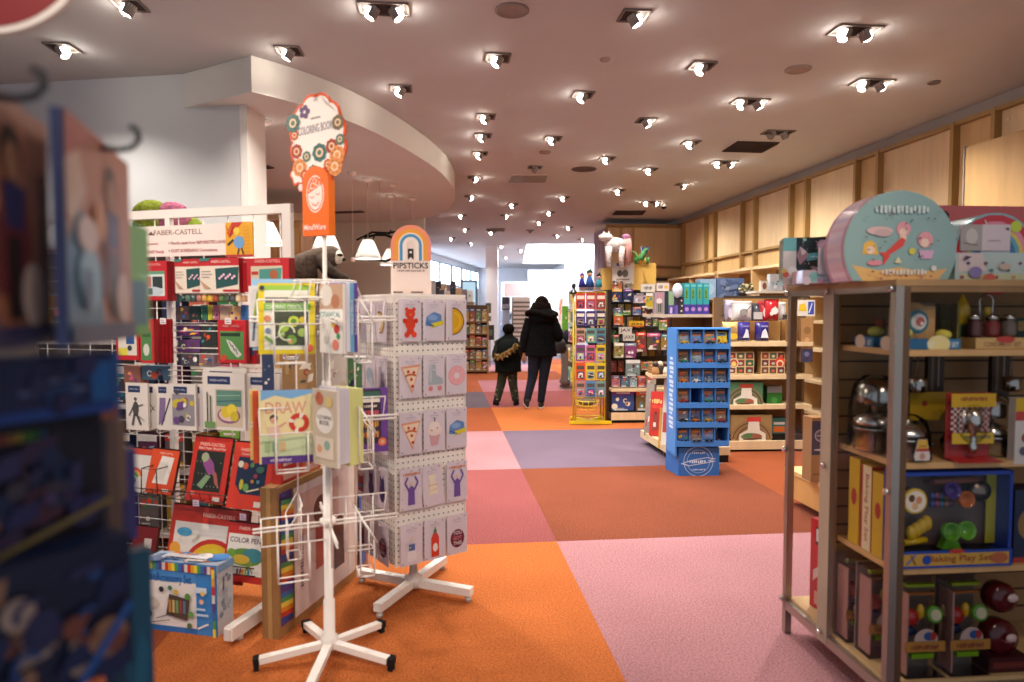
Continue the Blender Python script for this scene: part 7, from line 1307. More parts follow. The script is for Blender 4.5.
# --- yellow wire spinner
def yellow():
    P = Plane(at(577, 420, 8.75).x, 8.75, 1); Wd = P.hit(607, 360)[0]; c = P.w(Wd*.45, -.2); o = empty('yellow_spinner_rack', (c.x, c.y, 0), 0, 'yellow wire spinner rack hung with small novelty packs', 'display rack'); Y_ = '#d6b81c'; zt = P.hit(590, 292)[1]
    for x, y in ((-.19, -.19), (.19, -.19), (.19, .19), (-.19, .19)): b = MB(); b.tube([(x, y, .05), (x, y, zt)], .010, Y_, 'metal', 6); b.build('upright', o)
    b = MB(); 
    for z in (.05, .35, zt*.55, zt): b.tube([(-.19, -.19, z), (.19, -.19, z), (.19, .19, z), (-.19, .19, z), (-.19, -.19, z)], .008, Y_, 'metal', 6)
    z = .4
    while z < zt: b.tube([(-.19, -.195, z), (.19, -.195, z)], .004, Y_, 'metal', 4); b.tube([(-.195, -.19, z), (-.195, .19, z)], .004, Y_, 'metal', 4); z += .15
    b.build('wire_frame', o)
    b = MB(); b.box((0, 0, .02), (.62, .05, .03), Y_, 'metal', rz=R(45)); b.box((0, 0, .02), (.62, .05, .03), Y_, 'metal', rz=R(-45)); b.box((0, -.24, .03), (.55, .03, .04), Y_, 'metal'); b.build('foot', o)
    b = MB(); [b.tube([(-.05+r_*cos(R(t)), -.3+r_*sin(R(t)), z_) for t in range(0, 361, 20)], .005, Y_, 'metal', 5) for r_, z_ in ((.12, .22), (.135, .27), (.15, .33))]; [b.tube([(-.05+.12*cos(R(t)), -.3+.12*sin(R(t)), .22), (-.05+.15*cos(R(t)), -.3+.15*sin(R(t)), .33)], .004, Y_, 'metal', 5) for t in range(0, 360, 30)]; b.build('wire_basket', o)
    b = MB(); b.ball((-.05, -.3, .31), (.12, .12, .05), '#6a5a48', 'cloth', 12, 6); b.build('basket_contents', o)
    F = Plane(c.x-.19, c.y-.20, 0)
    rows_ = [(293, 309, ['#c8401e', '#c4371f', '#b83022'], 'orange red'), (311, 326, ['#3c2f6a', '#40306c', '#342c50'], 'dark purple'), (328, 343, ['#b98a74', '#5f9a94', '#4f8290'], 'mixed pastel'), (345, 361, ['#7a3a7c', '#c05a80', '#d6b421'], 'purple, pink and yellow'), (363, 380, ['#d04a24', '#d9b820', '#d6b41e'], 'orange and yellow'), (381, 397, ['#b4786c', '#4a7aa0', '#6a8a80'], 'faded')]
    for j, (y0, y1, cs, nm) in enumerate(rows_):
        for i in range(3):
            x0 = 576+i*10.2; k = j*3+i
            q = item(F, (x0, y0, x0+9.2, y1), .05+.01*(i % 2), .012, 'novelty_pack', 'toy pack', '%s row pack, %s column, on the yellow spinner (%s row from top)' % (nm, ['left', 'middle', 'right'][i], ['first', 'second', 'third', 'fourth', 'fifth', 'sixth'][j]), cs[i], [('r', .1, .62, .9, .84, '#e8dccb' if j in (0, 1) else '#50483c'), ('r', .12, .08, .88, .5, ['#5a4a70', '#8a7a9a', '#7a5a4a', '#b9c46a', '#40506a', '#8fb0c0'][(j+i) % 6])]+[(q[0],)+q[1:] for q in [('p', [(.2, .12), (.8, .16), (.7, .44), (.3, .40)], PALS[k % 5][1]), ('p', [(.3, .2), (.55, .12), (.62, .36)], '#2a2430'), ('l', [(.2, .34), (.8, .24)], .06, PALS[k % 5][2])]], None, 'novelty packs on the yellow spinner')
            b = MB(); hh = F.box((x0, y0, x0+9.2, y1), .05)[3]; b.ball((0, -.012, hh*.32), (.05, .018, hh*.2), '#fff', 'clear', 10, 6); b.build('clear_blister', q)
    G = Plane(c.x-.21, c.y-.19, 82)
    for j in range(5):
        zz = .55+.26*j; q = boxy(.11, .02, .18, ['#e0c42a', '#3f7f5c', '#c0522c', '#3f6fa0', '#e0c42a'][j], pkgart(300+j)); 
        for s_ in range(2):
            b = q if s_ == 0 else boxy(.11, .02, .18, ['#3f8a9a', '#d9a02a', '#8a3a6a', '#d9c83a', '#b9b0a8'][j], pkgart(310+j))
            tag(b.build('novelty_pack', None, (c.x-.23-.01*s_, c.y-.10+.2*s_, zz), R(-80)), '%s novelty pack on the left side of the yellow spinner, %s' % (['lowest', 'second lowest', 'middle', 'second highest', 'highest'][j], ['nearer', 'farther'][s_]), 'toy pack', 'side packs of the yellow spinner')
    u, z0, w, h = F.box((579, 276, 600, 291), 0); b = boxy(w, .02, .05, '#d6cfc6', [('t', '~4', .5, .5, .4, .5, '#5a7ab0')], None); tag(b.build('header_strip', None, F.w(u, 0, z0), 0), 'white header strip on top of the yellow spinner', 'sign')
    # plush dolls on top
    for i, (x, cc, s_, nm) in enumerate(((-.10, '#3a3a8a', 1.0, 'blue haired'), (0, '#3c5a9a', 1.25, 'tall dark blue'), (.12, '#3f9aa8', .95, 'teal green'))):
        q = empty('finger_puppet', (F.w(u, .02, z0+.052).x+x, F.w(u, .02).y, z0+.051), 0, '%s fairy doll standing on the yellow spinner header' % nm, 'doll', 'dolls on the yellow spinner')
        b = MB(); b.lathe([(.05*s_, 0), (.035*s_, .07*s_), (.02*s_, .11*s_)], cc, 'cloth', 14); b.build('dress', q); b = MB(); b.ball((0, 0, .135*s_), .03*s_, '#d9b090', 'skin', 12, 8); h_ = b.build('head', q)
        b = MB(); b.ball((0, .006, .15*s_), (.034*s_, .034*s_, .03*s_), ['#5a2f7a', '#2c3f2c', '#2a2420'][i], 'fur', 12, 6); b.tube([(0, 0, .16*s_), (.01, 0, .20*s_)], [.02, .004], ['#5a2f7a', '#3a6a4c', '#2a2420'][i], 'fur', 8); b.build('hair', h_)
    p = F.w(F.hit(574, 291)[0], .0, P.hit(574, 294)[1]); b = MB(); b.lathe([(.055, 0), (.05, .02), (.022, .06), (.018, .08), (.028, .10), (.028, .125), (.012, .14)], '#1b1a1c', 'gloss', 16); b.tube([(0, 0, 0), (0, 0, -p.z)], .012, Y_, 'metal', 6); tag(b.build('finial_post', None, (p.x, p.y+.03, p.z)), 'yellow post topped by a black chess pawn shape', 'post')
yellow()
# ================================================================ FAR END OF THE SHOP
def farstuff():
    # bookshelf left of the column
    P = Plane(at(463, 373, 15.8).x, 15.8, 2); W = P.hit(488, 340)[0]; zt = P.hit(475, 305)[1]
    o = empty('bookshelf', P.w(0), P.r, 'brown bookshelf of picture books in front of the white column', 'shelf')
    b = MB(); b.box((W/2, .3, zt/2), (W, .02, zt), '#5f4632', 'wood'); b.build('back_panel', o)
    for x in (0, W): b = MB(); b.box((x, .15, zt/2), (.04, .32, zt), '#a87d4e', 'wood'); b.build('side_panel', o)
    ys = [322, 334, 347, 359, 371]
    for j, y in enumerate(ys):
        z = P.hit(475, y)[1]; b = MB(); b.box((W/2, .14, z), (W, .3, .03), '#8a6440', 'wood'); b.build('shelf', o)
        for i in range(4):
            h = .20+.03*((i*j) % 3); k = (i+j*2) % 5; q = boxy(W/4-.02, .03, h if j else h+.1, ['#a8843c', '#8a4a34', '#5c6a54', '#b9985c', '#7a6a5c'][k], pkgart(400+j*4+i)); tag(q.build('picture_book', None, P.w(W*(i+.5)/4, -.05, z+.015), (R(-8), 0, P.r)), '%s picture book, %s on the %s shelf of the far bookshelf' % (['mustard', 'rust', 'grey green', 'sand', 'taupe'][k], ['first from left', 'second from left', 'third from left', 'rightmost'][i], ['top', 'second', 'middle', 'fourth', 'lowest'][j]), 'book', 'books on the far bookshelf')
    # dark items hanging by the column
    for i, (bb, c) in enumerate((((486, 303, 491, 313), '#3f4540'), ((486, 316, 491, 321), '#4c524a'), ((486, 325, 494, 340), '#25272b'))):
        a_, c_ = at(bb[0], bb[3], 17.5), at(bb[2], bb[1], 17.5); q = boxy(c_.x-a_.x, .05, c_.z-a_.z, c, [('r', .2, .3, .8, .7, '#565c58')]); q.box((0, .03, -a_.z/2), (.02, .02, a_.z), '#3a3a3c', 'metal'); tag(q.build('dark_poster', None, ((a_.x+c_.x)/2, 17.5, a_.z), R(8)), 'dark poster panel in front of the white column, %s' % ['upper', 'middle', 'lowest and largest'][i], 'poster', 'dark panels by the column')
    q = MB(); q.box((0, 0, .35), (.5, .5, .7), '#24252a', 'cloth'); q.box((0, 0, .72), (.54, .54, .05), '#2e3036', 'matte'); p = at(492, 372, 15.9); tag(q.build('dark_bin', None, (p.x+.32, 16.3, 0)), 'dark square bin at the foot of the white column', 'bin')
    # black book rack and card racks beyond
    Q = Plane(at(498, 370, 20.5).x, 20.5, 2)
    def fr(bb, off, t, nm, cat, lab, col, ops, g=None):
        u, z0, w, h = Q.box(bb, off); b = boxy(w, t, h, col, ops); b.box((0, t/2-.01, -z0/2+.0), (w*.9, .02, z0), '#9aa0aa', 'metal'); b.box((0, 0, -z0+.03), (w, .3, .06), '#8f959e', 'metal'); tag(b.build(nm, None, Q.w(u, off-t/2, z0), Q.r), lab, cat, g)
    fr((502, 297, 510, 310), .45, .1, 'poster_rack', 'display rack', 'black poster rack with pale strips beyond the white column', '#26272c', [('r', .1+.2*i, .1, .2+.2*i, .45, '#b9b4b6') for i in range(4)])
    fr((500, 311, 515, 350), .0, .1, 'card_stand', 'display rack', 'pale blue and grey card stand beyond the boy', '#a9b4c9', facade(501, ['#5f6a80', '#dfe4ee', '#2f3644', '#8f9bb4'], 34))
    sl = [('r', 0, .08*i, 1, .08*i+.035, '#6a5c50') for i in range(12)]
    fr((512, 297, 530, 350), .4, .12, 'card_rack', 'display rack', 'cream slatted greeting card rack left of the woman', '#cfc4b4', sl+[('r', 0, 0, .06, 1, '#4a4038')]+[('c', .1+.16*(i % 6), .06+.16*(i//6), .05, ['#b98a6a', '#8a9ab4', '#d9b0b8'][i % 3]) for i in range(18)])
    fr((558, 296, 566, 330), -1.0, .1, 'picture_stand', 'display rack', 'orange and cream picture stand right of the woman', '#d9c2b4', facade(503, ['#d9705a', '#e6d8cc', '#8f9aa8'], 14))
    S = Plane(at(562, 380, 13.5).x, 13.5, 2)
    for i, (bb, c, nm) in enumerate((((562, 306, 568, 330), '#6fb43a', 'lime green'), ((569, 303, 576, 332), '#dfe6ea', 'white'), ((564, 333, 572, 360), '#8fb08a', 'pale green'))):
        u, z0, w, h = S.box(bb, 0); b = boxy(w, .08, h, c, facade(510+i, [c, '#e6ece0', '#4f8a3a'], 8)); b.box((0, .02, -z0/2), (w*.5, .03, z0), '#a8b0a8', 'metal'); tag(b.build('hanging_toy_panel', None, S.w(u, 0, z0), S.r), '%s display panel between the woman and the yellow spinner' % nm, 'panel', 'bright panels behind the yellow spinner')
    b = MB(); u = S.hit(570, 300)[0]; 
    # far pinkish alcove over the racks
    F = Plane(at(505, 300, 26).x, 26, 1); u0, z0, w, h = F.box((505, 283, 528, 296), 0); b = MB(); b.box((0, .1, -.2), (w+.3, .2, h+.5), '#e4e2e2', 'paint'); b.box((0, -.01, 0), (w, .03, h), '#b08f88', 'paint'); b.box((0, .1, -(z0+h)/2-.3), (w+.3, .15, z0), '#dcd6d2', 'paint'); struct(b.build('trim_4', None, F.w(u0, 0, z0+h/2), F.r))
    # far block walls and bulkheads
    for i, (bb, Y, c) in enumerate((((566, 262, 606, 330), 22, '#cdcfd6'), ((528, 270, 566, 300), 27, '#d4ccc6'))):
        a_, c_ = at(bb[0], 300, Y), at(bb[2], bb[1], Y); b = MB(); b.box((0, .2, c_.z/2), (c_.x-a_.x, .4, c_.z), c, 'paint'); struct(b.build('wall_far_block', None, ((a_.x+c_.x)/2, Y, 0)))
    # arch display left, far under windows
    for i, (bb, Y, c, nm) in enumerate((((433, 283, 450, 300), 17, '#8a7f80', 'grey shelf of goods'), ((450, 279, 462, 302), 16.5, '#b09c88', 'figures stand'))):
        a_, c_ = at(bb[0], bb[3], Y), at(bb[2], bb[1], Y); o_ = empty('goods_shelf', ((a_.x+c_.x)/2, Y, 0), 0, 'far %s under the clerestory windows' % nm, 'shelf'); b = MB(); b.box((0, .2, a_.z/2), (c_.x-a_.x+.6, .5, a_.z), '#a89a90', 'paint'); b.build('base', o_)
        for k in range(6): q = boxy(.13, .1, rnd.uniform(.25, .6), ['#5c4f52', '#cfc6c4', '#3a3236', '#b98f6a', '#7a6a74', '#d9cfc9'][k], facade(520+k+i*7, PALS[k % 5], 4)); tag(q.build('gift_item', None, ((a_.x+c_.x)/2-.35+.14*k, Y-.02, a_.z)), 'small gift item on the far %s, %s from left' % (nm, ['first', 'second', 'third', 'fourth', 'fifth', 'sixth'][k]), 'gift', 'gift items on the far shelves')
    a_, c_ = at(463, 303, 21), at(475, 281, 21); b = MB(); z = c_.z; w = c_.x-a_.x+.1; b.box((-w/2, 0, z/2), (.06, .06, z), '#3c4450', 'metal'); b.box((w/2, 0, z/2), (.06, .06, z), '#3c4450', 'metal'); b.box((0, 0, z), (w+.06, .06, .06), '#3c4450', 'metal'); b.box((0, .02, z/2), (w, .02, z), '#bfe0f0', 'emit_1'); struct(b.build('door_1', None, ((a_.x+c_.x)/2, 21, 0), R(18)))
farstuff()
# ================================================================ PEOPLE
def skin(name, V, E, root, parent, col, sub=2):
    """one continuous body: joints V (x,y,z,r), edges E"""
    me = bpy.data.meshes.new(name); me.from_pydata([v[:3] for v in V], E, []); o = bpy.data.objects.new(name, me); C.objects.link(o); o.parent = parent
    md = o.modifiers.new('Skin', 'SKIN'); md.use_smooth_shade = True
    for i, v in enumerate(V):
        d = me.skin_vertices[0].data[i]; r = v[3]; d.radius = r if isinstance(r, tuple) else (r, r); d.use_root = (i == root)
    s = o.modifiers.new('Sub', 'SUBSURF'); s.levels = sub; s.render_levels = sub
    mname = 'body_'+col
    if mname not in bpy.data.materials:
        m = bpy.data.materials.new(mname); m.use_nodes = True; b = m.node_tree.nodes['Principled BSDF']; n = m.node_tree.nodes.new('ShaderNodeTexNoise'); n.inputs['Scale'].default_value = 30
        cr = m.node_tree.nodes.new('ShaderNodeValToRGB'); c = lin(col); cr.color_ramp.elements[0].color = tuple(x*.9 for x in c[:3])+(1,); cr.color_ramp.elements[1].color = c
        m.node_tree.links.new(n.outputs['Fac'], cr.inputs['Fac']); m.node_tree.links.new(cr.outputs['Color'], b.inputs['Base Color']); b.inputs['Roughness'].default_value = .55
    me.materials.append(bpy.data.materials[mname]); return o
def person(name, lab, loc, rz, s, P, skinc):
    """P: joint dictionary in metres for a 1.70 m figure (facing +Y); s scales it"""
    root = empty(name, loc, R(rz), lab, 'person'); V = []; E = []; ix = {}
    def add(k, p, r, par=None):
        ix[k] = len(V); rr = tuple(x*s for x in r) if isinstance(r, tuple) else r*s
        V.append((p[0]*s, p[1]*s, p[2]*s, rr))
        if par: E.append((ix[par], ix[k]))
    J = P
    add('pel', J['pel'], (.12, .085)); add('wai', J['wai'], (.10, .075), 'pel'); add('che', J['che'], (.13, .09), 'wai'); add('nb', J['nb'], (.06, .055), 'che'); add('nk', J['nk'], .05, 'nb'); add('hd', J['hd'], (.075, .088), 'nk'); add('ht', J['ht'], (.06, .07), 'hd')
    f = J.get('face', (0, 1, 0)); hd = J['hd']; 
    for sd in 'LR':
        add('hip'+sd, J['hip'+sd], .085, 'pel'); add('kn'+sd, J['kn'+sd], .055, 'hip'+sd); add('an'+sd, J['an'+sd], .038, 'kn'+sd); add('to'+sd, J['to'+sd], (.04, .025), 'an'+sd)
        add('sh'+sd, J['sh'+sd], .055, 'che'); add('el'+sd, J['el'+sd], .04, 'sh'+sd); add('wr'+sd, J['wr'+sd], (.026, .02), 'el'+sd)
        e, w = Vector(J['el'+sd]), Vector(J['wr'+sd]); d = (w-e).normalized(); side = d.cross(Vector((0, 1, 0)) if abs(d.y) < .8 else Vector((0, 0, 1))).normalized(); 
        pm = w+d*.055; add('pm'+sd, pm, (.034, .018), 'wr'+sd)
        for k in range(4):
            a = side*(k-1.5)*.02; l = (.07, .08, .075, .06)[k]; bend = Vector((0, .012, 0))
            add('f%d%s' % (k, sd), pm+a+d*.03, .0085, 'pm'+sd); add('g%d%s' % (k, sd), pm+a+d*(.03+l*.5)+bend*.5, .008, 'f%d%s' % (k, sd)); add('h%d%s' % (k, sd), pm+a+d*(.03+l*.9)+bend*1.6, .007, 'g%d%s' % (k, sd))
        t = w+d*.025+side*.035; add('t1'+sd, t, .011, 'wr'+sd); add('t2'+sd, t+side*.018+d*.03, .009, 't1'+sd)
    b = skin('body', V, E, 0, root, skinc)
    # face features
    F = Vector(f).normalized(); S_ = F.cross(Vector((0, 0, 1))).normalized(); H = Vector(hd)*s; k = s
    fm = MB(); fm.tube([H+F*.088*k+Vector((0, 0, .02*k)), H+F*.112*k-Vector((0, 0, .012*k)), H+F*.09*k-Vector((0, 0, .02*k))], [.008*k, .015*k, .010*k], skinc, 'skin', 8); fm.build('nose', root)
    for q in (-1, 1):
        e = MB(); c0 = H+F*.082*k+S_*q*.032*k+Vector((0, 0, .022*k)); e.ball(c0, .013*k, '#e8e2da', 'gloss', 10, 6); e.ball(c0+F*.008*k, .007*k, '#1c1210', 'gloss', 8, 6); e.build('eye', root)
        e = MB(); e.ball(H+S_*q*.088*k-F*.005*k, (.014*k, .022*k, .032*k), skinc, 'skin', 10, 6); e.build('ear', root)
    e = MB(); c0 = H+F*.088*k-Vector((0, 0, .045*k)); e.tube([c0-S_*.022*k, c0+F*.005*k, c0+S_*.022*k], [.004*k, .007*k, .004*k], '#7a3a34', 'skin', 6); e.build('mouth', root)
    return root, s
def sleeve(root, pts, rs, col, m='cloth', nm='sleeve', puff=0):
    b = MB(); P = []; Rr = []
    for (a, c, ra, rb) in zip(pts, pts[1:], rs, rs[1:]):
        n = 6
        for i in range(n):
            t = i/n; P.append(Vector(a).lerp(Vector(c), t)); Rr.append(ra+(rb-ra)*t+(puff if i % 2 else 0))
    P.append(Vector(pts[-1])); Rr.append(rs[-1]); b.tube(P, Rr, col, m, 14); return b.build(nm, root)
def shoe(root, x, y, z, rz, col, sole, L=.26, lift=0):
    b = MB(Matrix.Translation((x, y, z)) @ Matrix.Rotation(R(rz), 4, 'Z') @ Matrix.Rotation(R(-lift), 4, 'X'))
    out = lambda k, w: [(w*cos(t)*(1 if sin(t) > 0 else .85), L*.5*sin(t)+L*.22, k) for t in [i*2*pi/18 for i in range(18)]]
    b.loft([out(0, .045), out(.022, .047)], sole, 'matte'); b.loft([out(.022, .044), out(.05, .043), [(.034*cos(t), L*.32*sin(t)+L*.14, .085) for t in [i*2*pi/18 for i in range(18)]], [(.034*cos(t), .05*sin(t)-.0, .12) for t in [i*2*pi/18 for i in range(18)]]], col, 'matte'); b.build('shoe', root)
def ring(cx, cy, z, rx, ry, n=24, wob=0, ph=0): return [(cx+rx*cos(2*pi*k/n)*(1+wob*cos(5*2*pi*k/n+ph)), cy+ry*sin(2*pi*k/n)*(1+wob*cos(5*2*pi*k/n+ph)), z) for k in range(n)]
BLK = '#0d0c0f'
def woman():
    p = onz(541, 408.5, 0); s = 1.0
    J = dict(pel=(0, 0, .92), wai=(.0, 0, 1.04), che=(0, .0, 1.27), nb=(.0, .01, 1.41), nk=(.01, .02, 1.48), hd=(.015, .035, 1.585), ht=(.015, .03, 1.65), hipL=(-.09, 0, .86), hipR=(.09, 0, .86), knL=(-.13, .04, .47), knR=(.04, .04, .47), anL=(-.215, -.06, .13), anR=(.0, .05, .09), toL=(-.215, .07, .06), toR=(.0, .19, .03),
             shL=(-.17, 0, 1.37), shR=(.17, 0, 1.37), elL=(-.24, -.0, 1.09), elR=(.26, -.03, 1.12), wrL=(-.25, .04, .86), wrR=(.22, .18, .97), face=(.55, .83, 0))
    o, s = person('person', 'person in a black hooded puffer coat and dark jeans walking with a child', (p.x, p.y, 0), 0, s, J, '#b98a6c')
    b = MB(); rows = []
    N = 44
    for i in range(N+1):
        t = i/N; z = .80+.62*t; rx = .225+.01*cos(t*6)-.02*t; ry = .155
        if z > 1.32: k = (z-1.32)/.10; rx *= (1-.45*k*k); ry *= (1-.3*k*k)
        q = 1+.028*abs(sin(i*pi/4)); rows.append(ring(0, 0, z, rx*q, ry*q))
    b.loft(rows, BLK, 'cloth'); coat = b.build('puffer_coat', o)
    for sd, sg in (('L', -1), ('R', 1)): sleeve(coat, [(sg*.15, 0, 1.36), J['el'+sd], J['wr'+sd]], [.092, .078, .052], BLK, 'cloth', 'sleeve', .008)
    b = MB(); b.loft([ring(0, -.06, 1.28, .13, .07), ring(0, -.10, 1.34, .19, .12), ring(0, -.085, 1.42, .2, .14), ring(.0, -.05, 1.50, .16, .12), ring(0, -.02, 1.53, .10, .08)], BLK, 'cloth'); b.build('hood', coat)
    b = MB(); P = [(.215*cos(t), -.085+.125*sin(t)-.02, 1.44+.035*sin(2*t)) for t in [R(170+i*200/12) for i in range(13)]]; b.tube(P, [.035+.006*(i % 2) for i in range(13)], '#171312', 'fur', 10); b.tube([(-.21, -.05, 1.45), (-.12, .06, 1.50), (0, .10, 1.51), (.12, .08, 1.50), (.21, -.05, 1.45)], .03, '#1f1b1a', 'fur', 8); b.build('fur_trim', coat)
    b = MB(); b.ball((.01, .015, 1.60), (.108, .112, .118), '#1d1410', 'fur', 18, 12); b.ball((-.01, -.055, 1.49), (.125, .095, .15), '#1d1410', 'fur', 16, 10); b.tube([(.10, .0, 1.6), (.12, -.03, 1.5), (.13, -.05, 1.4)], [.04, .045, .02], '#1d1410', 'fur', 8); b.tube([(-.09, .0, 1.6), (-.13, -.03, 1.5), (-.15, -.05, 1.4)], [.04, .045, .02], '#1d1410', 'fur', 8); b.build('hair', o)
    for sd in 'LR':
        k = 'hip'+sd; sleeve(o, [(J[k][0]*.95, 0, .90), J['kn'+sd], J['an'+sd]], [.115, .072, .052], '#20242e', 'cloth', 'trouser_leg')
    shoe(o, J['anL'][0], -.06, .045, 8, '#2a2422', '#cfc6bd', lift=-22); shoe(o, 0, .05, 0, -6, '#2a2422', '#cfc6bd')
    bag = empty('shoulder_bag', (p.x+.27, p.y+.02, .84), R(15), 'dark leather shoulder bag at the right hip of the person in the puffer coat', 'bag')
    b = MB(); b.loft([ring(0, 0, 0, .10, .05), ring(0, 0, .05, .125, .06), ring(0, 0, .15, .115, .055), ring(0, 0, .21, .08, .03)], '#231e1e', 'leather'); b.build('pouch', bag)
    b = MB(); b.tube([(-.08, 0, .2), (-.10, -.06, .4), (-.12, -.08, .60), (-.16, .0, .64)], .009, '#4a4240', 'leather', 6); b.tube([(.08, 0, .2), (.0, .02, .45), (-.12, .06, .62)], .008, '#2a2424', 'leather', 6); b.build('strap', bag)
woman()
def boy():
    p = onz(508, 405, 0); s = .76
    J = dict(pel=(0, 0, .88), wai=(.0, 0, 1.0), che=(0, .02, 1.24), nb=(.0, .03, 1.39), nk=(.01, .04, 1.44), hd=(.02, .05, 1.54), ht=(.02, .05, 1.61), hipL=(-.085, 0, .82), hipR=(.085, 0, .82), knL=(-.14, .06, .46), knR=(.10, .03, .46), anL=(-.23, -.02, .09), anR=(.16, .0, .09), toL=(-.25, .12, .03), toR=(.17, .14, .03),
             shL=(-.17, .02, 1.34), shR=(.17, .02, 1.34), elL=(-.25, .0, 1.05), elR=(.25, .0, 1.08), wrL=(-.22, .14, .88), wrR=(.30, .06, .98), face=(.75, .66, 0))
    o, s = person('person', 'child in a dark hooded coat with tan fur trim and camouflage trousers, seen from behind', (p.x, p.y, 0), 0, s, J, '#5a3a2a')
    col = '#0f1312'; b = MB(); S = s
    rows = []
    for i in range(25):
        t = i/24; z = (.70+.72*t)*S; rx = (.27-.03*t)*S; ry = .19*S
        if t > .85: k = (t-.85)/.15; rx *= 1-.45*k*k; ry *= 1-.3*k*k
        q = 1+.02*abs(sin(i*pi/3)); rows.append(ring(0, 0, z, rx*q, ry*q, wob=.015))
    rows += [ring(.01, .03, 1.44*S, .10*S, .10*S), ring(.015, .04, 1.50*S, .085*S, .085*S)]
    b.loft(rows, col, 'cloth'); coat = b.build('hooded_coat', o)
    for sd, sg in (('L', -1), ('R', 1)): sleeve(coat, [Vector((sg*.15, 0, 1.33))*S, Vector(J['el'+sd])*S, Vector(J['wr'+sd])*S], [.1*S, .085*S, .06*S], col, 'leather', 'sleeve', .005)
    b = MB(); b.loft([ring(-.02*S, -.14*S, 1.0*S, .13*S, .07*S), ring(-.02*S, -.17*S, 1.1*S, .20*S, .13*S), ring(0, -.12*S, 1.25*S, .22*S, .15*S), ring(0, -.06*S, 1.38*S, .16*S, .12*S)], '#121716', 'cloth'); b.build('hood', coat)
    b = MB(); P = [Vector((-.27, -.20, 1.04))*S, Vector((-.18, -.30, 1.02))*S, Vector((-.04, -.33, 1.08))*S, Vector((.10, -.28, 1.17))*S, Vector((.19, -.18, 1.27))*S]
    b.tube(P, [.035*S, .055*S, .06*S, .05*S, .03*S], '#6f5430', 'fur', 12)
    for i in range(110): t = rnd.random()*3.99; k = int(t); c = P[k].lerp(P[k+1], t-k)+Vector((rnd.uniform(-.03, .03), rnd.uniform(-.05, 0), rnd.uniform(-.05, .05)))*S; b.tube([c, c+Vector((rnd.uniform(-.03, .03), -.03, rnd.uniform(-.04, .03)))], [.014, .003], rnd.choice(['#8f7242', '#6a5030', '#a5895a']), 'fur', 5)
    b.build('fur_trim', coat)
    b = MB(); b.ball(Vector((.010, .025, 1.58))*S, (.128*S, .128*S, .118*S), '#15110f', 'fur', 16, 10); b.build('hair', o)
    for sd in 'LR':
        t = sleeve(o, [Vector((J['hip'+sd][0]*.9, 0, .86))*S, Vector(J['kn'+sd])*S, Vector(J['an'+sd])*S], [.12*S, .092*S, .072*S], '#33362a', 'cloth', 'trouser_leg')
        b = MB(); a_, k_, n_ = Vector((J['hip'+sd][0]*.9, 0, .86))*S, Vector(J['kn'+sd])*S, Vector(J['an'+sd])*S
        for i in range(26):
            u = rnd.random(); c = a_.lerp(k_, u*2) if u < .5 else k_.lerp(n_, (u-.5)*2); r = ((.12+(.092-.12)*u*2) if u < .5 else (.092+(.072-.092)*(u-.5)*2))*S; th = rnd.uniform(0, 6.28)
            b.ball(c+Vector((cos(th)*r*.86, sin(th)*r*.86, 0)), (.020, .020, .016), rnd.choice(['#6a6448', '#1c1d18', '#857a58', '#4a4a34']), 'cloth', 7, 4)
        b.build('camouflage_patch', t)
    shoe(o, J['anL'][0]*S, -.02, 0, 14, '#18171a', '#101012', L=.25); shoe(o, J['anR'][0]*S, 0, 0, -8, '#18171a', '#101012', L=.25)
boy()
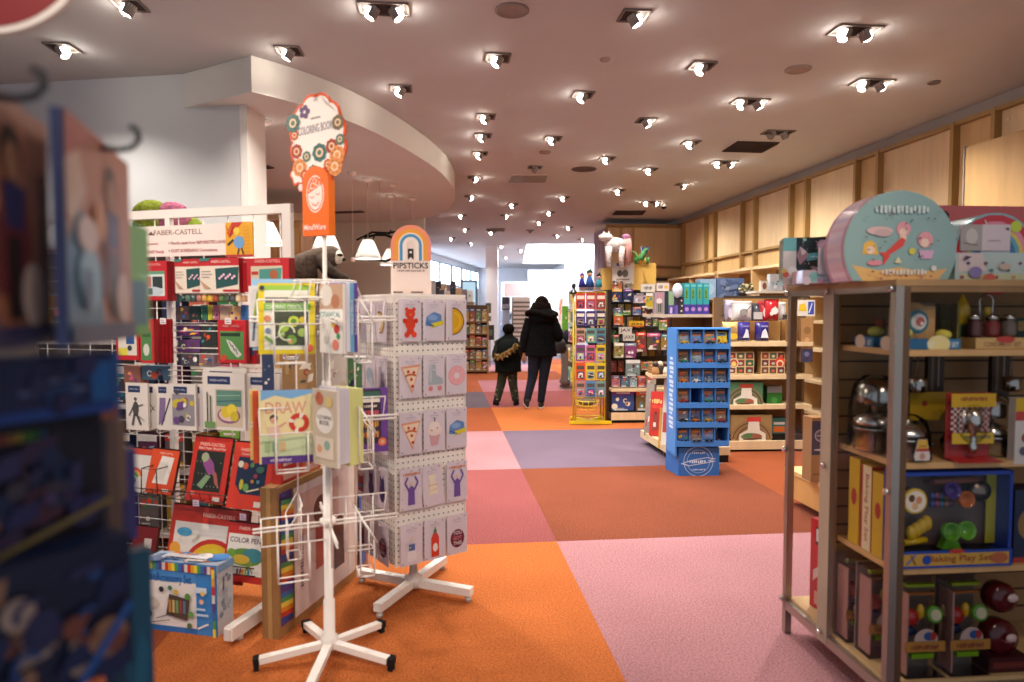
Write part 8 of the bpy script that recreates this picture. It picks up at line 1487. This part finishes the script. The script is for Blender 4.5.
def third():
    p = onz(566, 389, 0); J = dict(pel=(0, 0, .90), wai=(.10, .02, 1.0), che=(.32, .04, 1.10), nb=(.46, .05, 1.16), nk=(.52, .05, 1.17), hd=(.60, .06, 1.17), ht=(.66, .06, 1.19), hipL=(-.02, .09, .85), hipR=(.0, -.09, .85), knL=(.08, .11, .47), knR=(.0, -.1, .47), anL=(-.04, .12, .09), anR=(-.02, -.1, .09), toL=(.08, .13, .03), toR=(.12, -.1, .03),
             shL=(.36, .18, 1.10), shR=(.36, -.14, 1.10), elL=(.50, .2, .86), elR=(.48, -.16, .86), wrL=(.66, .15, .74), wrR=(.66, -.12, .76), face=(1, 0, -.3))
    o, s = person('person', 'person in grey trousers and a dark top bending behind the yellow spinner', (p.x, p.y, 0), 0, 1.0, J, '#b98a6c')
    b = MB(); b.tube([(-.03, 0, .86), (.08, .01, .98), (.22, .03, 1.06), (.36, .04, 1.12), (.46, .05, 1.16)], [.155, .165, .17, .165, .09], '#22242c', 'cloth', 16); top = b.build('dark_top', o)
    for sd in 'LR':
        sleeve(top, [J['sh'+sd], J['el'+sd], J['wr'+sd]], [.085, .07, .045], '#22242c', 'cloth', 'sleeve')
        sleeve(o, [J['hip'+sd], J['kn'+sd], J['an'+sd]], [.13, .095, .085], '#7a7068', 'cloth', 'trouser_leg')
    b = MB(); b.ball((.60, .06, 1.22), (.10, .10, .10), '#3a2a1f', 'fur', 14, 10); b.build('hair', o)
    shoe(o, -.04, .12, 0, -85, '#6f675f', '#b9b0a6'); shoe(o, -.02, -.1, 0, -85, '#6f675f', '#b9b0a6')
third()
# ================================================================ CAMERA, WORLD, EXPOSURE
cam = bpy.data.cameras.new('camera'); cam.sensor_width = 36; cam.lens = 36*FPX/1024; co = bpy.data.objects.new('camera', cam); C.objects.link(co)
co.location = (0, 0, H0); co.rotation_euler = (pi/2-PITCH, 0, 0); cam.clip_start = .05; cam.clip_end = 200
cam.dof.use_dof = True; cam.dof.focus_distance = 5.5; cam.dof.aperture_fstop = 1.7
bpy.context.scene.camera = co
w = bpy.data.worlds.new('world'); bpy.context.scene.world = w; w.use_nodes = True; bg = w.node_tree.nodes['Background']; bg.inputs[0].default_value = (.74, .84, 1, 1); bg.inputs[1].default_value = .55
try: bpy.context.scene.cycles.transparent_max_bounces = 40
except Exception: pass
vs = bpy.context.scene.view_settings; vs.view_transform = 'Standard'; vs.look = 'None'; vs.gamma = 1; vs.use_curve_mapping = False; vs.exposure = 0.0
